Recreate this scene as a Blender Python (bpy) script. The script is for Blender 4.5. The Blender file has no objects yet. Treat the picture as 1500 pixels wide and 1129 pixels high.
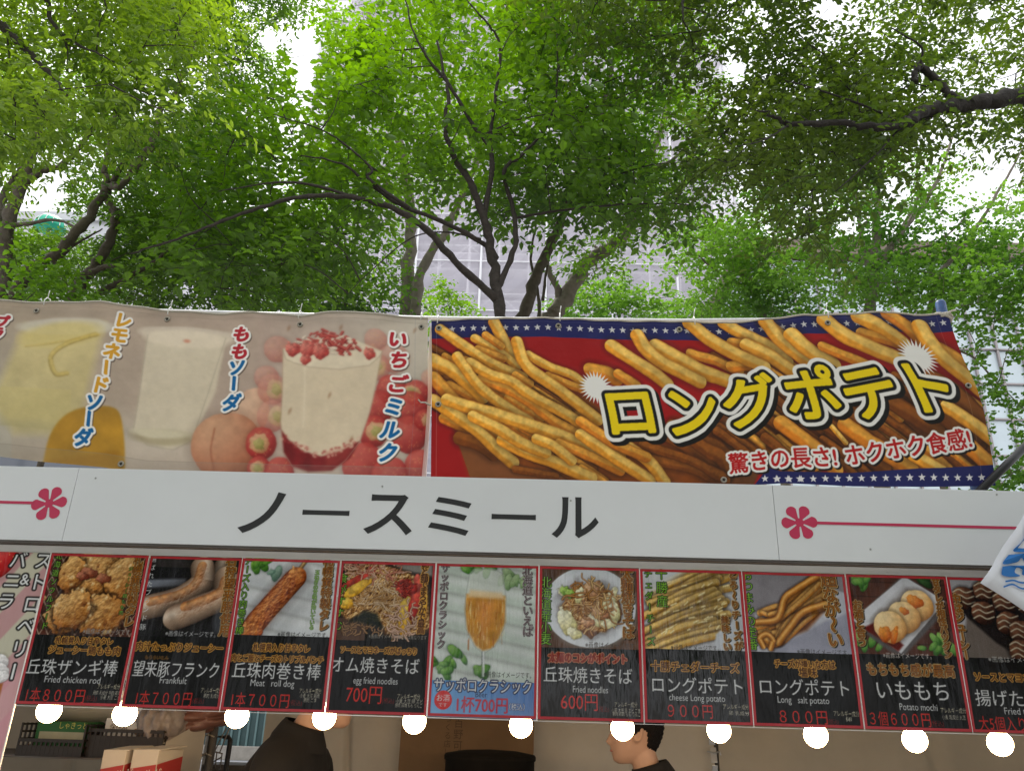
import bpy, bmesh, math, random
import numpy as np
from mathutils import Vector, Matrix
random.seed(7)
R = math.radians
scene = bpy.context.scene
COL = scene.collection

# ---------------------------------------------------------------- camera
CAM = np.array((0.0, 0.0, 1.6))
FPX = 1190.0                       # focal length in pixels of the 1500 px wide photograph
PITCH, ROLL, YAW = R(22.32), R(1.70), R(1.03)
def _yaw(v):
    c, s = math.cos(YAW), math.sin(YAW)
    return np.array((c*v[0]-s*v[1], s*v[0]+c*v[1], v[2]))
_cp, _sp, _cr, _sr = math.cos(PITCH), math.sin(PITCH), math.cos(ROLL), math.sin(ROLL)
RIGHT = _yaw((_cr, -_sp*_sr, _cp*_sr)); UP = _yaw((-_sr, -_sp*_cr, _cp*_cr)); FWD = _yaw((0, _cp, _sp))
cam = bpy.data.cameras.new('camera'); cam_o = bpy.data.objects.new('camera', cam); COL.objects.link(cam_o)
cam.sensor_width = 36; cam.lens = 36*FPX/1500; cam.clip_start = .05; cam.clip_end = 2000
M4 = Matrix.Identity(4)
for i in range(3):
    M4[i][0], M4[i][1], M4[i][2], M4[i][3] = RIGHT[i], UP[i], -FWD[i], CAM[i]
cam_o.matrix_world = M4
scene.camera = cam_o

# ---------------------------------------------------------------- sky, sun, exposure
SUN_EL, SUN_AZ = R(58), R(-25)     # high, behind the trees: azimuth measured from +Y towards +X
w = bpy.data.worlds.new('World'); scene.world = w; w.use_nodes = True
nt = w.node_tree; nt.nodes.clear()
def N(t, kind, **kw):
    n = t.nodes.new(kind)
    for k, v in kw.items(): setattr(n, k, v)
    return n
out = N(nt, 'ShaderNodeOutputWorld'); bg = N(nt, 'ShaderNodeBackground'); sky = N(nt, 'ShaderNodeTexSky')
sky.sky_type = 'NISHITA'; sky.sun_disc = False; sky.sun_elevation = SUN_EL; sky.sun_rotation = SUN_AZ
sky.air_density = 1; sky.dust_density = 3
# an even cloud deck lies over the sky: mix towards cloud white with soft noise
tc = N(nt, 'ShaderNodeTexCoord'); nz = N(nt, 'ShaderNodeTexNoise'); nz.inputs['Scale'].default_value = 2.2; nz.inputs['Detail'].default_value = 5
cr = N(nt, 'ShaderNodeValToRGB'); cr.color_ramp.elements[0].position = .3; cr.color_ramp.elements[1].position = .75
cr.color_ramp.elements[0].color = (8.6, 8.8, 9.2, 1); cr.color_ramp.elements[1].color = (10.6, 10.7, 10.9, 1)
mx = N(nt, 'ShaderNodeMixRGB'); mx.inputs[0].default_value = .9
nt.links.new(tc.outputs['Generated'], nz.inputs['Vector']); nt.links.new(nz.outputs['Fac'], cr.inputs[0])
nt.links.new(sky.outputs[0], mx.inputs[1]); nt.links.new(cr.outputs[0], mx.inputs[2])
nt.links.new(mx.outputs[0], bg.inputs[0]); bg.inputs[1].default_value = .1
nt.links.new(bg.outputs[0], out.inputs[0])
sl = bpy.data.lights.new('sun', 'SUN'); sl.energy = 4.2; sl.angle = R(14); sl.color = (1, .96, .88)
so = bpy.data.objects.new('sun', sl); COL.objects.link(so)
sd = Vector((math.sin(SUN_AZ)*math.cos(SUN_EL), math.cos(SUN_AZ)*math.cos(SUN_EL), math.sin(SUN_EL)))
so.rotation_euler = (-sd).to_track_quat('-Z', 'Y').to_euler(); so.location = (0, 0, 30)
scene.view_settings.view_transform = 'Standard'; scene.view_settings.look = 'None'
scene.view_settings.exposure = 0.9; scene.view_settings.gamma = 1
scene.render.engine = 'CYCLES'
cy = scene.cycles
cy.use_denoising = True; cy.max_bounces = 7; cy.diffuse_bounces = 4; cy.glossy_bounces = 3
cy.transmission_bounces = 5; cy.transparent_max_bounces = 8; cy.sample_clamp_indirect = 6

# ---------------------------------------------------------------- helpers: pixels, meshes, tags
def ray(x, y):
    d = RIGHT*((x-750)/FPX) + UP*(-(y-564.5)/FPX) + FWD
    return d/d[1]
def at(x, y, Y):
    """world point at depth Y seen at photo pixel (x, y): used to measure the photograph"""
    return CAM + ray(x, y)*Y
def tag(o, label=None, cat=None, group=None, kind=None):
    if label: o['label'] = label
    if cat: o['category'] = cat
    if group: o['group'] = group
    if kind: o['kind'] = kind
    return o
def thing(name, label, cat, loc=(0, 0, 0), group=None):
    o = bpy.data.objects.new(name, None); COL.objects.link(o); o.location = loc; o.empty_display_size = .1
    return tag(o, label, cat, group)
def link(name, me, mat=None, parent=None, smooth=False):
    o = bpy.data.objects.new(name, me); COL.objects.link(o)
    if mat:
        me.materials.clear()
        for m in (mat if isinstance(mat, (list, tuple)) else [mat]): me.materials.append(m)
    if parent:
        o.parent = parent
        if parent.type == 'EMPTY': o.matrix_parent_inverse = Matrix.Translation(-parent.location)   # meshes are written in world coordinates
    if smooth: me.shade_smooth()
    return o
def np_mesh(name, V, F):
    """V (n,3), F (m,k) arrays -> mesh, fast"""
    me = bpy.data.meshes.new(name); k = F.shape[1]
    me.vertices.add(len(V)); me.vertices.foreach_set('co', np.ascontiguousarray(V, np.float32).ravel())
    me.loops.add(F.size); me.loops.foreach_set('vertex_index', np.ascontiguousarray(F, np.int32).ravel())
    me.polygons.add(len(F)); me.polygons.foreach_set('loop_start', np.arange(0, F.size, k, dtype=np.int32))
    me.update(calc_edges=True); return me
class MB:
    """collects shapes into one mesh"""
    def __init__(s): s.v = []; s.f = []; s.m = []; s.mi = 0
    def add(s, V, F):
        b = len(s.v); s.v += [tuple(map(float, p)) for p in V]
        for f in F: s.f.append([i+b for i in f]); s.m.append(s.mi)
        return s
    def box(s, c, d, rz=0, M=None):
        x, y, z = d[0]/2, d[1]/2, d[2]/2
        V = [Vector(p) for p in ((-x,-y,-z),(x,-y,-z),(x,y,-z),(-x,y,-z),(-x,-y,z),(x,-y,z),(x,y,z),(-x,y,z))]
        T = Matrix.Translation(c) @ (M if M else Matrix.Rotation(rz, 4, 'Z'))
        return s.add([T @ p for p in V], [(0,3,2,1),(4,5,6,7),(0,1,5,4),(1,2,6,5),(2,3,7,6),(3,0,4,7)])
    def tube(s, pts, r, n=8, cap=True):
        P = [Vector(p) for p in pts]; k = len(P)
        rr = list(r) if hasattr(r, '__len__') else [r]*k
        V = []; F = []; up = None
        for i in range(k):
            t = (P[min(i+1, k-1)]-P[max(i-1, 0)])
            t = t.normalized() if t.length > 1e-9 else Vector((0, 0, 1))
            if up is None: up = t.orthogonal().normalized()
            else:
                up = up - t*up.dot(t); up = up.normalized() if up.length > 1e-6 else t.orthogonal().normalized()
            b = t.cross(up)
            for j in range(n):
                a = 2*math.pi*j/n; V.append(P[i]+(up*math.cos(a)+b*math.sin(a))*rr[i])
        for i in range(k-1):
            for j in range(n): F.append((i*n+j, i*n+(j+1) % n, (i+1)*n+(j+1) % n, (i+1)*n+j))
        if cap: F += [tuple(range(n-1, -1, -1)), tuple(range((k-1)*n, k*n))]
        return s.add(V, F)
    def lathe(s, c, prof, n=20):
        V = []; F = []; k = len(prof)
        for r, z in prof:
            for j in range(n):
                a = 2*math.pi*j/n; V.append((c[0]+r*math.cos(a), c[1]+r*math.sin(a), c[2]+z))
        for i in range(k-1):
            for j in range(n): F.append((i*n+j, i*n+(j+1) % n, (i+1)*n+(j+1) % n, (i+1)*n+j))
        F += [tuple(range(n-1, -1, -1)), tuple(range((k-1)*n, k*n))]
        return s.add(V, F)
    def prism(s, pts, y0, y1):
        """outline of (x, z) points extruded from y0 to y1"""
        n = len(pts)
        V = [(x, y0, z) for x, z in pts]+[(x, y1, z) for x, z in pts]
        F = [tuple(range(n)), tuple(range(2*n-1, n-1, -1))]+[(i, i+n, (i+1) % n+n, (i+1) % n) for i in range(n)]
        return s.add(V, F)
    def build(s, name, mat=None, parent=None, smooth=False, bevel=0):
        me = bpy.data.meshes.new(name); me.from_pydata(s.v, [], s.f)
        o = link(name, me, mat, parent, smooth)
        if isinstance(mat, (list, tuple)): me.polygons.foreach_set('material_index', s.m)
        bm = bmesh.new(); bm.from_mesh(me); bmesh.ops.recalc_face_normals(bm, faces=bm.faces)
        if bevel: bmesh.ops.bevel(bm, geom=list(bm.edges), offset=bevel, segments=2, affect='EDGES', profile=.6)
        bm.to_mesh(me); bm.free()
        return o

# ---------------------------------------------------------------- materials
def mat(name, col, rough=.6, metal=0, noise=0, nscale=20, bump=0, bscale=60, spec=.5, col2=None, emit=None, estr=0, coat=0):
    m = bpy.data.materials.new(name); m.use_nodes = True; t = m.node_tree; b = t.nodes['Principled BSDF']
    b.inputs['Base Color'].default_value = (*col, 1); b.inputs['Roughness'].default_value = rough; b.inputs['Metallic'].default_value = metal
    b.inputs['Specular IOR Level'].default_value = spec; b.inputs['Coat Weight'].default_value = coat
    c = N(t, 'ShaderNodeTexCoord')
    if noise or col2:
        n = N(t, 'ShaderNodeTexNoise'); n.inputs['Scale'].default_value = nscale; n.inputs['Detail'].default_value = 6; n.inputs['Roughness'].default_value = .65
        r = N(t, 'ShaderNodeValToRGB'); r.color_ramp.elements[0].position = .3; r.color_ramp.elements[1].position = .72
        c2 = col2 or tuple(min(1, x*(1-noise)) for x in col)
        r.color_ramp.elements[0].color = (*c2, 1); r.color_ramp.elements[1].color = (*col, 1)
        t.links.new(c.outputs['Object'], n.inputs['Vector']); t.links.new(n.outputs['Fac'], r.inputs[0]); t.links.new(r.outputs[0], b.inputs['Base Color'])
    if bump:
        n2 = N(t, 'ShaderNodeTexNoise'); n2.inputs['Scale'].default_value = bscale; n2.inputs['Detail'].default_value = 4
        bp = N(t, 'ShaderNodeBump'); bp.inputs['Strength'].default_value = bump; bp.inputs['Distance'].default_value = .02
        t.links.new(c.outputs['Object'], n2.inputs['Vector']); t.links.new(n2.outputs['Fac'], bp.inputs['Height']); t.links.new(bp.outputs[0], b.inputs['Normal'])
    if emit:
        b.inputs['Emission Color'].default_value = (*emit, 1); b.inputs['Emission Strength'].default_value = estr
    return m
def ink_mat(name, rough, bump, bscale, spec=.5, stretch=(1, 1, 1), trans=0):
    """printed sheet: colours come from the print stored on the mesh"""
    m = bpy.data.materials.new(name); m.use_nodes = True; t = m.node_tree; b = t.nodes['Principled BSDF']
    a = N(t, 'ShaderNodeAttribute'); a.attribute_name = 'ink'
    t.links.new(a.outputs['Color'], b.inputs['Base Color']); b.inputs['Roughness'].default_value = rough; b.inputs['Specular IOR Level'].default_value = spec
    c = N(t, 'ShaderNodeTexCoord'); mp = N(t, 'ShaderNodeMapping'); mp.inputs['Scale'].default_value = stretch
    n2 = N(t, 'ShaderNodeTexNoise'); n2.inputs['Scale'].default_value = bscale; n2.inputs['Detail'].default_value = 3
    bp = N(t, 'ShaderNodeBump'); bp.inputs['Strength'].default_value = bump; bp.inputs['Distance'].default_value = .01
    t.links.new(c.outputs['Object'], mp.inputs[0]); t.links.new(mp.outputs[0], n2.inputs['Vector']); t.links.new(n2.outputs['Fac'], bp.inputs['Height']); t.links.new(bp.outputs[0], b.inputs['Normal'])
    if trans:
        tr = N(t, 'ShaderNodeBsdfTranslucent'); ms = N(t, 'ShaderNodeMixShader'); ms.inputs[0].default_value = trans
        t.links.new(a.outputs['Color'], tr.inputs[0]); t.links.new(b.outputs[0], ms.inputs[1]); t.links.new(tr.outputs[0], ms.inputs[2])
        t.links.new(ms.outputs[0], t.nodes['Material Output'].inputs[0])
    return m
def leaf_mat(name, dark, light, trans=.45):
    m = bpy.data.materials.new(name); m.use_nodes = True; t = m.node_tree; t.nodes.clear()
    o = N(t, 'ShaderNodeOutputMaterial'); a = N(t, 'ShaderNodeAttribute'); a.attribute_name = 'leaf_tone'
    r = N(t, 'ShaderNodeValToRGB'); r.color_ramp.elements[0].color = (*dark, 1); r.color_ramp.elements[1].color = (*light, 1)
    d = N(t, 'ShaderNodeBsdfDiffuse'); tr = N(t, 'ShaderNodeBsdfTranslucent'); g = N(t, 'ShaderNodeBsdfGlossy'); g.inputs['Roughness'].default_value = .42
    hs = N(t, 'ShaderNodeHueSaturation'); hs.inputs['Hue'].default_value = .494; hs.inputs['Value'].default_value = 1.9; hs.inputs['Saturation'].default_value = 1.08
    m1 = N(t, 'ShaderNodeMixShader'); m1.inputs[0].default_value = trans; m2 = N(t, 'ShaderNodeMixShader'); m2.inputs[0].default_value = .05
    L = t.links.new
    L(a.outputs['Fac'], r.inputs[0]); L(r.outputs[0], d.inputs[0]); L(r.outputs[0], hs.inputs['Color']); L(hs.outputs[0], tr.inputs[0])
    L(d.outputs[0], m1.inputs[1]); L(tr.outputs[0], m1.inputs[2]); L(m1.outputs[0], m2.inputs[1]); L(g.outputs[0], m2.inputs[2]); L(m2.outputs[0], o.inputs[0])
    return m
MT = dict(
    sign_white=mat('sign_white', (.70, .715, .73), .45, noise=.06, nscale=3, bump=.04, bscale=8),
    white_paint=mat('white_paint', (.80, .79, .77), .5, noise=.12, nscale=9),
    dark_trim=mat('dark_trim', (.10, .085, .075), .6, noise=.3, nscale=14),
    black=mat('black', (.012, .012, .013), .5),
    ink_black=mat('ink_black', (.018, .018, .02), .5),
    pink=mat('pink', (.50, .025, .085), .5),
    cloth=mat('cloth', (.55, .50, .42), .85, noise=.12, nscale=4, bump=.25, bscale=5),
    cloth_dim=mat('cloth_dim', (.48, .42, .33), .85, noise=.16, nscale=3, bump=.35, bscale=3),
    tarp=mat('tarp', (.62, .60, .56), .8, noise=.1, nscale=3),
    steel=mat('steel', (.45, .45, .44), .45, .8, noise=.25, nscale=40),
    grommet=mat('grommet', (.30, .27, .22), .35, .9),
    blue_plastic=mat('blue_plastic', (.03, .09, .26), .5, noise=.3, nscale=50),
    rope=mat('rope', (.55, .50, .42), .9, noise=.3, nscale=200),
    tie=mat('tie', (.75, .75, .72), .5),
    bulb=mat('bulb', (.9, .85, .75), .3, emit=(1, .66, .32), estr=28),
    socket=mat('socket', (.03, .03, .03), .5),
    sleeve=mat('sleeve', (.78, .74, .72), .18, spec=.7),
    red_frame=mat('red_frame', (.40, .010, .018), .3, noise=.12, nscale=25, bump=.1, bscale=40),
    cardboard=mat('cardboard', (.21, .125, .06), .85, noise=.18, nscale=6, bump=.1, bscale=30),
    carton=mat('carton', (.62, .54, .43), .7, noise=.1, nscale=8),
    carton_red=mat('carton_red', (.42, .035, .03), .6, noise=.1, nscale=12),
    crate=mat('crate', (.035, .028, .024), .5, noise=.3, nscale=30),
    green_pack=mat('green_pack', (.02, .14, .03), .5, noise=.2, nscale=20),
    pack_pale=mat('pack_pale', (.45, .45, .33), .6, noise=.2, nscale=20),
    poly_bag=mat('poly_bag', (.36, .31, .29), .3, noise=.4, nscale=9, bump=.6, bscale=18),
    meat_bag=mat('meat_bag', (.28, .13, .10), .35, noise=.5, nscale=10, bump=.5, bscale=16),
    onion=mat('onion', (.42, .22, .06), .5, noise=.3, nscale=20),
    wire=mat('wire', (.22, .20, .19), .4, .7),
    skin=mat('skin', (.47, .28, .19), .5, noise=.08, nscale=30),
    hair=mat('hair', (.010, .008, .008), .7, noise=.4, nscale=90, bump=.5, bscale=160, spec=.15),
    shirt=mat('shirt', (.007, .006, .006), .9, bump=.3, bscale=10),
    trousers=mat('trousers', (.02, .022, .03), .9),
    shoe=mat('shoe', (.03, .03, .03), .6),
    eye=mat('eye', (.7, .68, .66), .2), iris=mat('iris', (.02, .012, .01), .2), lip=mat('lip', (.36, .14, .11), .5),
    bark_black=mat('bark_black', (.034, .027, .023), .9, noise=.5, nscale=14, bump=.9, bscale=26),
    bark_dark=mat('bark_dark', (.055, .043, .036), .9, noise=.5, nscale=14, bump=.9, bscale=26),
    bark_brown=mat('bark_brown', (.115, .090, .068), .9, noise=.5, nscale=10, bump=.9, bscale=22),
    bark_grey=mat('bark_grey', (.24, .20, .165), .9, noise=.45, nscale=9, bump=.8, bscale=18),
    concrete=mat('concrete', (.30, .30, .31), .85, noise=.15, nscale=.4),
    tower_wall=mat('tower_wall', (.34, .33, .36), .85, noise=.2, nscale=.3),
    tower_glass=mat('tower_glass', (.10, .11, .13), .2),
    pipe=mat('pipe', (.80, .80, .82), .5, 0),
    pale_wall=mat('pale_wall', (.55, .55, .58), .8, noise=.12, nscale=.3),
    brown_cornice=mat('brown_cornice', (.22, .17, .14), .7, noise=.2, nscale=.6),
    curtain_glass=mat('curtain_glass', (.55, .64, .68), .12, spec=.8, noise=.2, nscale=.25),
    mullion=mat('mullion', (.30, .27, .27), .5, .3),
    teal=mat('teal', (.02, .42, .26), .5),
    paving=mat('paving', (.22, .21, .20), .9, noise=.25, nscale=1.5, bump=.3, bscale=9),
    asphalt=mat('asphalt', (.25, .25, .265), .9, noise=.15, nscale=2),
    line_white=mat('line_white', (.7, .7, .7), .8),
    kerb=mat('kerb', (.33, .30, .26), .9, noise=.35, nscale=3),
    fence_green=mat('fence_green', (.035, .075, .075), .6, noise=.2, nscale=3),
    fence_rib=mat('fence_rib', (.10, .17, .17), .5),
    frame_grey=mat('frame_grey', (.13, .12, .11), .5, .4, noise=.3, nscale=30),
    flag_white=mat('flag_white', (.66, .67, .72), .85),
    flag_blue=mat('flag_blue', (.015, .14, .42), .8),
    strap=mat('strap', (.55, .55, .55), .35, .8),
)
def net_mat():
    m = bpy.data.materials.new('scaffold_net'); m.use_nodes = True; t = m.node_tree; b = t.nodes['Principled BSDF']
    b.inputs['Base Color'].default_value = (.74, .70, .78, 1); b.inputs['Roughness'].default_value = .9
    tr = N(t, 'ShaderNodeBsdfTransparent'); ms = N(t, 'ShaderNodeMixShader'); tc = N(t, 'ShaderNodeTexCoord'); n = N(t, 'ShaderNodeTexNoise')
    n.inputs['Scale'].default_value = .35; n.inputs['Detail'].default_value = 4
    mr = N(t, 'ShaderNodeMapRange'); mr.inputs[3].default_value = .36; mr.inputs[4].default_value = .58
    t.links.new(tc.outputs['Object'], n.inputs['Vector']); t.links.new(n.outputs['Fac'], mr.inputs[0]); t.links.new(mr.outputs[0], ms.inputs[0])
    t.links.new(tr.outputs[0], ms.inputs[1]); t.links.new(b.outputs[0], ms.inputs[2]); t.links.new(ms.outputs[0], t.nodes['Material Output'].inputs[0])
    return m
MT['net'] = net_mat()
MT['ink_poster'] = ink_mat('ink_poster', .22, .3, 14, .22, (3, 1, .55))
MT['ink_wrinkled'] = ink_mat('ink_wrinkled', .14, .9, 9, .42, (5, 1, .5))
MT['ink_banner'] = ink_mat('ink_banner', .6, .55, 11, .3, (1, 1, 1), .12)

# ---------------------------------------------------------------- print shop: pictures and lettering painted as arrays, stored on dense meshes
_gl = {}
def glyph(s, off=0):
    """triangles (n,3,2) of a string in em units"""
    if (s, off) in _gl: return _gl[s, off]
    c = bpy.data.curves.new('t', 'FONT'); c.body = s; c.resolution_u = 4 if off else 3; c.offset = off
    o = bpy.data.objects.new('t', c); COL.objects.link(o); bpy.context.view_layer.update()
    me = bpy.data.meshes.new_from_object(o.evaluated_get(bpy.context.evaluated_depsgraph_get()))
    me.calc_loop_triangles()
    V = np.zeros(len(me.vertices)*3, np.float32); me.vertices.foreach_get('co', V)
    T = np.zeros(len(me.loop_triangles)*3, np.int32); me.loop_triangles.foreach_get('vertices', T)
    r = V.reshape(-1, 3)[:, :2][T.reshape(-1, 3)].astype(float)
    bpy.data.objects.remove(o); bpy.data.curves.remove(c); bpy.data.meshes.remove(me)
    _gl[s, off] = r; return r
def vnoise(h, w, cell, seed):
    g = np.random.default_rng(seed); gh, gw = int(h/cell)+3, int(w/cell)+3
    A = g.random((gh, gw)); y = np.arange(h)/cell; x = np.arange(w)/cell
    yi, xi = y.astype(int), x.astype(int); fy, fx = y-yi, x-xi
    fy = (fy*fy*(3-2*fy))[:, None]; fx = (fx*fx*(3-2*fx))[None]
    a = A[yi][:, xi]; b = A[yi][:, xi+1]; c = A[yi+1][:, xi]; d = A[yi+1][:, xi+1]
    return (a*(1-fx)+b*fx)*(1-fy)+(c*(1-fx)+d*fx)*fy
def fbm(h, w, cell, seed, oct=4):
    r = 0; a = 1; s = 0
    for k in range(oct):
        if cell < 1: break
        r = r+a*vnoise(h, w, cell, seed+k); s += a; a *= .55; cell /= 2
    return r/s
def smooth(pts, per=6):
    P = np.array(pts, float)
    if len(P) < 3: return P
    Q = np.vstack([2*P[0]-P[1], P, 2*P[-1]-P[-2]]); o = []
    for i in range(1, len(Q)-2):
        t = np.linspace(0, 1, per, endpoint=False)[:, None]; a, b, c, d = Q[i-1], Q[i], Q[i+1], Q[i+2]
        o.append(.5*((2*b)+(c-a)*t+(2*a-5*b+4*c-d)*t**2+(3*b-a-3*c+d)*t**3))
    return np.vstack(o+[P[-1:]])
def shift(a, dy, dx):
    r = np.zeros_like(a); H, W = a.shape
    r[max(dy,0):H+min(dy,0), max(dx,0):W+min(dx,0)] = a[max(-dy,0):H+min(-dy,0), max(-dx,0):W+min(-dx,0)]
    return r
def dilate(m, r):
    if r < -.05: return 1-dilate(1-m, -r)
    if r <= .05: return m
    R_ = int(math.ceil(r)); o = m.copy()
    for dy in range(-R_, R_+1):
        for dx in range(-R_, R_+1):
            d = math.hypot(dx, dy); k = min(1, max(0, r-d+.5))
            if k > 0 and (dx or dy): np.maximum(o, shift(m, dy, dx)*k, out=o)
    return o
class Canvas:
    def __init__(s, w, h, res, base=(.5, .5, .5)):
        s.w, s.h, s.res = w, h, res; s.W, s.H = int(w*res), int(h*res)
        s.a = np.zeros((s.H, s.W, 3)); s.a[:] = base
        s.x = (np.arange(s.W)+.5)/res; s.y = (np.arange(s.H)+.5)/res
    def sl(s, x0, y0, x1, y1):
        r = s.res; X0, X1 = max(0, int(x0*r)), min(s.W, int(x1*r)+2); Y0, Y1 = max(0, int(y0*r)), min(s.H, int(y1*r)+2)
        if X1 <= X0 or Y1 <= Y0: return None
        return (slice(Y0, Y1), slice(X0, X1))
    def grid(s, q): return np.meshgrid(s.x[q[1]], s.y[q[0]])
    def blend(s, q, m, col):
        m = np.clip(m, 0, 1)[..., None]; c = np.asarray(col, float)
        s.a[q] = s.a[q]*(1-m)+c*m
    def rect(s, x0, y0, x1, y1, col, a=1, nz=0, seed=0, cell=2):
        q = s.sl(x0, y0, x1-1/s.res, y1-1/s.res)
        if not q: return
        sh = s.a[q].shape[:2]; c = np.asarray(col, float)
        if nz: c = c*(1+nz*(fbm(*sh, cell*s.res, seed)-.5))[..., None]
        s.blend(q, np.full(sh, float(a)), c)
    def grad(s, x0, y0, x1, y1, c0, c1, vert=True, a=1):
        q = s.sl(x0, y0, x1, y1)
        X, Y = s.grid(q); t = np.clip((Y-y0)/(y1-y0) if vert else (X-x0)/(x1-x0), 0, 1)[..., None]
        s.blend(q, np.full(X.shape, float(a)), np.asarray(c0)*(1-t)+np.asarray(c1)*t)
    def polymask(s, pts, soft=0):
        P = np.array(pts, float); b = soft+.2; q = s.sl(P[:,0].min()-b, P[:,1].min()-b, P[:,0].max()+b, P[:,1].max()+b)
        if not q: return None, None
        X, Y = s.grid(q); D = np.full(X.shape, 1e9); ins = np.zeros(X.shape, bool); n = len(P)
        for i in range(n):
            a, c = P[i], P[(i+1) % n]; e = c-a; L = e@e+1e-12
            t = np.clip(((X-a[0])*e[0]+(Y-a[1])*e[1])/L, 0, 1)
            D = np.minimum(D, np.hypot(X-a[0]-t*e[0], Y-a[1]-t*e[1]))
            if a[1] != c[1]:
                cond = ((a[1] > Y) != (c[1] > Y)) & (X < (c[0]-a[0])*(Y-a[1])/(c[1]-a[1])+a[0]); ins ^= cond
        sd = np.where(ins, D, -D); k = max(soft, .5/s.res)
        return q, np.clip(sd/(2*k)+.5, 0, 1)
    def poly(s, pts, col, a=1, soft=0, nz=0, seed=0, cell=2):
        q, m = s.polymask(pts, soft)
        if q is None: return
        c = np.asarray(col, float)
        if nz: c = c*(1+nz*(fbm(*m.shape, cell*s.res, seed)-.5))[..., None]
        s.blend(q, m*a, c)
    def tube(s, pts, w, cols, nz=.15, halo=.45, seed=0, a=1, hs=-.3, taper=0, matte=False):
        P = smooth(pts); w1 = w; b = w*1.1+.3
        q = s.sl(P[:,0].min()-b, P[:,1].min()-b, P[:,0].max()+b, P[:,1].max()+b)
        if not q: return
        X, Y = s.grid(q); D = np.full(X.shape, 1e9); S = np.zeros(X.shape); T = np.zeros(X.shape); n = len(P)-1
        for i in range(n):
            e = P[i+1]-P[i]; L = math.hypot(*e)+1e-9; ux, uy = e/L
            if ux < 0 or (ux == 0 and uy > 0): nx, ny = uy, -ux
            else: nx, ny = -uy, ux              # side pointing down the picture
            t = np.clip(((X-P[i,0])*ux+(Y-P[i,1])*uy)/L, 0, 1)
            dx, dy = X-P[i,0]-t*e[0], Y-P[i,1]-t*e[1]; d = np.hypot(dx, dy); k = d < D
            D[k] = d[k]; S[k] = (dx*nx+dy*ny)[k]; T[k] = ((i+t)/n)[k]
        hw = w/2*(1-taper*T)*(1+.11*(fbm(*X.shape, max(2, w*s.res*.9), seed+5)-.5)*2)
        if halo: s.blend(q, halo*np.clip(1-(D-hw)/(w*.4), 0, 1), np.asarray(cols[0])*.25)
        m = np.clip((hw-D)*s.res+.5, 0, 1)*a
        r = np.clip(S/np.maximum(hw, 1e-6), -1, 1); body = np.sqrt(np.clip(1-r*r, 0, 1)); hl = np.exp(-((r-hs)/.38)**2)
        c = np.asarray(cols[0])*(1-body[..., None])+np.asarray(cols[1])*body[..., None]
        c = c*(1-.75*hl[..., None])+np.asarray(cols[2])*.75*hl[..., None]
        c = c*(1-.28*np.clip(r, 0, 1)[..., None])
        if matte:   # flat sided chip: pale upper face, golden lower face, browned edges and flecks
            f1 = fbm(*X.shape, max(2, w*s.res*1.1), seed+1)-.5; f2 = fbm(*X.shape, max(1.5, w*s.res*.28), seed+2, 2)-.5; e = r+.5*f1
            k = np.clip((.15-e)/.35+.5, 0, 1)[..., None]; ed = np.clip((np.abs(r)-.72)/.28, 0, 1)[..., None]
            c = np.asarray(cols[1])*(1-k)+(np.asarray(cols[1])*.35+np.asarray(cols[2])*.65)*k; c = c*(1-.62*ed)+np.asarray(cols[0])*.62*ed
            c = c*(1+.20*f2)[..., None]; c = c*(1-.22*np.clip(T*1.3-.3, 0, 1))[..., None]
        if nz: c = c*(1+nz*2*(fbm(*X.shape, max(2, w*s.res*.5), seed)-.5))[..., None]
        s.blend(q, m, c)
    def blob(s, cx, cy, rx, ry, cols, rot=0, nz=.2, halo=.4, seed=0, a=1, rough=.12, cell=None):
        b = max(rx, ry)*1.35; q = s.sl(cx-b, cy-b, cx+b, cy+b)
        if not q: return
        X, Y = s.grid(q); c_, s_ = math.cos(rot), math.sin(rot)
        u = ((X-cx)*c_+(Y-cy)*s_)/rx; v = (-(X-cx)*s_+(Y-cy)*c_)/ry
        cell = cell or max(rx, ry)*.45
        f = fbm(*X.shape, max(2, cell*s.res), seed)-.5; r = np.hypot(u, v)*(1+rough*2*f)
        if halo: s.blend(q, halo*np.clip(1-(r-1)/.28, 0, 1), np.asarray(cols[0])*.3)
        m = np.clip((1-r)*min(rx, ry)*s.res+.5, 0, 1)*a
        z = np.sqrt(np.clip(1-r*r, 0, 1)); li = np.clip(.35*z-.45*((Y-cy)/b)-.35*((X-cx)/b)+.42, 0, 1)[..., None]
        c = np.where(li < .5, np.asarray(cols[0])*(1-li*2)+np.asarray(cols[1])*li*2, np.asarray(cols[1])*(2-li*2)+np.asarray(cols[2])*(li*2-1))
        f2 = fbm(*X.shape, max(2, cell*s.res*.5), seed+9)-.5
        s.blend(q, m, c*(1+nz*2*f2)[..., None])
    def crust(s, pts, cols, cell, seed, soft=.25, k=5.0, halo=.5, a=1):
        """crisp, bumpy food surface inside an outline"""
        q, m = s.polymask(pts, soft)
        if q is None: return
        if halo:
            q2, m2 = s.polymask(pts, 1.2)
            s.blend(q2, m2*halo, np.asarray(cols[0])*.4)
        h1 = 1-np.abs(2*fbm(*m.shape, cell*s.res, seed, 5)-1); h = h1*.75+.5*fbm(*m.shape, max(2, cell*s.res*.35), seed+3, 3)
        gy, gx = np.gradient(h); li = np.clip(.42+k*(gx*.6+gy)*cell*s.res*.10+.55*(h-.75), 0, 1)[..., None]
        c = np.where(li < .5, np.asarray(cols[0])*(1-li*2)+np.asarray(cols[1])*li*2, np.asarray(cols[1])*(2-li*2)+np.asarray(cols[2])*(li*2-1))
        s.blend(q, m*a, c)
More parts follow.
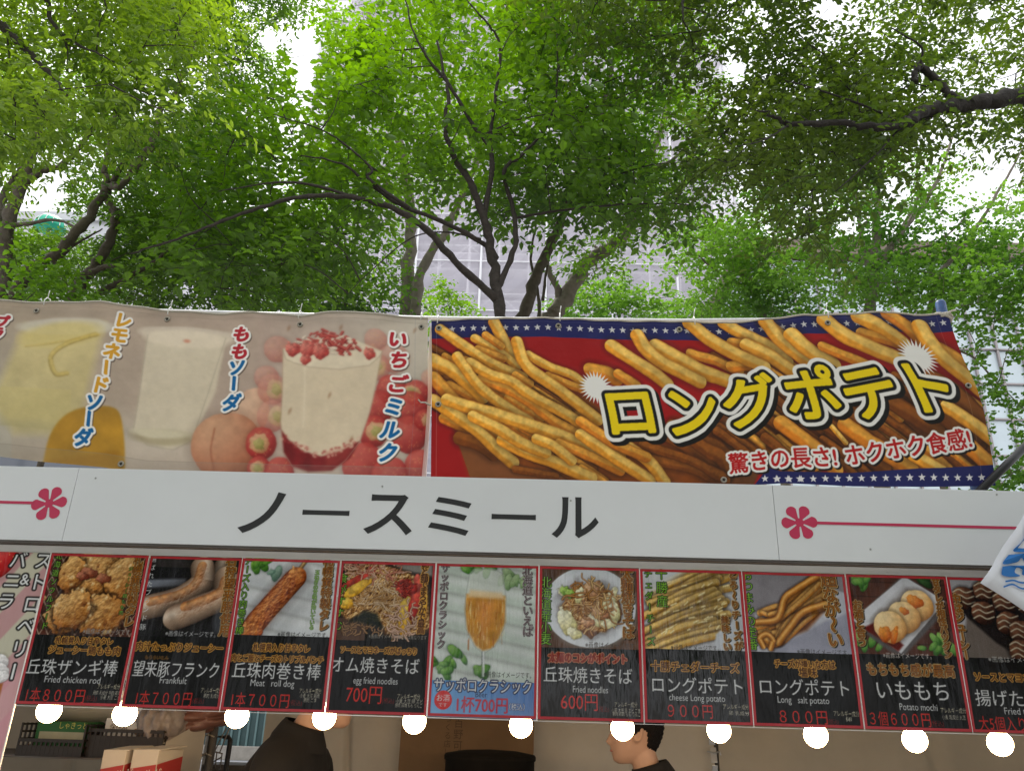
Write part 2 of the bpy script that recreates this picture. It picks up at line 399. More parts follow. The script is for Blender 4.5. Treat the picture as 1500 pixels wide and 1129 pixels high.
    def disc(s, cx, cy, rx, ry, col, a=1, soft=0, rot=0):
        b = max(rx, ry)+soft+.3; q = s.sl(cx-b, cy-b, cx+b, cy+b)
        if not q: return
        X, Y = s.grid(q); c_, s_ = math.cos(rot), math.sin(rot)
        r = np.hypot(((X-cx)*c_+(Y-cy)*s_)/rx, (-(X-cx)*s_+(Y-cy)*c_)/ry); k = max(soft, .5/s.res)
        s.blend(q, np.clip((1-r)*min(rx, ry)/(2*k)+.5, 0, 1)*a, col)
    def line(s, pts, w, col, a=1):
        P = np.array(pts, float); b = w+.3; q = s.sl(P[:,0].min()-b, P[:,1].min()-b, P[:,0].max()+b, P[:,1].max()+b)
        if not q: return
        X, Y = s.grid(q); D = np.full(X.shape, 1e9)
        for i in range(len(P)-1):
            e = P[i+1]-P[i]; t = np.clip(((X-P[i,0])*e[0]+(Y-P[i,1])*e[1])/(e@e+1e-12), 0, 1)
            D = np.minimum(D, np.hypot(X-P[i,0]-t*e[0], Y-P[i,1]-t*e[1]))
        s.blend(q, np.clip((w/2-D)*s.res+.5, 0, 1)*a, col)
    def star(s, cx, cy, r, col, rot=0, n=5, inner=.4, squash=1):
        s.poly([(cx+(r if k % 2 == 0 else r*inner)*math.sin(rot+math.pi*k/n)*squash, cy-(r if k % 2 == 0 else r*inner)*math.cos(rot+math.pi*k/n)) for k in range(2*n)], col)
    def text(s, st, x, y, size, layers, vert=False, rot=0, shear=0, sx=1, align='c', pitch=1.0, chars=None):
        """layers: (grow_cm, colour[, dx, dy[, alpha]]) painted in order"""
        tr = []
        if vert:
            n = len(st)
            for i, ch in enumerate(st):
                g = glyph(ch).copy()
                if not len(g): continue
                g[..., 0] -= (g[..., 0].max()+g[..., 0].min())/2 if ch in 'ー〜1iI!()（）' else .5
                g[..., 1] -= .38
                if ch in 'ー〜()（）': g = np.stack([g[..., 1], -g[..., 0]], -1)
                g[..., 0] *= sx; g[..., 0] += shear*(-(i-(n-1)/2))*pitch; g[..., 1] -= (i-(n-1)/2)*pitch
                tr.append(g)
        else:
            g = glyph(st).copy()
            if not len(g): return
            x0, x1 = g[..., 0].min(), g[..., 0].max()
            g[..., 0] -= {'c': (x0+x1)/2, 'l': x0, 'r': x1}[align]; g[..., 1] -= .38
            g[..., 0] = g[..., 0]*sx+shear*g[..., 1]; tr.append(g)
        if not tr: return
        T = np.concatenate(tr)*size; c_, s_ = math.cos(rot), math.sin(rot)
        T = np.stack([x+T[..., 0]*c_-T[..., 1]*s_, y-(T[..., 0]*s_+T[..., 1]*c_)], -1)
        mg = max(l[0]+max([abs(v) for v in l[2:4]] or [0]) for l in layers)+2/s.res
        q = s.sl(T[..., 0].min()-mg, T[..., 1].min()-mg, T[..., 0].max()+mg, T[..., 1].max()+mg)
        if not q: return
        SS = 3; h, w_ = s.a[q].shape[:2]; B = np.zeros((h*SS, w_*SS), bool)
        T = (T*s.res-np.array((q[1].start, q[0].start)))*SS
        lo = np.floor(T.min(1)).astype(int); hi = np.ceil(T.max(1)).astype(int)+1
        for k in range(len(T)):
            x0, y0 = max(lo[k, 0], 0), max(lo[k, 1], 0); x1, y1 = min(hi[k, 0], w_*SS), min(hi[k, 1], h*SS)
            if x1 <= x0 or y1 <= y0: continue
            (ax, ay), (bx, by), (cx, cy_) = T[k]
            X = np.arange(x0, x1)[None]+.5; Y = np.arange(y0, y1)[:, None]+.5
            e0 = (bx-ax)*(Y-ay)-(by-ay)*(X-ax); e1 = (cx-bx)*(Y-by)-(cy_-by)*(X-bx); e2 = (ax-cx)*(Y-cy_)-(ay-cy_)*(X-cx)
            B[y0:y1, x0:x1] |= ((e0 >= 0) & (e1 >= 0) & (e2 >= 0)) | ((e0 <= 0) & (e1 <= 0) & (e2 <= 0))
        m = B.reshape(h, SS, w_, SS).mean((1, 3))
        for l in layers:
            mm = dilate(m, l[0]*s.res)
            if len(l) > 2: mm = shift(mm, int(round(l[3]*s.res)), int(round(l[2]*s.res)))
            s.blend(q, mm*(l[4] if len(l) > 4 else 1), l[1])
    def mesh(s, name, fn):
        """fn(u, v) arrays in 0..1 (v down) -> (x, y, z) arrays"""
        u, v = np.meshgrid(np.linspace(0, 1, s.W), np.linspace(0, 1, s.H))
        V = np.stack(fn(u, v), -1).reshape(-1, 3); i = np.arange(s.W*s.H).reshape(s.H, s.W)
        F = np.stack([i[1:, :-1], i[1:, 1:], i[:-1, 1:], i[:-1, :-1]], -1).reshape(-1, 4)
        me = np_mesh(name, V, F); at_ = me.attributes.new('ink', 'FLOAT_COLOR', 'POINT')
        c = np.clip(s.a, 0, 1); c = np.where(c <= .04045, c/12.92, ((c+.055)/1.055)**2.4)
        at_.data.foreach_set('color', np.concatenate([c, np.ones(c.shape[:2]+(1,))], -1).astype(np.float32).ravel())
        me.shade_smooth(); return me
    def cut(s, y0, y1):
        """part of the print between two heights as a canvas of its own"""
        c = Canvas.__new__(Canvas); r0, r1 = int(round(y0*s.res)), int(round(y1*s.res))
        c.w, c.h, c.res = s.w, (r1-r0)/s.res, s.res; c.a = s.a[r0:r1]; c.H, c.W = c.a.shape[:2]; c.x, c.y = s.x, s.y[:r1-r0]; return c

# ---------------------------------------------------------------- ground and street
YS = 2.40                                   # front face of the sign board
def sheet(name, x0, x1, y0, y1, z, m, cut=1):
    mb = MB(); mb.add([(x0, y0, z), (x1, y0, z), (x1, y1, z), (x0, y1, z)], [(0, 1, 2, 3)])
    return tag(mb.build(name, m), kind='structure')
sheet('ground', -400, 400, -200, 600, 0, MT['paving'])
sheet('road', -200, 200, 21, 31.5, .004, MT['asphalt'])
o = MB()
for x in range(-40, 40): o.add([(x*3, 30.3, .008), (x*3+2.99, 30.3, .008), (x*3+2.99, 30.6, .008), (x*3, 30.6, .008)], [(0, 1, 2, 3)])
tag(o.build('road_line', MT['line_white']), kind='structure')
o = MB()
for x in range(-30, 30): o.box((x*1.2, 31.85, .22), (1.18, .5, .46))
tag(o.build('kerb', MT['kerb'], bevel=.03), kind='structure')
f = thing('street_fence', 'dark green ribbed fence along the far street behind the stall', 'fence', (-12, 33, 0))
MB().box((-12, 33.05, .95), (46, .05, 1.7)).build('fence_panel', MT['fence_green'], f)
o = MB()
for i in range(150): o.box((-35+i*.3, 32.99, .95), (.07, .06, 1.68))
for z in (.2, 1.72): o.box((-12, 32.985, z), (46, .05, .1))
o.build('fence_rib', MT['fence_rib'], f)

# ---------------------------------------------------------------- the stall: frame, roof, cloth walls
st = thing('market_stall', 'festival food stall with cream cloth walls behind the white name board', 'stall', (0, 3.4, 0))
XL, XR, YF, YB = -2.7, 2.7, 2.50, 4.25
for x, y in ((XL, YF), (XR, YF), (XL, YB), (XR, YB)):
    MB().tube([(x, y, 0), (x, y, 2.16)], .022, 12).build('post', MT['white_paint'], st, True)
MB().box((0, 2.445, 2.032), (4.6, .03, .026)).build('header_rail', MT['white_paint'], st, bevel=.003)
MB().box((0, 2.425, 2.049), (4.6, .045, .006)).build('header_trim', MT['dark_trim'], st)
o = MB()
n = 24
V = []
for j in range(n+1):
    for i in range(n+1):
        x = XL-.05+(XR-XL+.1)*i/n; y = YF+(YB-YF+.05)*j/n
        V.append((x, y, 2.17+.2*(1-abs(2*j/n-1))-.02*math.sin(i*1.3)*math.sin(j*.9)**2))
o.add(V, [(j*(n+1)+i, j*(n+1)+i+1, (j+1)*(n+1)+i+1, (j+1)*(n+1)+i) for j in range(n) for i in range(n)])
o.build('roof', MT['tarp'], st, True)
def curtain(name, P0, P1, z0, z1, m, folds, amp, seed, parent=st, nx=90, nz=30):
    rg = random.Random(seed); ph = [(rg.uniform(0, 6.28), rg.uniform(.6, 1.6)*folds*6.28, rg.uniform(.3, 1)) for _ in range(4)]
    dx, dy = P1[0]-P0[0], P1[1]-P0[1]; L = math.hypot(dx, dy); nxv, nyv = -dy/L, dx/L; V = []
    for j in range(nz+1):
        v = j/nz
        for i in range(nx+1):
            u = i/nx; k = sum(a*math.sin(p+f*u+(.7*p)*v*2) for p, f, a in ph)*amp*(.45+.55*v)
            k += amp*1.6*math.exp(-((u-.5-.25*v)/.02)**2)
            V.append((P0[0]+dx*u+nxv*k, P0[1]+dy*u+nyv*k, z1+(z0-z1)*v))
    mb = MB(); mb.add(V, [(j*(nx+1)+i, j*(nx+1)+i+1, (j+1)*(nx+1)+i+1, (j+1)*(nx+1)+i) for j in range(nz) for i in range(nx)])
    return mb.build(name, m, parent, True)
def X(px, Y, py=1085): return at(px, py, Y)[0]
# back wall hangs in separate lengths; the bay at the left end stays open to the street
curtain('back_wall', (X(384, 4.2), 4.2), (X(600, 4.2), 4.2), .05, 2.15, MT['cloth'], 2, .022, 3)
curtain('back_wall', (X(770, 4.2), 4.22), (X(1046, 4.2), 4.22), .05, 2.15, MT['cloth'], 2, .018, 4)
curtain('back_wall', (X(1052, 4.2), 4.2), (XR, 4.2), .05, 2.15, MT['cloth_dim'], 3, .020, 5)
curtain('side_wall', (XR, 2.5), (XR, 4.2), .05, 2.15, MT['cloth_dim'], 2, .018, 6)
curtain('side_wall', (XL, 4.2), (XL, 2.5), .05, 2.15, MT['cloth'], 2, .018, 8)
curtain('back_wall', (XL, 4.2), (X(232, 4.2), 4.2), .05, 2.15, MT['cloth'], 2, .02, 9)
px = X(1049, 4.2)
MB().box((px, 4.27, 1.1), (.05, .03, 2.1)).build('slit_backing', MT['dark_trim'], st)
# side flap laced to an inner pole near the shelf
FL = MB(); n = 26; V = []
x0, x1 = X(190, 3.75), X(300, 3.6)
for j in range(n+1):
    for i in range(n+1):
        u, v = i/n, j/n; A_, B_ = at(203, 1097, 3.3), at(303, 1050, 3.52); q_ = A_+(B_-A_)*u; q_ = q_+np.array((0, .012*math.sin(7*u+5*v)+.03*math.sin(math.pi*u)*v, -.02*math.sin(math.pi*u)-1.0*v))
        V.append(tuple(q_))
FL.add(V, [(j*(n+1)+i, j*(n+1)+i+1, (j+1)*(n+1)+i+1, (j+1)*(n+1)+i) for j in range(n) for i in range(n)])
FL.build('side_flap', MT['cloth'], st, True)
p = X(311, 3.6)
pole = MB().tube([(p, 3.6, 0), (p, 3.6, 2.2)], .017, 12).build('inner_pole', MT['frame_grey'], st, True)
o = MB(); o.tube([(p-.03, 3.575, 1.58), (p+.03, 3.575, 1.58)], .006, 8); o.tube([(p, 3.6, 1.55), (p, 3.6, 1.61)], .022, 12)
o.build('clamp', MT['steel'], st, True)
for z in (1.57, 1.50, 1.43, 1.36, 1.30): MB().tube([(x1-.02, 3.6, z), (p-.015, 3.59, z+.01), (p+.012, 3.58, z+.002)], .003, 6).build('lacing', MT['rope'], st, True)

t = thing('cardboard_sheet', 'tall brown cardboard sheet with faded brush writing leaning at the back wall', 'cardboard', (X(685, 4.1), 4.1, 0))
a, b = X(586, 4.1), X(782, 4.1)
MB().box(((a+b)/2, 4.11, .95), (b-a, .012, 1.9)).build('sheet', MT['cardboard'], t, bevel=.002)
def glyph_mesh(st_, place, m, name, parent, off=.0):
    """flat lettering: place(x, y) em -> world"""
    T = glyph(st_, off); V = [place(*p) for p in T.reshape(-1, 2)]
    me = np_mesh(name, np.array(V), np.arange(len(V)).reshape(-1, 3)); return link(name, me, m, parent)
MT['faded_ink'] = mat('faded_ink', (.10, .062, .035), .9)
c = at(664, 1064, 4.1)
def col_text(s_, cx, cz, size, y):
    T = []
    for i, ch in enumerate(s_):
        g = glyph(ch)-np.array((.5, .38)); g = g*size; T.append(np.stack([g[..., 0]+cx, np.full(g.shape[:2], y), g[..., 1]+cz-i*size*1.05], -1))
    return np.concatenate(T).reshape(-1, 3)
V = np.concatenate([col_text('百野可', at(672, 1058, 4.1)[0], at(672, 1058, 4.1)[2], .046, 4.102), col_text('つくる店', at(657, 1052, 4.1)[0], at(657, 1052, 4.1)[2], .034, 4.102), col_text('｜', at(652, 1106, 4.1)[0], at(652, 1106, 4.1)[2], .06, 4.102)])
link('lettering', np_mesh('lettering', V, np.arange(len(V)).reshape(-1, 3)), MT['faded_ink'], t)

# ---------------------------------------------------------------- sign board
sg = thing('sign_board', 'long white name board with black katakana and two pink flowers', 'sign', (-.05, YS, 2.04))
ZB, ZT = 2.053, 2.279
xs = (-2.3, at(103, 740, YS)[0], at(1136, 760, YS)[0], 2.3)
for i in range(3):
    MB().box(((xs[i]+xs[i+1])/2, YS+.006, (ZB+ZT)/2), (xs[i+1]-xs[i]-.0012, .012, ZT-ZB)).build('panel', MT['sign_white'], sg, bevel=.0012)
MB().box((0, YS+.022, ZT-.012), (4.6, .02, .02)).build('top_rail', MT['white_paint'], sg)
yl = YS-.0006
for ch, bb in zip('ノースミール', ((351,720,416,781),(443,747,512,754.5),(534,724,605,783),(628,728,690,784),(720,753,785,761),(808,728,877,788))):
    g = glyph(ch, .018); x0, x1, y0, y1 = g[...,0].min(), g[...,0].max(), g[...,1].min(), g[...,1].max()
    A = at(bb[0], (bb[1]+bb[3])/2, YS); B = at(bb[2], (bb[1]+bb[3])/2, YS); zt = at((bb[0]+bb[2])/2, bb[1], YS)[2]; zb = at((bb[0]+bb[2])/2, bb[3], YS)[2]
    glyph_mesh(ch, lambda x, y: (A[0]+(B[0]-A[0])*(x-x0)/(x1-x0), yl, zb+(zt-zb)*(y-y0)/(y1-y0)), MT['ink_black'], 'letter', sg, .018)
for (fx, fy), sgn, rot in (((72, 737), -1, R(8)), ((1171, 765), 1, R(3))):
    c = at(fx, fy, YS); V = []; F = []
    for k in range(6):
        a = rot+math.pi/3*k; b0 = len(V); m = 30
        pts = []
        for j in range(m+1):
            tt = j/m; rr = .054*tt; wd = .0165*((tt/.70)**1.1 if tt < .70 else math.sqrt(max(0, 1-((tt-.70)/.30)**2)))
            pts.append((rr, wd))
        pl = [(r_, w_) for r_, w_ in pts]+[(r_, -w_) for r_, w_ in reversed(pts[1:-1])]
        for r_, w_ in pl: V.append((c[0]+r_*math.cos(a)-w_*math.sin(a), yl-.0002*k*.3, c[2]+r_*math.sin(a)+w_*math.cos(a)))
        F.append(tuple(range(b0, b0+len(pl))))
    b0 = len(V)
    for k in range(24): V.append((c[0]+.013*math.cos(k*math.pi/12), yl-.0004, c[2]+.013*math.sin(k*math.pi/12)))
    F.append(tuple(range(b0, b0+24)))
    mb = MB(); mb.add(V, F); mb.build('flower', MT['pink'], sg)
    xe = 2.29*sgn
    MB().add([(c[0]+sgn*.045, yl-.0007, c[2]-.0042), (xe, yl-.0007, c[2]-.0042), (xe, yl-.0007, c[2]+.0042), (c[0]+sgn*.045, yl-.0007, c[2]+.0042)], [(0, 1, 2, 3)]).build('stripe', MT['pink'], sg)
for px_, py_ in ((836, 733), (1460, 724), (1466, 812), (1275, 804), (140, 700), (560, 712)):
    c = at(px_, py_, YS); o = MB(); o.lathe((0, 0, 0), [(.003, 0), (.0025, .001)], 10)
    k = len(o.v)-20
    for i in range(k, len(o.v)): x, y, z = o.v[i]; o.v[i] = (c[0]+x, YS-.0003-z, c[2]+y)
    o.build('screw', MT['steel'], sg)

# ---------------------------------------------------------------- banners
def interp(pts, key):
    P = sorted(pts); xs_ = [p[0] for p in P]; ys_ = [p[1] for p in P]
    return lambda q: np.interp(q, xs_, ys_)
def wave(rng_seed, amp):
    r = np.random.default_rng(rng_seed); K = [(r.uniform(2, 22), r.uniform(-3, 6), r.uniform(0, 6.28), r.uniform(.3, 1)) for _ in range(9)]
    return lambda u, v: amp*sum(a*np.sin(f*u*2.2+g*v+p)/(1+f/9) for f, g, p, a in K)
YBAN = 2.437
def banner_map(top, bot, left, right, seed, amp, yb=YBAN):
    T = np.array([at(x, y, yb)[[0, 2]] for x, y in top]); B = np.array([at(x, y, yb)[[0, 2]] for x, y in bot])
    Lf = np.array([at(x, y, yb)[[0, 2]] for x, y in left]); Rt = np.array([at(x, y, yb)[[0, 2]] for x, y in right])
    wv = wave(seed, amp)
    def sm(a, v):   # smooth interpolation of an edge
        return np.interp(v, np.linspace(0, 1, 101), np.convolve(np.pad(np.interp(np.linspace(0, 1, 101), np.linspace(0, 1, len(a)), a), 4, mode='edge'), np.ones(9)/9, 'valid'))
    def fn(u, v):
        xl = np.interp(v, np.linspace(0, 1, len(Lf)), Lf[:, 0]); xr = sm(Rt[:, 0], v)
        x = xl+(xr-xl)*u
        order = np.argsort(T[:, 0]); zt = np.interp(x, T[order, 0], T[order, 1]); order = np.argsort(B[:, 0]); zb = np.interp(x, B[order, 0], B[order, 1])
        k = np.clip(v*6, 0, 1)*np.clip((1-v)*5, .25, 1)
        gro = .006*np.sin(u*math.pi*2*7.0)**2*np.exp(-v*9)
        return x, yb+wv(u, v)*(.35+.65*k)+gro, zt+(zb-zt)*v
    return fn
def banner(name, label, canvas, fn, grommets):
    t = thing(name, label, 'banner', tuple(np.array(fn(np.array(.5), np.array(.9)), float)))
    link('printed_sheet', canvas.mesh('printed_sheet', fn), MT['ink_banner'], t)
    o = MB()
    for side in range(1):    # rope hem sewn along the top edge
        us = np.linspace(0, 1, 200); P = np.stack(fn(us, np.zeros(200)), -1); o.tube(P+np.array((0, .002, .002)), .0042, 8)
    o.build('hem_rope', MT['rope'], t, True)
    for u, v in grommets:
        p = np.array(fn(np.array(u), np.array(v)), float); o = MB(); k = 20
        V = []
        for r_, d in ((.0045, 0), (.0045, -.0022), (.0072, -.0030), (.0100, -.0022), (.0100, 0)):
            for j in range(k): V.append((p[0]+r_*math.cos(j*2*math.pi/k), p[1]-.001+d, p[2]+r_*math.sin(j*2*math.pi/k)))
        o.add(V, [(i*k+j, i*k+(j+1) % k, (i+1)*k+(j+1) % k, (i+1)*k+j) for i in range(4) for j in range(k)])
        g = o.build('grommet', MT['grommet'], t, True)
        hole = MB(); hole.add([(p[0]+.0046*math.cos(j*2*math.pi/k), p[1]-.0014, p[2]+.0046*math.sin(j*2*math.pi/k)) for j in range(k)], [tuple(range(k))])
        hole.build('eyelet_hole', MT['black'], g)
    return t

# --- fries banner
topR = [(632,470),(700,467),(800,466),(900,470),(1000,471),(1070,473),(1130,467),(1180,461),(1230,461),(1290,457),(1310,457),(1340,462),(1388,459)]
botR = [(630,716),(900,722),(1040,722),(1060,713),(1150,707),(1250,712),(1350,713),(1458,711)]
leftR = [(632,470),(632,560),(631,640),(631,716)]
rightR = [(1388,459),(1397,490),(1412,530),(1432,572),(1444,606),(1450,640),(1456,680),(1458,711)]
WB, HB = 176.0, 57.0
def bp(px_, py_):
    """photo pixel -> place on the fries banner in cm"""
    yt = np.interp(px_, [p[0] for p in topR], [p[1] for p in topR]); yb = np.interp(px_, [p[0] for p in botR], [p[1] for p in botR])
    v = (py_-yt)/(yb-yt); xl = 631-3*v; xr = np.interp(v*247+460, [p[1] for p in rightR], [p[0] for p in rightR])
    return (px_-xl)/(xr-xl)*WB, v*HB
def c4(x, y): return bp(620+x/4.182, 450+y/4.182)
def c5(x, y): return bp(850+x/4.18, 450+y/4.18)
def c6(x, y): return bp(1120+x/4.031, 440+y/4.031)
CM = WB/822.0    # cm per photo pixel
def paint_fries():
    c = Canvas(WB, HB, 7.2, (.66, .06, .08))
    c.rect(0, 0, WB, HB, (.62, .07, .08), nz=.12, cell=20)
    c.rect(0, 0, WB, 6.6, (.12, .13, .36), nz=.1, cell=12)
    for i in range(62):
        x, y = 3.4+i*3.62, 3.3; c.star(x, y, 1.25, (.85, .84, .84))
    brown = (.36, .17, .06)
    # shadowed depth of the two bundles
    c.poly([c4(40,420),c4(200,330),c4(560,400),c4(1000,560),c5(350,820),c5(720,860),c5(900,1000),c5(1000,1120),c4(300,1130),c4(200,800)], (.50,.25,.07), soft=1.2, nz=.5, cell=5, seed=4)
    c.poly([c5(560,700),c5(1000,560),c6(300,500),c6(900,600),c6(1340,700),c6(1360,985),c6(0,1000),c5(900,1000),c5(700,850)], (.43,.20,.06), soft=1.5, nz=.6, cell=8, seed=5)
    c.poly([c4(205,850),c4(540,970),c4(1000,1045),c4(1040,1200),c4(310,1130)], (.50,.29,.15), nz=.15, cell=4)
    c.poly([c5(880,640),c5(1150,600),c5(1195,775),c5(1060,1090),c5(900,1090),c5(860,760)], (.38,.22,.11), soft=.5, nz=.2)
    YF_ = ((.66,.34,.05), (.93,.62,.17), (1.0,.88,.52)); OF = ((.54,.25,.04), (.86,.50,.12), (.97,.74,.32)); DF = ((.24,.10,.02), (.47,.24,.06), (.62,.36,.12))
    def go(fn, lst, sc):
        for i, (pts, w_, k) in enumerate(lst):
            c.tube([fn(*p) for p in pts], w_/sc*CM*1.22, (YF_, OF, DF)[k], nz=.15, seed=i*7+int(sc*10), halo=.30, hs=-.25, matte=True)
    # deep layers of the two heaps, painted before the fries that lie on top
    rg = random.Random(12)
    for k in range(120):
        x = rg.uniform(-40, 1000); y = 330+.42*x+rg.uniform(-120, 300); L = rg.uniform(160, 380)
        if 0.95*x+930 < y or x+L > 1180: continue
        c.tube([c4(x, y), c4(x+L*.5, y+L*.30), c4(x+L, y+L*.62)], rg.uniform(38, 54)/4.182*CM, OF if k % 3 else DF, nz=.2, halo=.4, seed=k, matte=True)
    for k in range(130):
        x = rg.uniform(-300, 1250); y = 330+.25*x+rg.uniform(-60, 560); L = rg.uniform(170, 360)
        if y > 900: continue
        c.tube([c6(x, y), c6(x+L*.5, y+L*.34), c6(x+L, y+L*.74)], rg.uniform(46, 66)/4.03*CM, DF if k % 3 else OF, nz=.22, halo=.4, seed=k, matte=True)
    go(c5, [([(450,760),(700,900),(900,1010)],70,2),([(560,740),(800,860),(980,1000)],60,2),([(700,840),(850,930),(900,1000)],70,2),([(450,950),(700,1000),(880,1060)],60,2),([(380,860),(700,960),(860,1040)],50,2),([(60,400),(150,420),(210,460)],80,1),([(230,430),(330,500)],60,1)], 4.18)
    go(c4, [([(640,310),(760,380),(900,430),(980,490)],52,0),([(760,440),(960,520)],48,1),([(430,90),(480,200),(540,320)],66,0),([(310,200),(450,280),(570,380)],50,0),([(380,180),(470,250)],46,1),([(330,270),(480,330)],48,1),
            ([(100,140),(300,290),(430,370),(600,450)],60,0),([(150,500),(290,570),(340,590)],52,1),([(60,345),(160,400),(280,500),(350,570)],78,0),([(250,350),(340,400)],60,1),([(560,440),(640,490)],50,1),
            ([(350,460),(500,520),(640,600),(800,720),(1000,820),(1200,920)],58,1),([(280,360),(400,430),(520,470),(620,540),(720,600),(860,670),(1060,800)],60,0),
            ([(570,225),(620,370),(760,480),(900,580),(1060,710)],66,0),([(200,320),(280,440),(350,520),(480,620),(640,720)],60,0),
            ([(120,700),(260,760)],60,1),([(220,820),(330,850),(420,910)],74,2),([(50,450),(150,560),(190,600)],70,1),([(50,590),(200,690),(330,780),(440,880),(540,960)],66,0),
            ([(140,590),(300,640),(480,690),(700,760),(900,830),(1180,985)],70,0),([(480,830),(620,900),(800,960),(1020,1050)],66,0),([(830,850),(1000,920),(1200,1010)],52,1),([(300,690),(450,760),(600,850),(740,905)],62,0),([(690,825),(800,870),(900,950)],56,0),([(560,1000),(800,1040)],40,2)], 4.182)
    go(c5, [([(0,800),(150,900),(300,990),(420,1060)],62,0),([(300,880),(420,960),(510,1070)],62,0),([(0,720),(200,850),(400,930)],56,1)], 4.18)
    go(c6, [([(100,740),(300,880),(420,1000)],80,1),([(330,720),(560,860),(700,990)],80,2),([(480,750),(700,900),(860,1000)],80,1),([(400,760),(480,850)],26,0),([(750,620),(900,720),(1010,780)],90,2),([(1000,500),(1150,600),(1330,780)],120,2),([(900,560),(1100,720),(1250,800)],110,2),
            ([(880,930),(1040,1005)],64,0),([(1180,840),(1345,985)],84,1),([(1080,650),(1230,740),(1350,830)],72,0)], 4.03)
    go(c5, [([(680,300),(830,345),(960,410)],58,1),([(930,380),(1010,370)],70,1),([(460,250),(600,330),(760,420),(900,470)],84,0),([(350,180),(400,270),(500,360),(640,430),(720,470)],80,0),([(190,250),(320,340),(450,430),(520,490)],76,0),
            ([(1130,90),(1270,210)],72,0),([(880,100),(1000,170),(1150,250),(1260,340)],74,0),([(930,225),(1020,235)],60,1),([(1020,240),(1150,310),(1270,390)],82,0),([(670,100),(800,210),(950,300),(1110,380)],82,0)], 4.18)
    go(c6, [([(0,120),(100,250),(200,330),(260,380)],76,0),([(160,210),(260,300),(400,390)],86,0),([(350,285),(480,345),(640,410)],58,1),([(580,205),(720,240),(800,270)],66,1),([(360,120),(480,220),(650,300),(820,380)],88,0),
            ([(730,75),(850,170),(950,260)],80,1),([(560,95),(700,170),(820,260)],84,0),([(1040,310),(1180,400),(1280,480)],86,1),([(920,165),(980,270),(1080,380),(1290,550)],92,0)], 4.03)
    c.a *= .94
    # blue foot with stars
    c.poly([c5(1060,1090),c5(1150,985),c6(100,1010),c6(500,1020),c6(900,1000),c6(1380,975),(WB+1,HB+1),(110,HB+1)], (.11,.12,.33), nz=.1, cell=9)
    for i in range(24):
        q = c5(1130+i*71.5, 1048-.0*i) if i < 4 else c6(75+(i-4)*71, 1052-(i-4)*.4)
        c.star(q[0], q[1], 1.25, (.83, .82, .82))
    # bursts
    W_ = (.86, .85, .83)
    b = c4(1050, 510); c.star(b[0], b[1], 5.6, W_, n=26, inner=.62); b = c6(905, 355); c.star(b[0], b[1], 6.4, W_, n=26, inner=.6)
    ink = (.06, .06, .055)
    chs = [('ロ',(921.5,607),80,R(3),1.0,.06),('ン',(1014,607),80,R(3),1.0,0),('グ',(1098,592),82,R(4),1.0,0),('ポ',(1189,580),82,R(5),1.0,-.02),('テ',(1274,578),82,R(9),1.0,0),('ト',(1362,571),82,R(8),1.05,.0)]
    for grow, colr, dx, dy in ((2.9,(.07,.06,.05),1.1,1.3),(2.9,W_,0,0),(1.65,ink,0,0),(.58,(.88,.77,.03),0,0)):
        for ch, (x_, y_), s_, r_, sx_, sh in chs:
            q = bp(x_, y_); c.text(ch, q[0], q[1], s_*CM*1.07, [(grow, colr, dx, dy)], rot=r_, sx=sx_, shear=-sh)
    red = (.66, .07, .08)
    for s_, (x_, y_), z_, r_ in (('驚きの長さ!', (1146, 672), 33, R(3.2)), ('ホクホク食感!', (1331, 658), 33, R(8.0))):
        q = bp(x_, y_); c.text(s_, q[0], q[1], z_*CM, [(.95, (.08,.06,.05), .5, .6), (.95, W_), (.22, red)], rot=r_, sx=.93)
    c.line([(1.7, 0), (1.7, HB)], .12, (.75,.7,.65), .5); c.line([(WB-4, 0), (WB-4, HB)], .12, (.7,.6,.5), .4); c.line([(0, 1.2), (WB, 1.2)], .1, (.5,.5,.6), .4)
    return c
fnR = banner_map(topR, botR, leftR, rightR, 5, .0042)
banner('fries_banner', 'bright banner of long french fries with yellow katakana on red', paint_fries(), fnR,
       [(.014,.05),(.245,.045),(.478,.05),(.765,.05),(.985,.44),(.012,.52),(.265,.962),(.52,.962)])

# --- milk and soda banner
topL = [(-330,424),(-60,436),(0,440),(60,443),(150,442),(240,455),(330,460),(370,457),(440,463),(470,458),(520,457),(627,467)]
botL = [(-330,660),(0,669),(60,676),(150,684),(210,694),(400,700),(520,703),(617,705)]
WL, HL = 205.0, 56.0
def lp(px_, py_):
    yt = np.interp(px_, [p[0] for p in topL], [p[1] for p in topL]); yb = np.interp(px_, [p[0] for p in botL], [p[1] for p in botL])
    v = (py_-yt)/(yb-yt); xr = 627-9*v
    return (px_+330)/(xr+330)*WL, v*HL
def l1(x, y): return lp(x*.4267, 430+y*.4265)
def l7(x, y): return lp(370+x/4.704, 460+y/4.704)
def berry(c, x, y, r, col=((.45,.05,.06),(.72,.12,.13),(.90,.45,.42)), seed=0, cap=0, a=1):
    c.blob(x, y, r, r*1.1, col, nz=.1, seed=seed, a=a, halo=.12*a, rough=.05)
    rg = random.Random(seed)
    for k in range(26):
        an, q = rg.uniform(0, 6.28), math.sqrt(rg.random())*r*.85; c.disc(x+q*math.cos(an), y+q*math.sin(an), .17, .22, (.93,.72,.45), a=.6*a)
    if cap:
        c.blob(x+cap*r*.35, y, r*.62, r*.66, ((.66,.55,.34),(.80,.74,.50),(.88,.84,.66)), nz=.15, halo=0, seed=seed, a=.75*a, rough=.25)
        c.blob(x+cap*r*.42, y, r*.34, r*.38, ((.34,.42,.14),(.52,.58,.26),(.68,.72,.42)), nz=.2, halo=0, seed=seed+1, a=.8*a, rough=.5)
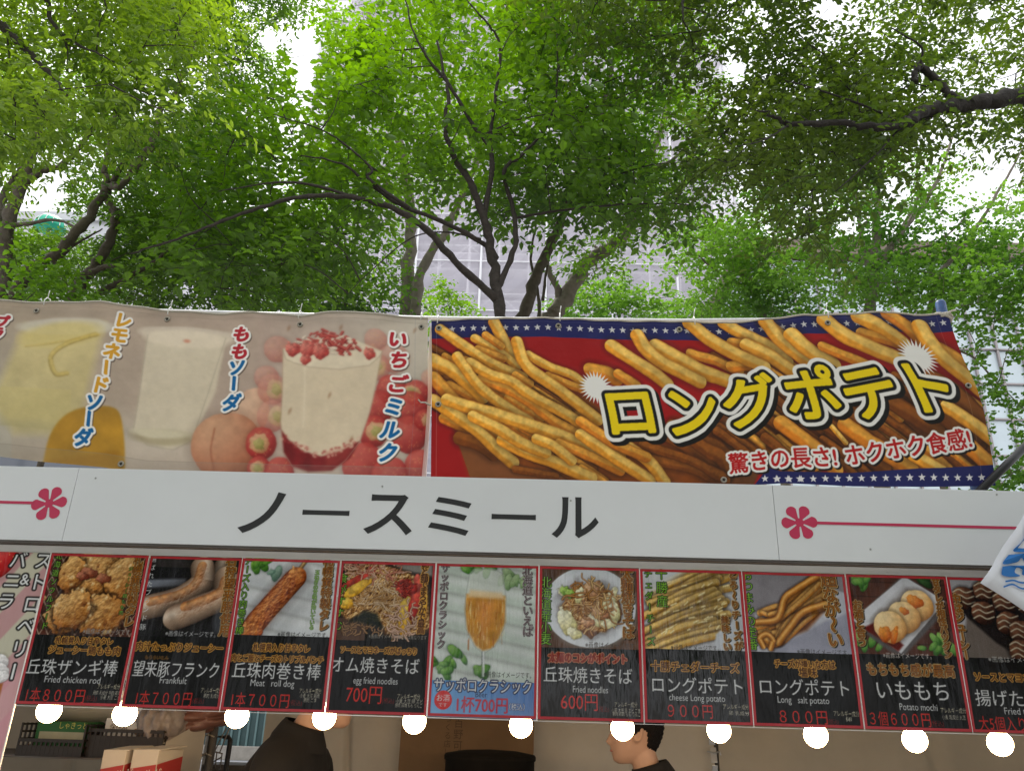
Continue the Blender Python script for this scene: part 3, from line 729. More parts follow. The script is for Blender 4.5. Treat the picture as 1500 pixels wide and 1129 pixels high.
def paint_drinks():
    c = Canvas(WL, HL, 6.6, (.80, .74, .69))
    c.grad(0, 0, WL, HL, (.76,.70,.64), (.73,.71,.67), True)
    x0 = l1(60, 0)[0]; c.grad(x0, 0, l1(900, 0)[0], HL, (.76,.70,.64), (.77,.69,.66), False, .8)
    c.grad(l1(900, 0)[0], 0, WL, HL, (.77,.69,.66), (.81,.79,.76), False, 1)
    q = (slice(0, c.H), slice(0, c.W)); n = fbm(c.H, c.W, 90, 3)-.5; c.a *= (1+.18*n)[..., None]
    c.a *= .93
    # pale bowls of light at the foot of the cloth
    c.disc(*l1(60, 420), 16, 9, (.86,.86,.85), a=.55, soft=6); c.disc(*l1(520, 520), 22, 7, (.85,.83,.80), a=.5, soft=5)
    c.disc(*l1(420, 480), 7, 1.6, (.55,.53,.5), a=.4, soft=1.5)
    # lemon soda
    G = [l1(95,110), l1(370,108), l1(300,400), l1(240,490), l1(60,490), l1(-20,380)]
    c.poly(G, (.83,.78,.56), a=.9, soft=1.6, nz=.2, cell=10); c.grad(*l1(10,330), *l1(250,480), (.85,.80,.52), (.72,.68,.42), True, .35)
    c.disc(*l1(235,120), 15.5, 3.2, (.84,.83,.80), a=.8, soft=.4, rot=-.02); c.disc(*l1(215,150), 13, 4.5, (.86,.80,.52), a=.8, soft=1, rot=-.15)
    c.tube([l1(95,190),l1(200,180),l1(350,150)], .7, ((.78,.66,.30),(.84,.74,.40),(.9,.82,.5)), halo=0, a=.6)
    c.tube([l1(340,150),l1(240,185),l1(185,230),l1(200,290),l1(240,290)], 1.7, ((.72,.60,.26),(.80,.69,.32),(.86,.78,.42)), halo=0, a=.6)
    c.disc(*l1(130,470), 11, 2.2, (.62,.60,.50), a=.35, soft=1.4)
    P = smooth([l1(158,620), l1(165,560), l1(186,490), l1(226,438), l1(280,410), l1(340,398), l1(395,402), l1(425,430), l1(440,520), l1(445,620)], 5)
    c.poly(P, (.72,.54,.15), nz=.3, cell=8, soft=.35); c.poly([l1(170,575), l1(420,545), l1(430,600), l1(160,600)], (.62,.42,.06), a=.6, soft=.8)
    # peach soda
    c.poly([l1(520,140),l1(650,125),l1(790,150),l1(745,350),l1(670,510),l1(590,540),l1(470,480),l1(490,350)], (.86,.83,.76), a=.85, soft=.5, nz=.08, cell=8)
    c.disc(*l1(655,150), 15.5, 3.0, (.84,.80,.76), a=.9, soft=.3); c.disc(*l1(655,165), 13.5, 3.2, (.90,.86,.80), a=.85, soft=.5); c.disc(*l1(655,172), 1, .6, (.8,.45,.35), a=.7, soft=.3)
    c.line([l1(520,150), l1(470,480), l1(520,525), l1(610,540), l1(670,510), l1(785,160)], .35, (.66,.63,.58), .6)
    c.disc(*l1(570,500), 10, 2.6, (.64,.60,.47), a=.65, soft=.6); c.disc(*l1(560,488), 9, 1.5, (.86,.84,.76), a=.8, soft=.4)
    PE = ((.45,.22,.14), (.68,.42,.31), (.82,.64,.52))
    c.blob(*l1(850,440), 6.5, 11, ((.75,.45,.33),(.86,.62,.50),(.92,.78,.68)), rot=.4, nz=.1, halo=0, a=.75); c.blob(*l1(790,530), 11.4, 11, PE, nz=.10, halo=.15, rough=.03, rot=.3)
    c.tube([l1(745,470),l1(735,540),l1(750,610)], .5, ((.5,.22,.14),(.6,.3,.2),(.7,.4,.3)), halo=0, a=.6)
    # strawberry milk
    for i, (x_, y_, r_, cp, k) in enumerate([(960,200,6,0,0),(920,300,5.4,0,0),(940,340,6.6,.6,0),(940,430,6.6,1,0),(905,520,6.0,-.3,1),(900,600,4.5,-.3,1),(970,612,5.5,0,1),(1290,165,5,0,0),(1350,230,6.5,0,0),(1290,260,6,.2,0),(1340,340,6,0,1),(1290,400,6.5,0,1),(1420,350,5,-1,1),(1470,300,4,0,0),(1400,400,6.5,0,1),(1280,480,6,.5,1),(1400,490,7,0,1),(1450,440,4,1,1),(1440,590,6,0,1),(1250,590,8,0,1),(1340,625,7,0,1),(1490,480,5,0,1)]):
        x, y = l1(x_, y_); pal = ((.60,.24,.22),(.76,.42,.38),(.86,.64,.59)) if k == 0 else ((.40,.04,.05),(.64,.11,.12),(.80,.33,.30))
        berry(c, x, y, r_*(.80 if k else .72), pal, seed=i+20, cap=cp, a=.85 if k else .55)
    gl = [l7(222,260), l7(400,200), l7(700,190), l7(890,270), l7(800,700), l7(740,890), l7(650,1010), l7(560,1080), l7(400,1085), l7(290,1050), l7(230,960), l7(205,760)]
    c.poly(gl, (.84,.79,.71), nz=.10, cell=7, soft=.25)
    c.poly([l7(210,810), l7(260,880), l7(350,950), l7(480,985), l7(600,960), l7(740,885), l7(680,1000), l7(560,1080), l7(400,1088), l7(290,1055), l7(228,960)], (.48,.10,.12), nz=.5, cell=3, seed=3, soft=.3)
    c.poly([l7(500,1075), l7(520,960), l7(600,950), l7(720,900), l7(640,1010)], (.62,.22,.20), a=.6, soft=.8)
    rg = random.Random(3)
    for i in range(70):
        t = rg.random(); x = 215+t*540; y = 850+120*math.sin(math.pi*t)+rg.uniform(-26, 26); c.disc(*l7(x, y), rg.uniform(.2,.6), rg.uniform(.2,.5), (.66,.27,.25) if i % 2 else (.86,.72,.66), a=.75, soft=.15)
    c.poly([l7(225,255), l7(300,235), l7(420,190), l7(560,160), l7(700,190), l7(885,280), l7(800,370), l7(600,405), l7(400,395), l7(250,330)], (.88,.84,.77), nz=.12, cell=3, seed=8, soft=.3)
    for i in range(150):
        a_ = rg.uniform(0, 6.28); r_ = math.sqrt(rg.random()); x = 520+r_*210*math.cos(a_)-.0; y = 215+r_*80*math.sin(a_)+(.12*(x-520) if x > 520 else -.05*(x-520))
        p0 = l7(x, y); c.tube([p0, (p0[0]+rg.uniform(-2, 2), p0[1]+rg.uniform(-1, 1.0))], rg.uniform(.5, 1.2), ((.50,.10,.11),(.70,.20,.20),(.86,.50,.45)) if rg.random() < .7 else ((.75,.66,.6),(.88,.82,.76),(.93,.9,.86)), halo=0)
    for x, y, s_ in ((285,262,2.2), (390,265,2.6), (370,340,1.6), (800,290,1.8), (470,280,2.4)): c.blob(*l7(x, y), s_, s_*1.1, ((.5,.12,.12),(.70,.25,.24),(.85,.5,.46)), nz=.4, halo=0, rough=.4)
    c.line([l7(222,260), l7(240,330), l7(400,395), l7(600,405), l7(800,372), l7(870,310), l7(890,270)], .3, (.70,.64,.58), .8); c.line(gl[3:]+[gl[0]], .3, (.66,.56,.50), .7)
    c.line([l7(365,400), l7(355,800)], .5, (.93,.9,.85), .4)
    for x, y in ((525,580), (265,690), (265,105), (615,105), (1115,118), (680,875)): c.disc(*l7(x, y), .35, .9, (.55,.38,.26), a=.6, soft=.3, rot=.3)
    q_ = np.pad(c.a, ((3, 3), (3, 3), (0, 0)), mode='edge'); bl = sum(q_[i:i+c.H, j:j+c.W] for i in range(7) for j in range(7))/49; c.a = c.a*.35+bl*.65
    g_ = c.a.mean(2, keepdims=True); c.a = (g_+(c.a-g_)*.92)*(1+.06*(fbm(c.H, c.W, 14, 77)-.5))[..., None]*np.array((.965, .935, .885))
    # lettering
    Wt = (.90,.88,.86); RD = (.66,.12,.17); BL = (.02,.36,.58); OR = (.80,.58,.14)
    def vt(chars, mp, size, grow=1.05):
        for pas in range(3):
            for ch, x_, y_, colr in chars:
                p0 = mp(x_, y_); L = ((grow, (.33,.28,.25), .35, .4, .75),) if pas == 0 else ((grow, Wt),) if pas == 1 else ((.36, colr),)
                c.text(ch, p0[0], p0[1], size, list(L), shear=.22, sx=.95, vert=False, rot=R(2) if ch != 'ー' else R(86))
    vt([('い',1000,180,RD),('ち',1000,330,RD),('ご',995,500,RD),('ミ',960,655,BL),('ル',945,810,BL),('ク',930,960,BL)], l7, 6.5)
    vt([('も',838,145,RD),('も',830,208,RD),('ソ',818,265,BL),('ー',808,320,BL),('ダ',800,385,BL)], l1, 5.9)
    vt([('レ',437,95,OR),('モ',420,150,OR),('ネ',395,208,OR),('ー',375,265,OR),('ド',360,325,OR),('ソ',335,385,BL),('ー',318,440,BL),('ダ',300,500,BL)], l1, 6.1)
    vt([('プ',20,100,RD),('ラ',0,140,RD)], l1, 4.6)
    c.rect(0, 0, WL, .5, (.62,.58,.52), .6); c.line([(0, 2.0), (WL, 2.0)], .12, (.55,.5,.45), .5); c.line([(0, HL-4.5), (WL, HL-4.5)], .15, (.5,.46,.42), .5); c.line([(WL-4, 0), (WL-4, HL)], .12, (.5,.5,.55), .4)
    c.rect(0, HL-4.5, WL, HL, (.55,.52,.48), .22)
    return c
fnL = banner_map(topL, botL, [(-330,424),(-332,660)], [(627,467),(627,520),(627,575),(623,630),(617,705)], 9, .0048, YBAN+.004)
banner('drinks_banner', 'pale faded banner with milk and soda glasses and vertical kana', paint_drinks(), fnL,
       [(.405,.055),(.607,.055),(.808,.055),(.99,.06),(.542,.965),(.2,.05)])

# ---------------------------------------------------------------- poles, ties, flag
XP = at(640, 463, 2.452)
t = thing('hanging_pole', 'thin grey pole the two cloth banners hang from above the name board', 'pole', (0, 2.455, 2.8))
o = MB(); o.tube([(-2.3, 2.455, at(0, 440, 2.455)[2]-.02), (-.33, 2.455, at(627, 466, 2.455)[2]+.001), (.5, 2.455, at(1000, 470, 2.455)[2]+.001), (1.42, 2.455, at(1388, 466, 2.455)[2])], .006, 10); o.build('bar', MT['pipe'], t, True)
for x in (-2.24, -.316, 2.0)[:2]:
    MB().box((x, 2.465, 2.40), (.022, .012, .84)).build('upright', MT['white_paint'], t, bevel=.002)
bl = at(1379, 452, 2.475)
t = thing('blue_pole', 'round topped blue plastic pole behind the right end of the fries banner', 'pole', (bl[0], 2.475, 2.27))
bz = at(1378, 440, 2.475)[2]
prof = [(.017, 0), (.017, bz-2.27-.012), (.014, bz-2.27-.004), (.007, bz-2.27)]
MB().lathe((bl[0], 2.475, 2.27), prof, 16).build('shaft', MT['blue_plastic'], t, True)
kn = at(1386, 463, 2.45); o = MB(); rg = random.Random(5)
for k in range(7):
    ph = rg.uniform(0, 6.28); pts = [(kn[0]-.008+.026*math.cos(a*.5+ph)*(1+.2*math.sin(k)), 2.462+.028*math.sin(a*.5+ph), kn[2]+.012*math.sin(a*.5*1.3+k)+.003*k-.01) for a in range(14)]
    o.tube(pts, .0036, 6)
o.tube([(kn[0], 2.44, kn[2]), (kn[0]+.012, 2.435, kn[2]+.012), (kn[0]+.03, 2.44, kn[2]+.018)], .003, 6); o.tube([(kn[0]-.03, 2.45, kn[2]-.004), (kn[0]-.2, 2.452, kn[2]+.002)], .003, 6)
tag(o.build('rope_knot', MT['rope'], None, True), 'knotted pale rope tying the fries banner to the blue pole', 'rope')
tie0 = None
for i, (px_, py_, fn_, lb) in enumerate([(70,443,0,'white cable tie above the lemon soda glass'),(250,457,0,'white cable tie above the peach soda glass'),(440,462,0,'white cable tie above the strawberry milk glass'),(618,465,0,'white cable tie at the right end of the pale drinks banner'),(642,469,0,'white cable tie at the left end of the fries banner'),(820,466,0,'white cable tie above the left half of the red fries banner'),(1016,471,0,'white cable tie above the middle of the fries banner'),(1210,461,0,'white cable tie near the right end of the fries banner')]):
    p = at(px_, py_, 2.445)
    if tie0 is None:
        o = MB(); o.tube([(.0, -.018, -.020), (.0, -.020, 0), (0, -.008, .014), (0, .008, .016), (0, .016, .006), (0, .012, -.012)], .0018, 6); o.tube([(0, -.006, .013), (.002, -.01, .030), (.004, -.012, .040)], .0015, 6)
        tie = tie0 = o.build('cable_tie', MT['tie'], None, True)
    else: tie = tie0.copy(); COL.objects.link(tie)
    tie.location = p; tag(tie, lb, 'cable tie', 'cable ties along the tops of the banners')
# short cord joining the two banners half-way down
p = at(626, 592, 2.43); o = MB(); o.tube([(p[0]-.022, 2.43, p[2]+.006), (p[0]-.006, 2.42, p[2]+.002), (p[0]+.012, 2.425, p[2]-.006)], .0028, 6); o.tube([(p[0]-.022, 2.43, p[2]+.006), (p[0]-.03, 2.425, p[2]+.014)], .0022, 6)
tag(o.build('short_cord', MT['rope'], None, True), 'short pale cord joining the two banners half way down', 'cord')
a, b = at(1428, 726, 2.418), at(1520, 636, 2.405)
t = thing('black_pole', 'slanting black pole across the lower right corner of the fries banner', 'pole', tuple(a))
o = MB(); d = b-a; o.tube([a-d*.02, a+d*.93], .0125, 14); o.build('shaft', MT['black'], t, True)
o = MB(); o.tube([a+d*.93, a+d*.97, a+d*1.6], [.0165, .0165, .0165], 14); o.build('sleeve', MT['black'], t, True)
# ice flag: white cloth with blue waves hanging from the upper section of that pole
t = thing('ice_flag', 'white cloth flag with blue wave pattern at the right edge', 'flag', tuple(at(1500, 760, 2.2)))
A = [at(1501, 752, 2.20), at(1437, 853, 2.20), at(1520, 909, 2.20), at(1640, 990, 2.20), at(1680, 780, 2.22), at(1600, 690, 2.22)]
V = [tuple(p) for p in A]; cc = np.mean(A, 0)
bmf = bmesh.new(); vs = [bmf.verts.new(v) for v in V]; bmf.faces.new(vs); bmesh.ops.triangulate(bmf, faces=bmf.faces[:]); bmesh.ops.subdivide_edges(bmf, edges=bmf.edges[:], cuts=7, use_grid_fill=True)
for v in bmf.verts: v.co.y += .006*math.sin(v.co.x*42+v.co.z*20)
bmesh.ops.solidify(bmf, geom=bmf.faces[:], thickness=.0012)
me = bpy.data.meshes.new('cloth'); bmf.to_mesh(me); bmf.free(); link('cloth', me, MT['flag_white'], t, True)
fe = a+d*1.45; ft = at(1600, 690, 2.22)
MB().tube([tuple(fe), tuple((fe+ft)/2+np.array((0, 0, -.01))), tuple(ft)], .002, 6).build('hanging_cord', MT['rope'], t, True)
def flagp(x, y, dy=-.004):
    p = at(x, y, 2.2); return (p[0], 2.2+.006*math.sin(p[0]*42+p[2]*20)+dy, p[2])
def flag_shape(lst):
    mb = MB()
    for pts in lst:
        q = smooth(pts+[pts[0]], 5)[:-1]; mb.add([flagp(*p) for p in q], [tuple(range(len(q)))])
    return mb
flag_shape([[(1500,764),(1497,790),(1484,806),(1500,809),(1520,810),(1530,780)], [(1478,812),(1468,826),(1490,823),(1496,817),(1503,825),(1520,822),(1510,811)],
            [(1467,830),(1465,842),(1478,845),(1495,843),(1487,838),(1490,831),(1498,834),(1500,842),(1530,840),(1530,828),(1500,828),(1480,828)]]).build('wave_print', MT['flag_blue'], t)
o = MB()
for pts in ([(1470,852),(1484,850),(1500,853),(1540,850)], [(1467,860),(1482,856),(1500,862),(1540,858)]):
    q = smooth(pts, 8); up = [flagp(x, y-1.3) for x, y in q]; dn = [flagp(x, y+1.3) for x, y in q]; n = len(q)
    o.add(up+dn, [(i, i+1, n+i+1, n+i) for i in range(n-1)])
o.build('ripple_line', MT['flag_blue'], t)

# ---------------------------------------------------------------- menu posters
YP = 2.418
EDGE = [((78,803),(22,1028)),((218,808),(180,1030)),((355,811),(325,1030)),((497,815),(480,1036)),((640,820),(625,1041)),((787,823),(790,1047)),((935,827),(945,1053)),((1085,831),(1105,1059)),((1238,838),(1266,1067)),((1382,842),(1429,1074))]
EX = [(at(*a, YP)[0]+at(*b, YP)[0])/2 for a, b in EDGE]; EX.append(EX[-1]+.292)
ZT_, ZB_ = 2.021, 1.602
def c3(x, y): return (x/3.3316, 790+y/3.3316)
def d4(x, y): return (330+x/3.3316, 790+y/3.3316)
def d5(x, y): return (620+x/3.329, 790+y/3.329)
def d6(x, y): return (920+x/3.432, 800+y/3.432)
def d7(x, y): return (1200+x/3.233, 780+y/3.233)
CREAM, BRN, GOLD, GRN, WHT, RED, BLK = (.90,.74,.48), (.24,.09,.03), (.86,.58,.16), (.50,.72,.22), (.86,.86,.86), (.80,.16,.13), (.035,.033,.035)
def gold(g=1): return [(.36*g, (.04,.03,.02), .26, .20), (.36*g, CREAM), (.20*g, (.15,.055,.02)), (-.05, (.66,.40,.12))]
def goldi(g=1): return [(.33*g, (.88,.64,.26)), (.14*g, (.20,.08,.03))]
def green(g=1): return [(.26*g, (.05,.10,.03)), (.05, GRN)]
class Poster:
    def __init__(s, i, split, panel=BLK):
        s.i = i; s.x0, s.x1 = EX[i]+.0006, EX[i+1]-.0006; s.w, s.h = (s.x1-s.x0)*100, (ZT_-ZB_)*100
        s.c = Canvas(s.w, s.h, 8.2, panel); s.split = split*s.h
        c = s.c
        if panel == BLK:
            q = c.sl(0, s.split, s.w, s.h); n = fbm(*c.a[q].shape[:2], 40, i+60); c.a[q] *= (.8+.5*n)[..., None]
        s.keep = c.a[int(round(s.split*c.res)):].copy(); s.sealed = False
    def seal(s):
        if s.sealed: return
        r0 = int(round(s.split*s.c.res)); s.c.a[r0:] = s.keep; s.sealed = True
        p = s.c.a[:r0]; q = np.pad(p, ((1, 1), (1, 1), (0, 0)), mode='edge'); bl = sum(q[i:i+p.shape[0], j:j+p.shape[1]] for i in range(3) for j in range(3))/9
        n = fbm(*p.shape[:2], 50, s.i+7)-.5; g = np.random.default_rng(s.i).normal(0, .018, p.shape[:2]); s.c.a[:r0] = np.clip((bl*.75+p*.25)*(1+.22*n)[..., None]+g[..., None], 0, 1)
    def p(s, xy):
        P = at(xy[0], xy[1], YP); return ((P[0]-s.x0)*100, (ZT_-P[2])*100)
    def vt(s, st, a, b, size, layers, sx=1):
        """vertical text from photo pixel a to b"""
        s.seal(); A, B = s.p(a), s.p(b); n = len(st); L = B[1]-A[1]; pitch = L/n/size
        s.c.text(st, (A[0]+B[0])/2, (A[1]+B[1])/2, size, layers, vert=True, pitch=pitch, sx=sx, shear=-(B[0]-A[0])/size/max(1, n)/max(pitch, .01))
    def ht(s, st, xy, size, layers, sx=1, align='c', rot=0):
        q = s.p(xy); s.c.text(st, q[0], q[1], size, layers, sx=sx, align=align, rot=rot)
    def fit(s, st, a, b, size, layers):
        """horizontal text squeezed between photo pixels a and b"""
        s.seal(); A, B = s.p(a), s.p(b); g = glyph(st); wd = (g[..., 0].max()-g[..., 0].min())*size
        s.c.text(st, (A[0]+B[0])/2, (A[1]+B[1])/2, size, layers, sx=(B[0]-A[0])/wd)
    def common(s, title, ta, tb, eng, ea, eb, price, pa, pb, tax, xa, al, aa, lines, tsize=4.6, psize=4.0):
        s.fit(title, ta, tb, tsize, [(.10, (.82,.82,.82))]); s.fit(eng, ea, eb, 2.5, [(.03, (.80,.80,.80))])
        s.fit(price, pa, pb, psize, [(.08, RED)])
        if tax: s.fit('(税込)', *xa, 1.6, [(0, (.50,.10,.09))])
        s.fit('アレルギー成分', al[0], al[1], 1.5, [(.05, (.80,.76,.66))])
        for st, a, b in lines: s.fit(st, a, b, 1.25, [(.04, (.80,.77,.70))])
    def build(s, name, label, dy, part='food_picture', fr='red_frame'):
        t = thing(name, label, 'menu poster', ((s.x0+s.x1)/2, YP, ZB_), 'menu posters in the row under the name board')
        r = np.random.default_rng(s.i+40); k1, k2, k3 = r.uniform(1, 3, 3); ph = r.uniform(0, 6, 3); tl = r.uniform(-.004, .004)
        x0, x1 = s.x0, s.x1
        def fn(a0, a1):
            def f(u, v):
                vv = a0+(a1-a0)*v; x = x0+(x1-x0)*u
                y = YP+dy+tl*(vv-.5)+.0016*np.sin(k1*u*3+ph[0])*np.sin(k2*vv*3+ph[1])+.0007*np.sin(14*u+5*vv+ph[2])
                return x, y, ZT_+(ZB_-ZT_)*vv
            return f
        sp = s.split/s.h; s.c.a *= .90
        link(part, s.c.cut(0, s.split).mesh(part, fn(0, sp)), MT['ink_wrinkled' if s.i in (4, 5, 6) else 'ink_poster'], t)
        link('price_panel', s.c.cut(s.split, s.h).mesh('price_panel', fn(sp, 1)), MT['ink_wrinkled' if s.i in (4, 5, 6) else 'ink_poster'], t)
        def ring(u0, u1, v0, v1, w_, off, nm, m):
            g = fn(0, 1); mb = MB(); n = 24; W_ = w_/(s.w); Hh = w_/(s.h)
            def strip(A, B):
                P = []
                for k in range(n+1):
                    for q in (A, B):
                        u = q[0]+(q[2]-q[0])*k/n; v = q[1]+(q[3]-q[1])*k/n; P.append([float(z) for z in g(np.array(u), np.array(v))])
                V = [(p[0], p[1]-off, p[2]) for p in P]; mb.add(V, [(2*k, 2*k+1, 2*k+3, 2*k+2) for k in range(n)])
            strip((u0, v0, u1, v0), (u0+W_, v0+Hh, u1-W_, v0+Hh)); strip((u0, v1, u1, v1), (u0+W_, v1-Hh, u1-W_, v1-Hh))
            strip((u0, v0, u0, v1), (u0+W_, v0+Hh, u0+W_, v1-Hh)); strip((u1, v0, u1, v1), (u1-W_, v0+Hh, u1-W_, v1-Hh))
            return mb.build(nm, m, t, True)
        if fr: ring(.004, .996, .003, .997, .72, .0006, fr, MT['red_frame'])
        ring(-.001, 1.001, -.008, 1.010, .2 if s.i in (3, 4) else .11, .0010, 'sleeve_edge', MT['sleeve'])
        return t
SL = ((.70,.71,.72), (.84,.85,.86), (.93,.94,.95))
def slats(P, a=1, base=(.80,.81,.82)):
    c = P.c; c.rect(0, 0, P.w, P.split, base)
    for k in range(9): y = k*5.2-3; c.poly([(0, y), (P.w, y+5.5), (P.w, y+6.3), (0, y+.9)], (.58,.58,.56), .55, soft=.5); c.poly([(0, y+1), (P.w, y+6.4), (P.w, y+8.5), (0, y+3)], (.88,.88,.88), .5, soft=.8)
def leaves(P, cx, cy, n, r, seed, cols=((.10,.25,.06),(.28,.50,.14),(.55,.72,.30))):
    rg = random.Random(seed)
    for k in range(n):
        a = rg.uniform(0, 6.28); d = rg.uniform(0, r); l = rg.uniform(1.2, 2.6); P.c.blob(cx+d*math.cos(a), cy+d*.7*math.sin(a), l, l*.5, cols, rot=rg.uniform(-1.5, 1.5), nz=.12, halo=.2, seed=k)
def strands(P, mask, n, ln, wd, cols, seed, curl=1.2, a=1, halo=.35):
    rg = random.Random(seed)
    for k in range(n):
        x, y = mask(rg); an = rg.uniform(0, 6.28); pts = [(x, y)]
        for j in range(3):
            an += rg.uniform(-curl, curl); x += math.cos(an)*ln/3; y += math.sin(an)*ln/3*.8; pts.append((x, y))
        P.c.tube(pts, wd*rg.uniform(.7, 1.2), cols[rg.randrange(len(cols))], halo=halo, nz=.1, seed=k, a=a)
def ell(cx, cy, rx, ry, rot=0):
    def f(rg):
        a, d = rg.uniform(0, 6.28), math.sqrt(rg.random()); u, v = d*rx*math.cos(a), d*ry*math.sin(a); return (cx+u*math.cos(rot)-v*math.sin(rot), cy+u*math.sin(rot)+v*math.cos(rot))
    return f
NOTE = '※画像はイメージです。'
# 1 fried chicken
P = Poster(0, .555); c = P.c
c.rect(0, 0, P.w, P.split, (.28,.14,.10), nz=.7, cell=3)
for k in range(-6, 16):
    c.line([(k*2.6, 0), (k*2.6+16, 25)], .28, (.78,.70,.62), .8); c.line([(k*2.6, 0), (k*2.6-12, 25)], .28, (.70,.60,.52), .8)
CH = ((.36,.16,.04), (.76,.47,.17), (.95,.76,.44)); rg = random.Random(2)
CH = ((.30,.13,.04), (.72,.45,.18), (.97,.82,.56))
for k, pl in enumerate((((230,400),(250,300),(330,260),(420,300),(400,420),(330,450),(250,440)), ((330,200),(360,90),(430,50),(520,60),(560,130),(600,200),(560,290),(450,310),(370,280)), ((520,110),(600,90),(660,160),(640,260),(580,300),(530,220)), ((290,150),(350,80),(400,120),(390,230),(310,250)),
        ((360,300),(430,270),(560,290),(600,360),(560,440),(450,450),(380,420)), ((270,290),(340,250),(420,290),(430,380),(360,430),(280,400)))):
    Q = [P.p(c3(*q)) for q in smooth(list(pl)+[pl[0]], 4)[:-1]]; mx_, my_ = np.mean(Q, 0); rx_, ry_ = np.ptp(np.array(Q), 0)/2
    c.blob(mx_, my_, rx_*1.02, ry_*1.05, CH, nz=.28, rough=.28, halo=.8, seed=k, cell=1.6); c.crust(Q, CH, 2.8, 40+k, halo=0, a=.42, k=3.2, soft=.6)
rg = random.Random(2)
for k in range(40):
    x, y = P.p(c3(rg.gauss(430, 95), rg.gauss(270, 95))); c.blob(x, y, rg.uniform(.35, 1.1), rg.uniform(.3, .7), ((.6,.36,.14),(.86,.66,.38),(.98,.90,.72)) if k % 3 else ((.2,.08,.03),(.40,.19,.07),(.6,.36,.16)), rot=rg.uniform(0, 3), nz=.3, rough=.5, halo=0, seed=k, a=.75)
for q, r_ in (((430,165),2.2), ((400,180),1.6), ((500,190),1.9)): c.blob(*P.p(c3(*q)), r_*1.2, r_*.7, ((.20,.06,.03),(.42,.16,.09),(.85,.55,.42)), nz=.5, rough=.5, halo=.2, a=.85)
P.vt('北海道ソウルフード', c3(293, 60), c3(212, 440), 2.1, green()); P.vt('札幌黄特製タレ', c3(680, 75), c3(620, 425), 3.1, gold()); P.vt('ジューシー鶏もも肉', c3(640, 130), c3(585, 370), 1.3, green(.7))
P.fit(NOTE, c3(405, 447), c3(640, 450), 1.7, [(.12, (.2,.15,.12)), (.02, (.66,.62,.60))])
P.fit('札幌黄入り甘辛タレ', c3(268, 494), c3(548, 494), 2.1, goldi()); P.fit('ジューシー鶏もも肉', c3(238, 535), c3(582, 545), 2.5, goldi())
P.common('丘珠ザンギ棒', c3(132, 616), c3(572, 628), 'Fried chicken rod', c3(220, 676), c3(488, 684), '1本８００円', c3(132, 752), c3(410, 760), 1, (c3(412, 770), c3(470, 772)), (c3(474, 714), c3(585, 716)), 0, [('鶏肉 乳成分 牛肉 豚肉', c3(452, 744), c3(586, 747)), ('小麦 大豆 ごま', c3(488, 766), c3(584, 769))])
P.build('menu_poster', 'black and red menu poster with golden fried chicken on a wire rack', 0)
# 2 sausages
P = Poster(1, .545, BLK); c = P.c
c.rect(0, 0, P.w, P.split, (.08,.075,.085), nz=.5, cell=5); c.rect(0, 0, P.w, 3.2, (.17,.15,.15), nz=.8, cell=1.5)
c.poly([P.p(c3(700, 195)), P.p(c3(905, 190)), P.p(c3(905, 222)), P.p(c3(700, 238))], (.55,.57,.62), .8, soft=.4)
SA = ((.30,.21,.16), (.70,.58,.48), (.92,.84,.76)); SG = ((.50,.22,.06), (.76,.40,.14), (.90,.62,.32))
c.tube([P.p(c3(*q)) for q in ((1085,130),(1060,200),(1110,300))], 5.4, SA, nz=.15, halo=.7)
c.tube([P.p(c3(*q)) for q in ((985,140),(985,200),(930,250),(850,295),(715,330))], 7.0, SA, nz=.22, halo=.5); c.tube([P.p(c3(*q)) for q in ((985,128),(955,210),(880,262),(735,302))], 2.6, SG, nz=.5, halo=0, a=.6)
c.tube([P.p(c3(*q)) for q in ((1100,190),(1090,270),(1000,320),(855,375))], 7.2, SA, nz=.22, halo=.5, seed=3); c.tube([P.p(c3(*q)) for q in ((1095,200),(1070,255),(980,300),(900,325))], 2.8, SG, nz=.5, halo=0, a=.6)
for pl in (((975,130),(1010,140),(1000,210),(950,260),(880,300),(750,335),(740,315),(860,275),(930,230)), ((1095,180),(1115,230),(1095,285),(1000,335),(880,385),(870,350),(980,300),(1070,250))): c.crust([P.p(c3(*q)) for q in pl], ((.40,.20,.08),(.72,.52,.38),(.92,.82,.72)), 1.6, 33, soft=1.2, halo=0, a=.45, k=3)
c.disc(*P.p(c3(1080, 395)), 2.5, 3.6, (.4,.42,.45), a=.5, soft=.6)
P.vt('選ばれたブランド豚', c3(752, 75), c3(694, 445), 1.9, [(.02, (.84,.84,.84))]); P.vt('石狩望来豚使用', c3(1130, 75), c3(1090, 470), 3.3, gold())
P.fit(NOTE, c3(805, 455), c3(1050, 460), 1.7, [(.0, (.72,.72,.72))]); P.fit('肉汁たっぷりジューシー', c3(664, 522), c3(1085, 526), 2.6, goldi()); P.fit('もうらいとん', c3(706, 572), c3(822, 575), 1.1, goldi(.4))
P.common('望来豚フランク', c3(648, 628), c3(1065, 634), 'Frankfult', c3(780, 680), c3(908, 686), '1本７００円', c3(664, 768), c3(932, 774), 1, (c3(936, 783), c3(992, 785)), (c3(978, 732), c3(1078, 734)), 0, [('豚肉 乳成分', c3(990, 758), c3(1068, 761))])
P.build('menu_poster', 'menu poster with two grilled sausages on a black background', .002)
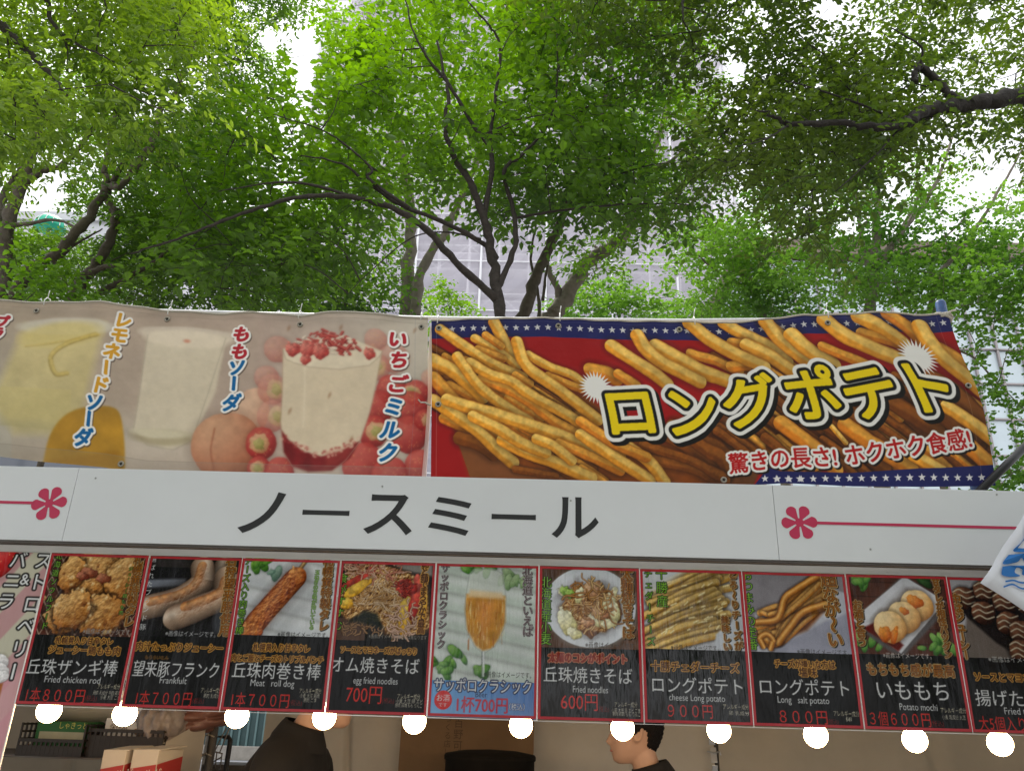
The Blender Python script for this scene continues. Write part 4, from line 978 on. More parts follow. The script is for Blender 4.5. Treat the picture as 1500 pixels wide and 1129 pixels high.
# 3 meat roll
P = Poster(2, .52); c = P.c; slats(P); leaves(P, *P.p(d4(165, 115)), 9, 3.4, 4); leaves(P, *P.p(d4(240, 165)), 3, 1.6, 9, ((.2,.35,.3),(.35,.5,.42),(.6,.7,.62)))
c.tube([P.p(d4(*q)) for q in ((425, 60), (345, 170))], 1.0, ((.5,.3,.12),(.82,.62,.36),(.95,.82,.6)), nz=.1)
c.disc(*P.p(d4(330, 360)), 8, 2, (.5,.5,.5), a=.35, soft=1.5, rot=-.9)
RL = ((.28,.08,.02), (.68,.33,.12), (.93,.66,.38))
c.tube([P.p(d4(*q)) for q in ((120, 440), (215, 330), (345, 185))], 6.2, RL, nz=.3, halo=.3)
for q, r_ in (((110,445),2.2), ((150,448),1.9), ((345,180),2.6), ((360,195),1.5)): c.blob(*P.p(d4(*q)), r_, r_*.9, RL, nz=.45, rough=.4, halo=.1)
c.crust([P.p(d4(*q)) for q in ((92,425),(150,340),(230,240),(300,165),(345,150),(372,180),(360,220),(290,310),(200,420),(150,462),(110,455))], RL, 1.8, 71, soft=.8, halo=0, a=.6, k=4)
P.vt('チーズ入り肉巻き棒', d4(118, 85), d4(68, 465), 2.5, green()); P.vt('札幌黄特製タレ', d4(505, 80), d4(475, 445), 3.1, gold()); P.vt('玉ねぎの甘味が効いている', d4(450, 150), d4(418, 440), 1.5, [(.18, (.2,.35,.1)), (0, (.62,.76,.40))])
P.fit(NOTE, d4(255, 462), d4(498, 466), 1.8, [(0, (.15,.15,.15))]); P.fit('札幌黄入り甘辛タレ', d4(135, 528), d4(410, 530), 2.3, goldi()); P.fit('肉とご飯とチーズのトリプルパンチ', d4(30, 580), d4(475, 582), 2.1, goldi())
P.common('丘珠肉巻き棒', d4(36, 636), d4(464, 644), 'Meat   roll dog', d4(124, 694), d4(336, 700), '1本７００円', d4(32, 778), d4(310, 782), 1, (d4(312, 792), d4(372, 795)), (d4(360, 735), d4(466, 737)), 0, [('小麦 大豆 鶏肉', d4(362, 758), d4(458, 761)), ('豚肉 ごま', d4(380, 779), d4(442, 782))])
P.build('menu_poster', 'menu poster with a browned meat roll on a stick before white boards', -.001)
# 4 omelette noodles
P = Poster(3, .535); c = P.c
c.rect(0, 0, P.w, P.split, (.09,.075,.06), nz=.8, cell=4); c.poly([P.p(d4(750, 85)), P.p(d4(1010, 90)), P.p(d4(1010, 180)), P.p(d4(870, 150))], (.58,.55,.52), .9, soft=.5)
c.rect(0, P.split-6, 9, P.split, (.38,.26,.20), .8, nz=.5)
c.poly([P.p(d4(*q)) for q in ((560,260),(600,150),(700,100),(850,150),(980,200),(1000,440),(880,470),(780,460),(740,370),(680,350),(600,390),(560,360))], (.46,.28,.12), soft=.8, nz=.8, cell=2)
c.crust([P.p(d4(*q)) for q in ((562,260),(600,150),(700,105),(850,150),(980,200),(995,430),(880,465),(790,455),(740,370),(680,350),(600,390),(562,360))], ((.30,.16,.06),(.70,.48,.22),(.93,.80,.58)), 1.6, 81, halo=.4)
NO = [((.42,.25,.1),(.80,.60,.36),(.95,.84,.66)), ((.35,.2,.08),(.68,.46,.22),(.88,.72,.48)), ((.5,.34,.2),(.86,.72,.55),(.97,.9,.8))]
strands(P, ell(*P.p(d4(720, 270)), 8, 5.5), 110, 3.4, .36, NO, 3, curl=.6, halo=.2); strands(P, ell(*P.p(d4(810, 330)), 4, 8), 90, 3.4, .34, NO, 5, curl=.6, halo=.2)
YE = ((.45,.28,.03), (.82,.60,.12), (.93,.80,.40)); RE = ((.30,.03,.02), (.66,.13,.10), (.85,.38,.30))
for q, a_, b_, ro in (((640,240),4.2,1.6,-.6), ((590,310),2.2,1.6,.3), ((880,370),2.2,5.6,.1), ((960,330),1.2,5,.1)): c.blob(*P.p(d4(*q)), a_, b_, YE, rot=ro, nz=.4, rough=.3, halo=.3)
for q, a_, b_, ro in (((650,190),6.5,.9,-.55), ((925,290),1.6,6,.15), ((880,235),3.0,2.2,0)): c.blob(*P.p(d4(*q)), a_, b_, RE, rot=ro, nz=.6, rough=.5, halo=.2)
strands(P, ell(*P.p(d4(880, 232)), 3, 2.2), 36, 1.8, .4, [RE, ((.2,.02,.02),(.5,.08,.06),(.8,.4,.35))], 6)
strands(P, ell(*P.p(d4(720, 150)), 10, 2.5), 70, 2.6, .45, [((.5,.32,.24),(.80,.60,.48),(.94,.82,.72)), ((.45,.2,.15),(.70,.40,.30),(.86,.64,.52))], 7, halo=.15, curl=.7)
strands(P, ell(*P.p(d4(860, 400)), 5, 5), 60, 2.6, .4, [((.5,.32,.24),(.84,.66,.55),(.96,.86,.78))], 9); strands(P, ell(*P.p(d4(660, 430)), 6, 2), 34, 2.2, .5, [((.2,.12,.06),(.5,.34,.2),(.8,.65,.5))], 10)
c.poly([P.p(d4(*q)) for q in ((600,400),(680,345),(740,360),(770,430),(640,400))], (.07,.10,.06), .85, soft=.5)
P.vt('食がすすむ', d4(578, 160), d4(545, 445), 2.9, green()); P.vt('卵と麺でまろやかで最高', d4(975, 110), d4(950, 455), 2.3, goldi(1.1))
P.fit('※画像はイメージで実物とは異なります', d4(700, 470), d4(980, 477), 1.3, [(0, (.6,.58,.55))]); P.fit('ソースとマヨネーズがばっちり', d4(564, 536), d4(930, 545), 2.1, goldi())
P.common('オム焼きそば', d4(518, 608), d4(944, 618), 'egg fried noodles', d4(625, 682), d4(840, 688), '700円', d4(590, 748), d4(762, 756), 1, (d4(764, 782), d4(822, 785)), (d4(838, 762), d4(948, 764)), 0, [('小麦 大豆 卵 エビ', d4(830, 785), d4(962, 787)), ('豚肉 鶏肉 もも りんご', d4(828, 804), d4(958, 808))], psize=5.2)
P.build('menu_poster', 'menu poster with a tangled heap of egg fried noodles', .001)
# 5 beer
P = Poster(4, .775, (.25,.45,.72)); c = P.c; slats(P, base=(.74,.78,.74))
GL = ((.08,.22,.08), (.25,.46,.16), (.55,.72,.36)); leaves(P, *P.p(d5(265, 135)), 8, 4, 11, GL); leaves(P, *P.p(d5(430, 190)), 9, 4.2, 12, ((.3,.42,.25),(.48,.60,.40),(.7,.78,.6))); leaves(P, *P.p(d5(120, 600)), 13, 6, 13, GL); leaves(P, *P.p(d5(280, 630)), 4, 2, 14, GL)
gl = [P.p(d5(*q)) for q in ((225,170),(250,145),(340,142),(385,165),(405,290),(395,430),(350,520),(295,555),(250,520),(205,430),(205,290))]
c.poly(gl, (.82,.84,.80), .75, soft=.4); c.poly([P.p(d5(*q)) for q in ((210,265),(400,275),(400,400),(370,480),(330,530),(290,540),(255,515),(215,440),(203,340))], (.76,.50,.16), .92, soft=.4, nz=.35, cell=2)
c.poly([P.p(d5(*q)) for q in ((230,245),(380,258),(398,290),(215,280))], (.92,.80,.62), .9, soft=.5); c.poly([P.p(d5(*q)) for q in ((260,300),(350,310),(340,400),(300,470),(270,420))], (.86,.55,.28), .6, soft=1.2, nz=.4)
rg = random.Random(4)
for k in range(60):
    x, y = P.p(d5(rg.uniform(215, 395), rg.uniform(290, 500))); c.line([(x, y), (x+rg.uniform(-.2, .2), y+rg.uniform(.8, 3))], rg.uniform(.1, .3), (.95,.84,.60) if k % 3 else (.60,.30,.08), .5)
c.line(gl+[gl[0]], .25, (.6,.62,.6), .6); c.tube([P.p(d5(292, 550)), P.p(d5(292, 660))], .9, ((.5,.5,.48),(.78,.8,.8),(.95,.95,.95)), halo=.1, a=.8)
P.seal(); c.grad(0, P.split, P.w, P.h, (.42,.66,.86), (.20,.30,.56), False); c.grad(0, P.split, P.w, P.h, (.30,.55,.80), (.60,.72,.84), True, .45)
DK = [(.22, (.10,.08,.08), .18, .15), (.2, (.75,.72,.72)), (.06, (.22,.12,.14))]
P.vt('サッポロクラシック', d5(108, 115), d5(85, 530), 2.7, DK); P.vt('北海道といえば', d5(505, 125), d5(507, 470), 3.1, DK)
P.fit(NOTE, d5(295, 655), d5(525, 660), 1.8, [(0, (.2,.2,.18))]); P.fit('サッポロクラシック', d5(55, 706), d5(525, 718), 4.0, [(.38, (.10,.12,.25)), (.10, (.84,.84,.84))]); P.fit('Beer', d5(255, 752), d5(312, 754), 2.0, [(.02, (.12,.14,.25))])
x, y = P.p(d5(98, 780)); c.disc(x, y, 2.45, 2.45, (.80,.12,.12)); c.text('お酒', x, y-.55, 1.9, [(.05, WHT)]); c.text('です', x, y+1.2, 1.2, [(.03, WHT)])
P.fit('1杯700円', d5(165, 800), d5(410, 806), 4.4, [(.14, (.74,.12,.20))]); P.fit('（税込）', d5(418, 812), d5(492, 815), 1.9, [(.16, (.15,.18,.35)), (.03, WHT)])
P.build('menu_poster', 'menu poster with a glass of beer, green leaves and a blue price strip', -.002, 'drink_picture')
# 6 fried noodles on plate
P = Poster(5, .545); c = P.c; c.rect(0, 0, P.w, P.split, (.36,.24,.17), nz=.5, cell=4)
x, y = P.p(d5(815, 330)); c.disc(x, y, 13.5, 11.6, (.45,.42,.40), soft=.8); c.disc(x-.2, y-.2, 13.2, 11.2, (.84,.85,.87)); c.disc(x, y+.2, 10.8, 9, (.78,.78,.80), soft=.6)
NO6 = [((.40,.20,.08),(.78,.54,.28),(.94,.80,.58)), ((.3,.14,.05),(.62,.38,.16),(.85,.64,.38)), ((.5,.3,.12),(.85,.66,.40),(.97,.88,.7))]
c.blob(x, y+.6, 8.4, 6.6, ((.25,.12,.04),(.55,.34,.16),(.76,.55,.32)), nz=.6, rough=.3, halo=.3)
c.crust([(x+8*math.cos(k*.35)*(1+.12*math.sin(k*3)), y+.4+6.4*math.sin(k*.35)*(1+.12*math.cos(k*2))) for k in range(18)], NO6[0], 1.4, 91, soft=.5)
strands(P, ell(x+.4, y-.6, 6.8, 5.2), 90, 4.4, .5, NO6, 21, curl=.8, halo=.25); CB = ((.56,.52,.30), (.84,.80,.58), (.95,.93,.82))
for q, a_, b_, ro in (((700,400),2.4,3.6,-.4), ((735,455),2.2,1.4,.3), ((690,255),2.0,1.5,.2), ((905,300),1.5,4.0,.5), ((930,350),1.6,3.0,-.2), ((850,390),2.8,1.6,.3), ((760,270),1.2,2.4,.4), ((900,410),2.6,1.2,-.3)): c.blob(*P.p(d5(*q)), a_, b_, CB, rot=ro, nz=.35, rough=.35, halo=.3)
for q in ((690,250), (715,265)): c.blob(*P.p(d5(*q)), 1.5, 1.2, ((.2,.35,.08),(.45,.62,.2),(.7,.82,.42)), nz=.3, rough=.4)
for q, a_, b_ in (((830,250),3.0,2.6), ((860,360),2.6,1.6), ((800,400),2.0,1.3)): c.blob(*P.p(d5(*q)), a_, b_, ((.34,.18,.10),(.66,.45,.30),(.86,.70,.55)), nz=.5, rough=.4, halo=.25)
strands(P, ell(x+.5, y-.5, 7, 6), 34, 5, .5, NO6, 22)
P.vt('北海道産小麦', d5(600, 180), d5(598, 510), 3.4, green()); P.vt('太麺焼きそば', d5(990, 140), d5(1000, 480), 3.7, gold()); P.fit(NOTE, d5(790, 512), d5(1040, 515), 1.8, [(0, (.25,.22,.2))])
P.fit('太麺のコシがポイント', d5(612, 572), d5(990, 582), 2.8, [(.42, (.85,.55,.38)), (.24, (.45,.08,.04)), (0, (.55,.16,.06))])
P.common('丘珠焼きそば', d5(588, 656), d5(1018, 664), 'Fried noodles', d5(730, 724), d5(900, 730), '600円', d5(672, 782), d5(850, 792), 1, (d5(850, 822), d5(905, 825)), (d5(932, 800), d5(1042, 803)), 0, [('小麦 大豆 卵 エビ ごま', d5(918, 828), d5(1056, 832)), ('豚肉 鶏肉 もも りんご', d5(922, 845), d5(1058, 850))], psize=5.0)
P.build('menu_poster', 'menu poster with fried noodles and cabbage on a white plate', .0005)
# 7 cheese fries
P = Poster(6, .535); c = P.c; c.rect(0, 0, P.w, P.split, (.72,.72,.74), nz=.2, cell=6)
FC = ((.46,.27,.05), (.84,.62,.24), (.95,.83,.54)); rg = random.Random(6)
for k in range(30):
    t = k/29; y0 = 130+380*t+rg.uniform(-14, 14); x0_ = 80+rg.uniform(-20, 160)*(1-t); x1_ = 430+rg.uniform(-10, 120)*(1-.4*t)
    c.tube([P.p(d6(x0_, y0+60)), P.p(d6((x0_+x1_)/2, y0-20+rg.uniform(-14, 14))), P.p(d6(x1_, y0-95*(1-.3*t)))], rg.uniform(1.9, 2.7), FC, nz=.14, halo=.4, seed=k, matte=True)
c.poly([P.p(d6(430, 520)), P.p(d6(440, 440)), P.p(d6(580, 330)), P.p(d6(585, 520))], (.74,.75,.78), 1, soft=.3); c.poly([P.p(d6(60, 100)), P.p(d6(330, 95)), P.p(d6(140, 230)), P.p(d6(75, 260))], (.78,.79,.80), .9, soft=1)
for k in range(44):
    x, y = P.p(d6(rg.uniform(150, 500), rg.uniform(180, 440))); c.tube([(x, y), (x+rg.uniform(.5, 1.6), y-rg.uniform(.2, .9))], rg.uniform(.25, .6), ((.8,.66,.35),(.96,.88,.62),(1,.97,.85)), halo=0, a=.8)
P.vt('十勝産', d6(165, 105), d6(175, 310), 3.5, green()); P.vt('チェダーチーズ', d6(100, 110), d6(118, 505), 2.5, green()); P.vt('とろ〜りチーズが', d6(520, 118), d6(555, 525), 2.5, gold()); P.vt('美味しい', d6(482, 345), d6(498, 525), 2.3, gold())
P.fit(NOTE, d6(215, 505), d6(455, 512), 1.8, [(0, (.22,.20,.18))]); P.fit('十勝チェダーチーズ', d6(116, 600), d6(555, 612), 2.9, goldi())
P.common('ロングポテト', d6(122, 692), d6(572, 704), 'cheese Long potato', d6(206, 752), d6(485, 762), '９００円', d6(200, 820), d6(424, 828), 0, None, (d6(476, 802), d6(602, 806)), 0, [('卵 乳成分', d6(504, 832), d6(606, 838))])
P.build('menu_poster', 'menu poster with a pale pile of cheese covered potato sticks', -.001)
# 8 long fries
P = Poster(7, .535); c = P.c; c.rect(0, 0, P.w, P.split, (.52,.50,.52), nz=.15, cell=8)
c.poly([P.p(d6(*q)) for q in ((640,330),(960,200),(1120,240),(1160,560),(650,560))], (.74,.74,.78), soft=.3); c.poly([P.p(d6(*q)) for q in ((720,520),(1000,370),(1120,330),(1160,560),(700,560))], (.60,.60,.66), soft=.5)
FO = ((.44,.20,.04), (.80,.50,.18), (.95,.76,.44)); rg = random.Random(8)
c.poly([P.p(d6(*q)) for q in ((640,440),(800,230),(960,140),(1010,300),(900,420),(700,500))], (.46,.24,.08), soft=.6, nz=.5)
for k in range(26):
    t = rg.random(); a_ = (655+rg.uniform(-15, 90), 330+170*t); b_ = (820+rg.uniform(-40, 60), 260+130*t+rg.uniform(-20, 20)); e_ = (985+rg.uniform(-50, 25), 130+190*t+rg.uniform(-20, 20))
    c.tube([P.p(d6(*a_)), P.p(d6(a_[0]+60, a_[1]+rg.uniform(-40, 20))), P.p(d6(*b_)), P.p(d6(*e_))], rg.uniform(1.2, 2.0), FO, nz=.15, halo=.4, seed=k, matte=True)
c.tube([P.p(d6(*q)) for q in ((650,380),(740,370),(770,330),(790,260),(840,220),(950,150))], 1.9, FO, nz=.1, halo=.5); c.tube([P.p(d6(*q)) for q in ((760,480),(820,400),(880,330),(990,290))], 2.0, FO, nz=.1, halo=.5); c.tube([P.p(d6(*q)) for q in ((680,500),(665,460),(700,440),(730,470),(720,510))], 1.6, FO, nz=.1, halo=.5)
P.vt('おつまみの定番', d6(598, 115), d6(628, 520), 3.2, green()); P.vt('超なが〜い', d6(1005, 130), d6(1045, 505), 4.6, gold(1.2)); P.fit(NOTE, d6(850, 525), d6(1110, 535), 1.8, [(0, (.25,.24,.24))])
P.fit('チーズが嫌いな方は', d6(738, 588), d6(1040, 596), 2.5, goldi()); P.fit('塩味', d6(860, 628), d6(950, 634), 2.7, goldi())
P.common('ロングポテト', d6(664, 702), d6(1108, 712), 'Long   salt potato', d6(752, 764), d6(1010, 772), '８００円', d6(762, 848), d6(1000, 858), 1, (d6(1002, 876), d6(1058, 880)), (d6(1032, 836), d6(1160, 840)), 0, [('卵', d6(1094, 864), d6(1124, 868))])
P.build('menu_poster', 'menu poster with long curling fries in a grey paper box', .0015)
# 9 potato mochi
P = Poster(8, .53); c = P.c; c.rect(0, 0, P.w, P.split, (.30,.17,.13), nz=.6, cell=3)
for k in range(6): c.line([(0, 2+k*4.2), (P.w, 2.6+k*4.2)], .25, (.14,.08,.06), .7)
leaves(P, *P.p(d7(190, 225)), 8, 3, 31, GL); leaves(P, *P.p(d7(560, 545)), 11, 6, 32, GL); leaves(P, *P.p(d7(220, 520)), 8, 4, 33, GL); leaves(P, *P.p(d7(500, 215)), 5, 3, 34, ((.05,.12,.05),(.12,.24,.1),(.25,.4,.2)))
c.poly([P.p(d7(*q)) for q in ((395,200),(600,330),(570,400),(400,585),(330,560),(150,425))], (.35,.33,.33), soft=.4); c.poly([P.p(d7(*q)) for q in ((400,207),(592,325),(388,570),(158,412))], (.80,.80,.82), soft=.15); c.poly([P.p(d7(*q)) for q in ((400,250),(545,335),(380,520),(225,420))], (.70,.69,.70), soft=.6)
c.poly([P.p(d7(*q)) for q in ((205,450),(270,420),(400,530),(375,560))], (.38,.08,.06), soft=.3)
MO = ((.56,.34,.14), (.88,.68,.42), (.97,.86,.66))
for q in ((460,345), (400,400), (335,445)): c.blob(*P.p(d7(*q)), 4.6, 4.4, MO, nz=.14, halo=.4, rough=.06)
for q, a_, b_ in (((450,325),2.4,1.6), ((310,480),1.8,2.2), ((355,485),.9,2.6), ((400,370),1.4,1.0)): c.blob(*P.p(d7(*q)), a_, b_, ((.45,.14,.02),(.74,.32,.06),(.92,.58,.22)), nz=.25, halo=0, rough=.3, a=.85, rot=.4)
P.vt('お酒と合う', d7(180, 318), d7(205, 535), 2.8, gold()); P.vt('甘タレが相性バツグン', d7(545, 215), d7(612, 595), 2.4, gold()); P.fit(NOTE, d7(300, 578), d7(530, 585), 1.8, [(0, (.75,.72,.7))])
P.fit('もちもち感が最高', d7(226, 640), d7(638, 658), 3.6, gold(.9))
P.common('いももち', d7(272, 738), d7(610, 752), 'Potato mochi', d7(380, 818), d7(558, 824), '３個６００円', d7(240, 874), d7(524, 884), 1, (d7(527, 898), d7(588, 902)), (d7(574, 836), d7(692, 842)), 0, [('小麦 乳成分 大豆', d7(580, 868), d7(690, 874))], tsize=5.6)
P.build('menu_poster', 'menu poster with three potato cakes in sauce on a white tray', -.0005)
# 10 octopus balls
P = Poster(9, .535); c = P.c; c.rect(0, 0, P.w, P.split, (.62,.61,.62), nz=.2, cell=6); c.poly([P.p(d7(*q)) for q in ((640,300),(780,230),(1000,330),(1300,430),(1300,640),(820,600))], (.10,.08,.075), soft=.3)
c.poly([P.p(d7(*q)) for q in ((680,590),(700,400),(840,520),(1000,620),(690,620))], (.40,.36,.33), soft=.4)
TK = ((.05,.025,.02), (.20,.10,.06), (.50,.32,.22)); rg = random.Random(9)
for q in ((690,310),(790,280),(880,330),(990,340),(780,380),(900,430),(960,470),(1060,400),(1060,500),(1160,440),(1160,540),(1240,480),(960,560),(1060,590)):
    x, y = P.p(d7(*q)); c.blob(x, y, 3.6, 3.3, TK, nz=.4, halo=.5, seed=int(q[0]), rough=.1)
    for j in range(3):
        yy = y-2+j*1.6; c.tube([(x-3, yy+.3), (x-1.2, yy-.5), (x+.6, yy+.4), (x+2.8, yy-.2)], .42, ((.5,.45,.35),(.82,.78,.66),(.92,.9,.8)), halo=0, a=.85)
P.vt('中はジューシー', d7(645, 290), d7(700, 600), 3.0, gold()); P.fit(NOTE, d7(800, 598), d7(1090, 606), 1.8, [(0, (.7,.7,.68))]); P.fit('ソースとマヨネーズ', d7(735, 680), d7(1080, 690), 2.6, goldi())
P.common('揚げたこ焼き', d7(740, 780), d7(1200, 790), 'Fried takoyaki', d7(878, 838), d7(1090, 846), '大5個入り700円', d7(760, 898), d7(1110, 908), 1, (d7(1116, 920), d7(1170, 922)), (d7(1180, 880), d7(1290, 884)), 0, [('小麦 大豆 卵', d7(1190, 906), d7(1280, 910))])
P.build('menu_poster', 'menu poster with dark sauced balls striped in white, rightmost of the row', .001)
# pink hanging sheet at the left end
class Tall(Poster): pass
P = Poster.__new__(Tall); P.i = 10; P.x1 = EX[0]-.001; P.x0 = P.x1-.52; P.w = 52; P.h = 95.0; P.c = c = Canvas(52, 95, 6.5, (.74,.72,.64)); P.sealed = True; P.split = 47
for k in range(-3, 8): c.poly([(k*14, 96), (k*14+7, 96), (k*14+75, -1), (k*14+68, -1)], (.72,.52,.54), .8, soft=.3)
c.poly([(0, 44), (52, 33), (52, 96), (0, 96)], (.80,.56,.60), .75, soft=.8)
berry(c, *P.p((-6, 812)), 6.5, seed=3, cap=0); berry(c, 6, 60, 7, seed=5)
ZT0 = ZT_
wl = [(.62, (.10,.09,.09)), (.16, (.86,.86,.86))]
for st_, a, b, z in (('ストロベリー', (66, 805), (12, 1000), 5.2), ('バニラ', (30, 805), (2, 895), 5.2)): P.vt(st_, a, b, z, wl)
P.ht('&', (35, 847), 4.4, wl)
for x_, y_, r_ in ((-6, 970, 3), (-8, 985, 3.5), (0, 990, 2)): c.blob(*P.p((x_, y_)), r_, r_*.8, ((.6,.58,.58),(.84,.82,.82),(.95,.94,.94)), nz=.15, halo=.2)
c.poly([P.p((-30, 1005)), P.p((2, 1000)), P.p((-8, 1040)), P.p((-30, 1050))], (.62,.36,.16), nz=.3, soft=.3)
c.rect(51.6, 0, 52, 95, (.85,.82,.80), .9)
t = thing('dessert_sheet', 'tall pink striped sheet with white kana at the left end of the posters', 'hanging sheet', (P.x0+.26, YP, 1.1))
link('printed_sheet', c.mesh('printed_sheet', lambda u, v: (P.x0+.52*u, YP+.006+.002*np.sin(u*6+v*4)+.002*np.sin(v*9), ZT_-.95*v)), MT['ink_poster'], t)
MB().box((P.x1-.0015, YP+.003, ZT_-.475), (.003, .004, .95)).build('clear_edge', MT['sleeve'], t)

# ---------------------------------------------------------------- light bulbs under the posters
YB_ = 2.468
lb = thing('power_cable', 'black cable with lamp holders behind the lower edge of the posters', 'cable', (0, YB_, 1.66))
BU = [(72,1040,'below the fried chicken poster'),(183,1045,'between the chicken and sausage posters'),(347,1048,'at the left end of the meat roll poster'),(475,1050,'in front of the neck of the left vendor'),(607,1056,'at the left edge of the cardboard sheet'),(763,1062,'at the right edge of the cardboard sheet'),(912,1066,'in front of the face of the right vendor'),(1053,1069,'above the hanging metal strap'),(1195,1076,'below the long curling fries poster'),(1340,1083,'below the potato cake poster'),(1465,1088,'at the right end of the row')]
pts = []
b0 = None
for i, (px_, py_, wh) in enumerate(BU):
    p = at(px_, py_, YB_); pts += [(p[0]-.03, YB_+.002, p[2]+.085), (p[0]+.03, YB_+.002, p[2]+.085)]
    if b0 is None:
        b0 = t = thing('light_bulb', None, 'light bulb', tuple(p)); r = .0325
        prof = [(.0005, -r)]+[(r*math.sin(a), -r*math.cos(a)) for a in np.linspace(.15, 2.45, 14)]+[(.015, .031), (.0135, .045)]
        MB().lathe(p, prof, 28).build('globe', MT['bulb'], t, True)
        MB().lathe(p, [(.0155, .038), (.019, .042), (.019, .078), (.012, .090)], 18).build('socket', MT['socket'], t, True)
    else:
        t = b0.copy(); COL.objects.link(t); t.location = p
        for ch in list(b0.children):
            d = ch.copy(); COL.objects.link(d); d.parent = t; d.matrix_parent_inverse = ch.matrix_parent_inverse.copy()
    tag(t, 'glowing round light bulb '+wh, 'light bulb', 'light bulbs in a row under the posters')
MB().tube([(-2.2, YB_+.002, pts[0][2])]+pts+[(2.2, YB_+.002, pts[-1][2]-.01)], .004, 8).build('cable', MT['socket'], lb, True)

# ---------------------------------------------------------------- things stored at the left end of the stall
YW = 3.35
def zw(x, y, Y=YW): return at(x, y, Y)
sh = thing('wire_shelf', 'wire rack holding the dark crates at the left end of the stall', 'shelf', (zw(110, 1110)[0], 3.5, 0))
zs = zw(120, 1103)[2]-.012; xs0, xs1 = zw(-120, 1100)[0], zw(238, 1100)[0]
for x in (xs0, xs1):
    for y in (3.34, 3.86): MB().tube([(x, y, 0), (x, y, zs+.02)], .011, 10).build('leg', MT['wire'], sh, True)
def grid_shelf(z, nm):
    o = MB(); y = 3.34
    while y <= 3.87: o.tube([(xs0, y, z), (xs1, y, z)], .0035, 6); y += .065
    for x in np.arange(xs0, xs1+.001, .045): o.tube([(x, 3.33, z-.004), (x, 3.87, z-.004)], .0022, 6)
    for dz in (0, -.03): o.tube([(xs0, 3.335, z-dz), (xs1, 3.335, z-dz)], .004, 6)
    for x in np.arange(xs0, xs1, .022): o.tube([(x, 3.335, z), (x, 3.335, z+.03)], .0018, 5)
    o.build(nm, MT['wire'], sh, True)
grid_shelf(zs-.19, 'wire_deck'); 
o = MB(); y = 3.34
while y <= 3.87: o.tube([(xs0, y, zs-.004), (xs1, y, zs-.004)], .0035, 6); y += .065
o.build('wire_deck', MT['wire'], sh, True)
def crate(name, label, x0, x1, y0, y1, z0, z1, mesh_side):
    t = thing(name, label, 'crate', ((x0+x1)/2, (y0+y1)/2, z0), 'dark crates on the wire rack'); T = .006; o = MB()
    o.box(((x0+x1)/2, (y0+y1)/2, z0+.004), (x1-x0, y1-y0, .008)); o.build('base', MT['crate'], t)
    o = MB()
    zf = z0+(z1-z0)*(.52 if mesh_side else 1)
    for y, zt_ in ((y0, zf), (y1, z1)):
        o.box(((x0+x1)/2, y, (z0+zt_)/2-.012), (x1-x0, T, zt_-z0-.024)); o.box(((x0+x1)/2, y, zt_-.006), (x1-x0, T*1.6, .012))
        for x in np.linspace(x0, x1, 15): o.box((x, y-.001, (z0+zt_)/2), (.006, T*.98, zt_-z0-.004))
    for x in (x0, x1):
        for y in np.linspace(y0, y1, 10): o.box((x, y, (z0+z1)/2), (T*.98, .006, z1-z0-.002))
        for z in np.linspace(z0+.006, z1-.006, 5): o.box((x, (y0+y1)/2, z), (T, y1-y0, .007))
    o.build('side_lattice', MT['crate'], t); return t
xA0, xA1 = zw(30, 1085)[0], zw(124, 1085)[0]
zc = zw(60, 1047)[2]
crate('plastic_crate', 'dark lattice crate holding a green packet, leftmost on the wire rack', xA0, xA1, 3.34, 3.62, zs, zs+.115, True)
xB0, xB1 = xA1+.012, zw(236, 1085)[0]
crate('plastic_crate', 'dark crate holding a white box, beside the crate with the green packet', xB0, xB1, 3.36, 3.64, zs, zs+.10, False)
g = thing('green_packet', 'green and pale packet with yellow lettering in the leftmost crate', 'packet', ((xA0+xA1)/2, 3.46, zs))
gx0, gx1 = zw(50, 1060)[0], zw(128, 1060)[0]-.012; gz = zw(90, 1061)[2]
MB().box(((gx0+gx1)/2, 3.45, (zs+.01+gz+.012)/2), (gx1-gx0, .16, gz+.012-zs-.01)).build('wrapper', MT['green_pack'], g, bevel=.008)
MB().box(((gx0+gx1)/2+.008, 3.3685, gz-.040), (gx1-gx0-.02, .002, .030)).build('label_strip', MT['pack_pale'], g)
MT['yellow_ink'] = mat('yellow_ink', (.62, .55, .12), .6)
T = glyph('しゃきっと')*.028; x_ = gx0+.085
V = np.stack([T[..., 0]*.82+x_, np.full(T.shape[:2], 3.3682), T[..., 1]+gz-.012], -1).reshape(-1, 3); link('lettering', np_mesh('lettering', V, np.arange(len(V)).reshape(-1, 3)), MT['yellow_ink'], g)
bx = thing('white_tub', 'pale curved tub on top of the leftmost crate behind the first bulb', 'tub', ((xA0+xA1)/2, 3.55, gz))
o = MB(); ww = zw(100, 1050)[0]
o.lathe((0, 0, 0), [(.10, -.17), (.11, -.165), (.115, -.02), (.113, .10), (.119, .115), (.119, .14), (.112, .155), (.06, .158)], 30); a_ = math.pi/2
o.v = [(x_*.001+ (z_*1.0)+ww-.0, y_+3.56, x_+gz+.118) for x_, y_, z_ in o.v]; o.build('tub', MT['cloth'], bx, True)
def simple_box(name, label, cat, c, d, m, rz=0, ry=0, bev=.004):
    t = thing(name, label, cat, (c[0], c[1], c[2]-d[2]/2)); MB().box(c, d, M=Matrix.Rotation(rz, 4, 'Z') @ Matrix.Rotation(ry, 4, 'Y')).build('body', m, t, bevel=bev); return t
wz = zw(175, 1072)[2]; t = simple_box('white_box', 'white printed box standing in the second dark crate', 'box', ((xB0+xB1)/2+.005, 3.5, zs+.075), (xB1-xB0-.05, .2, .125), MT['white_paint'])
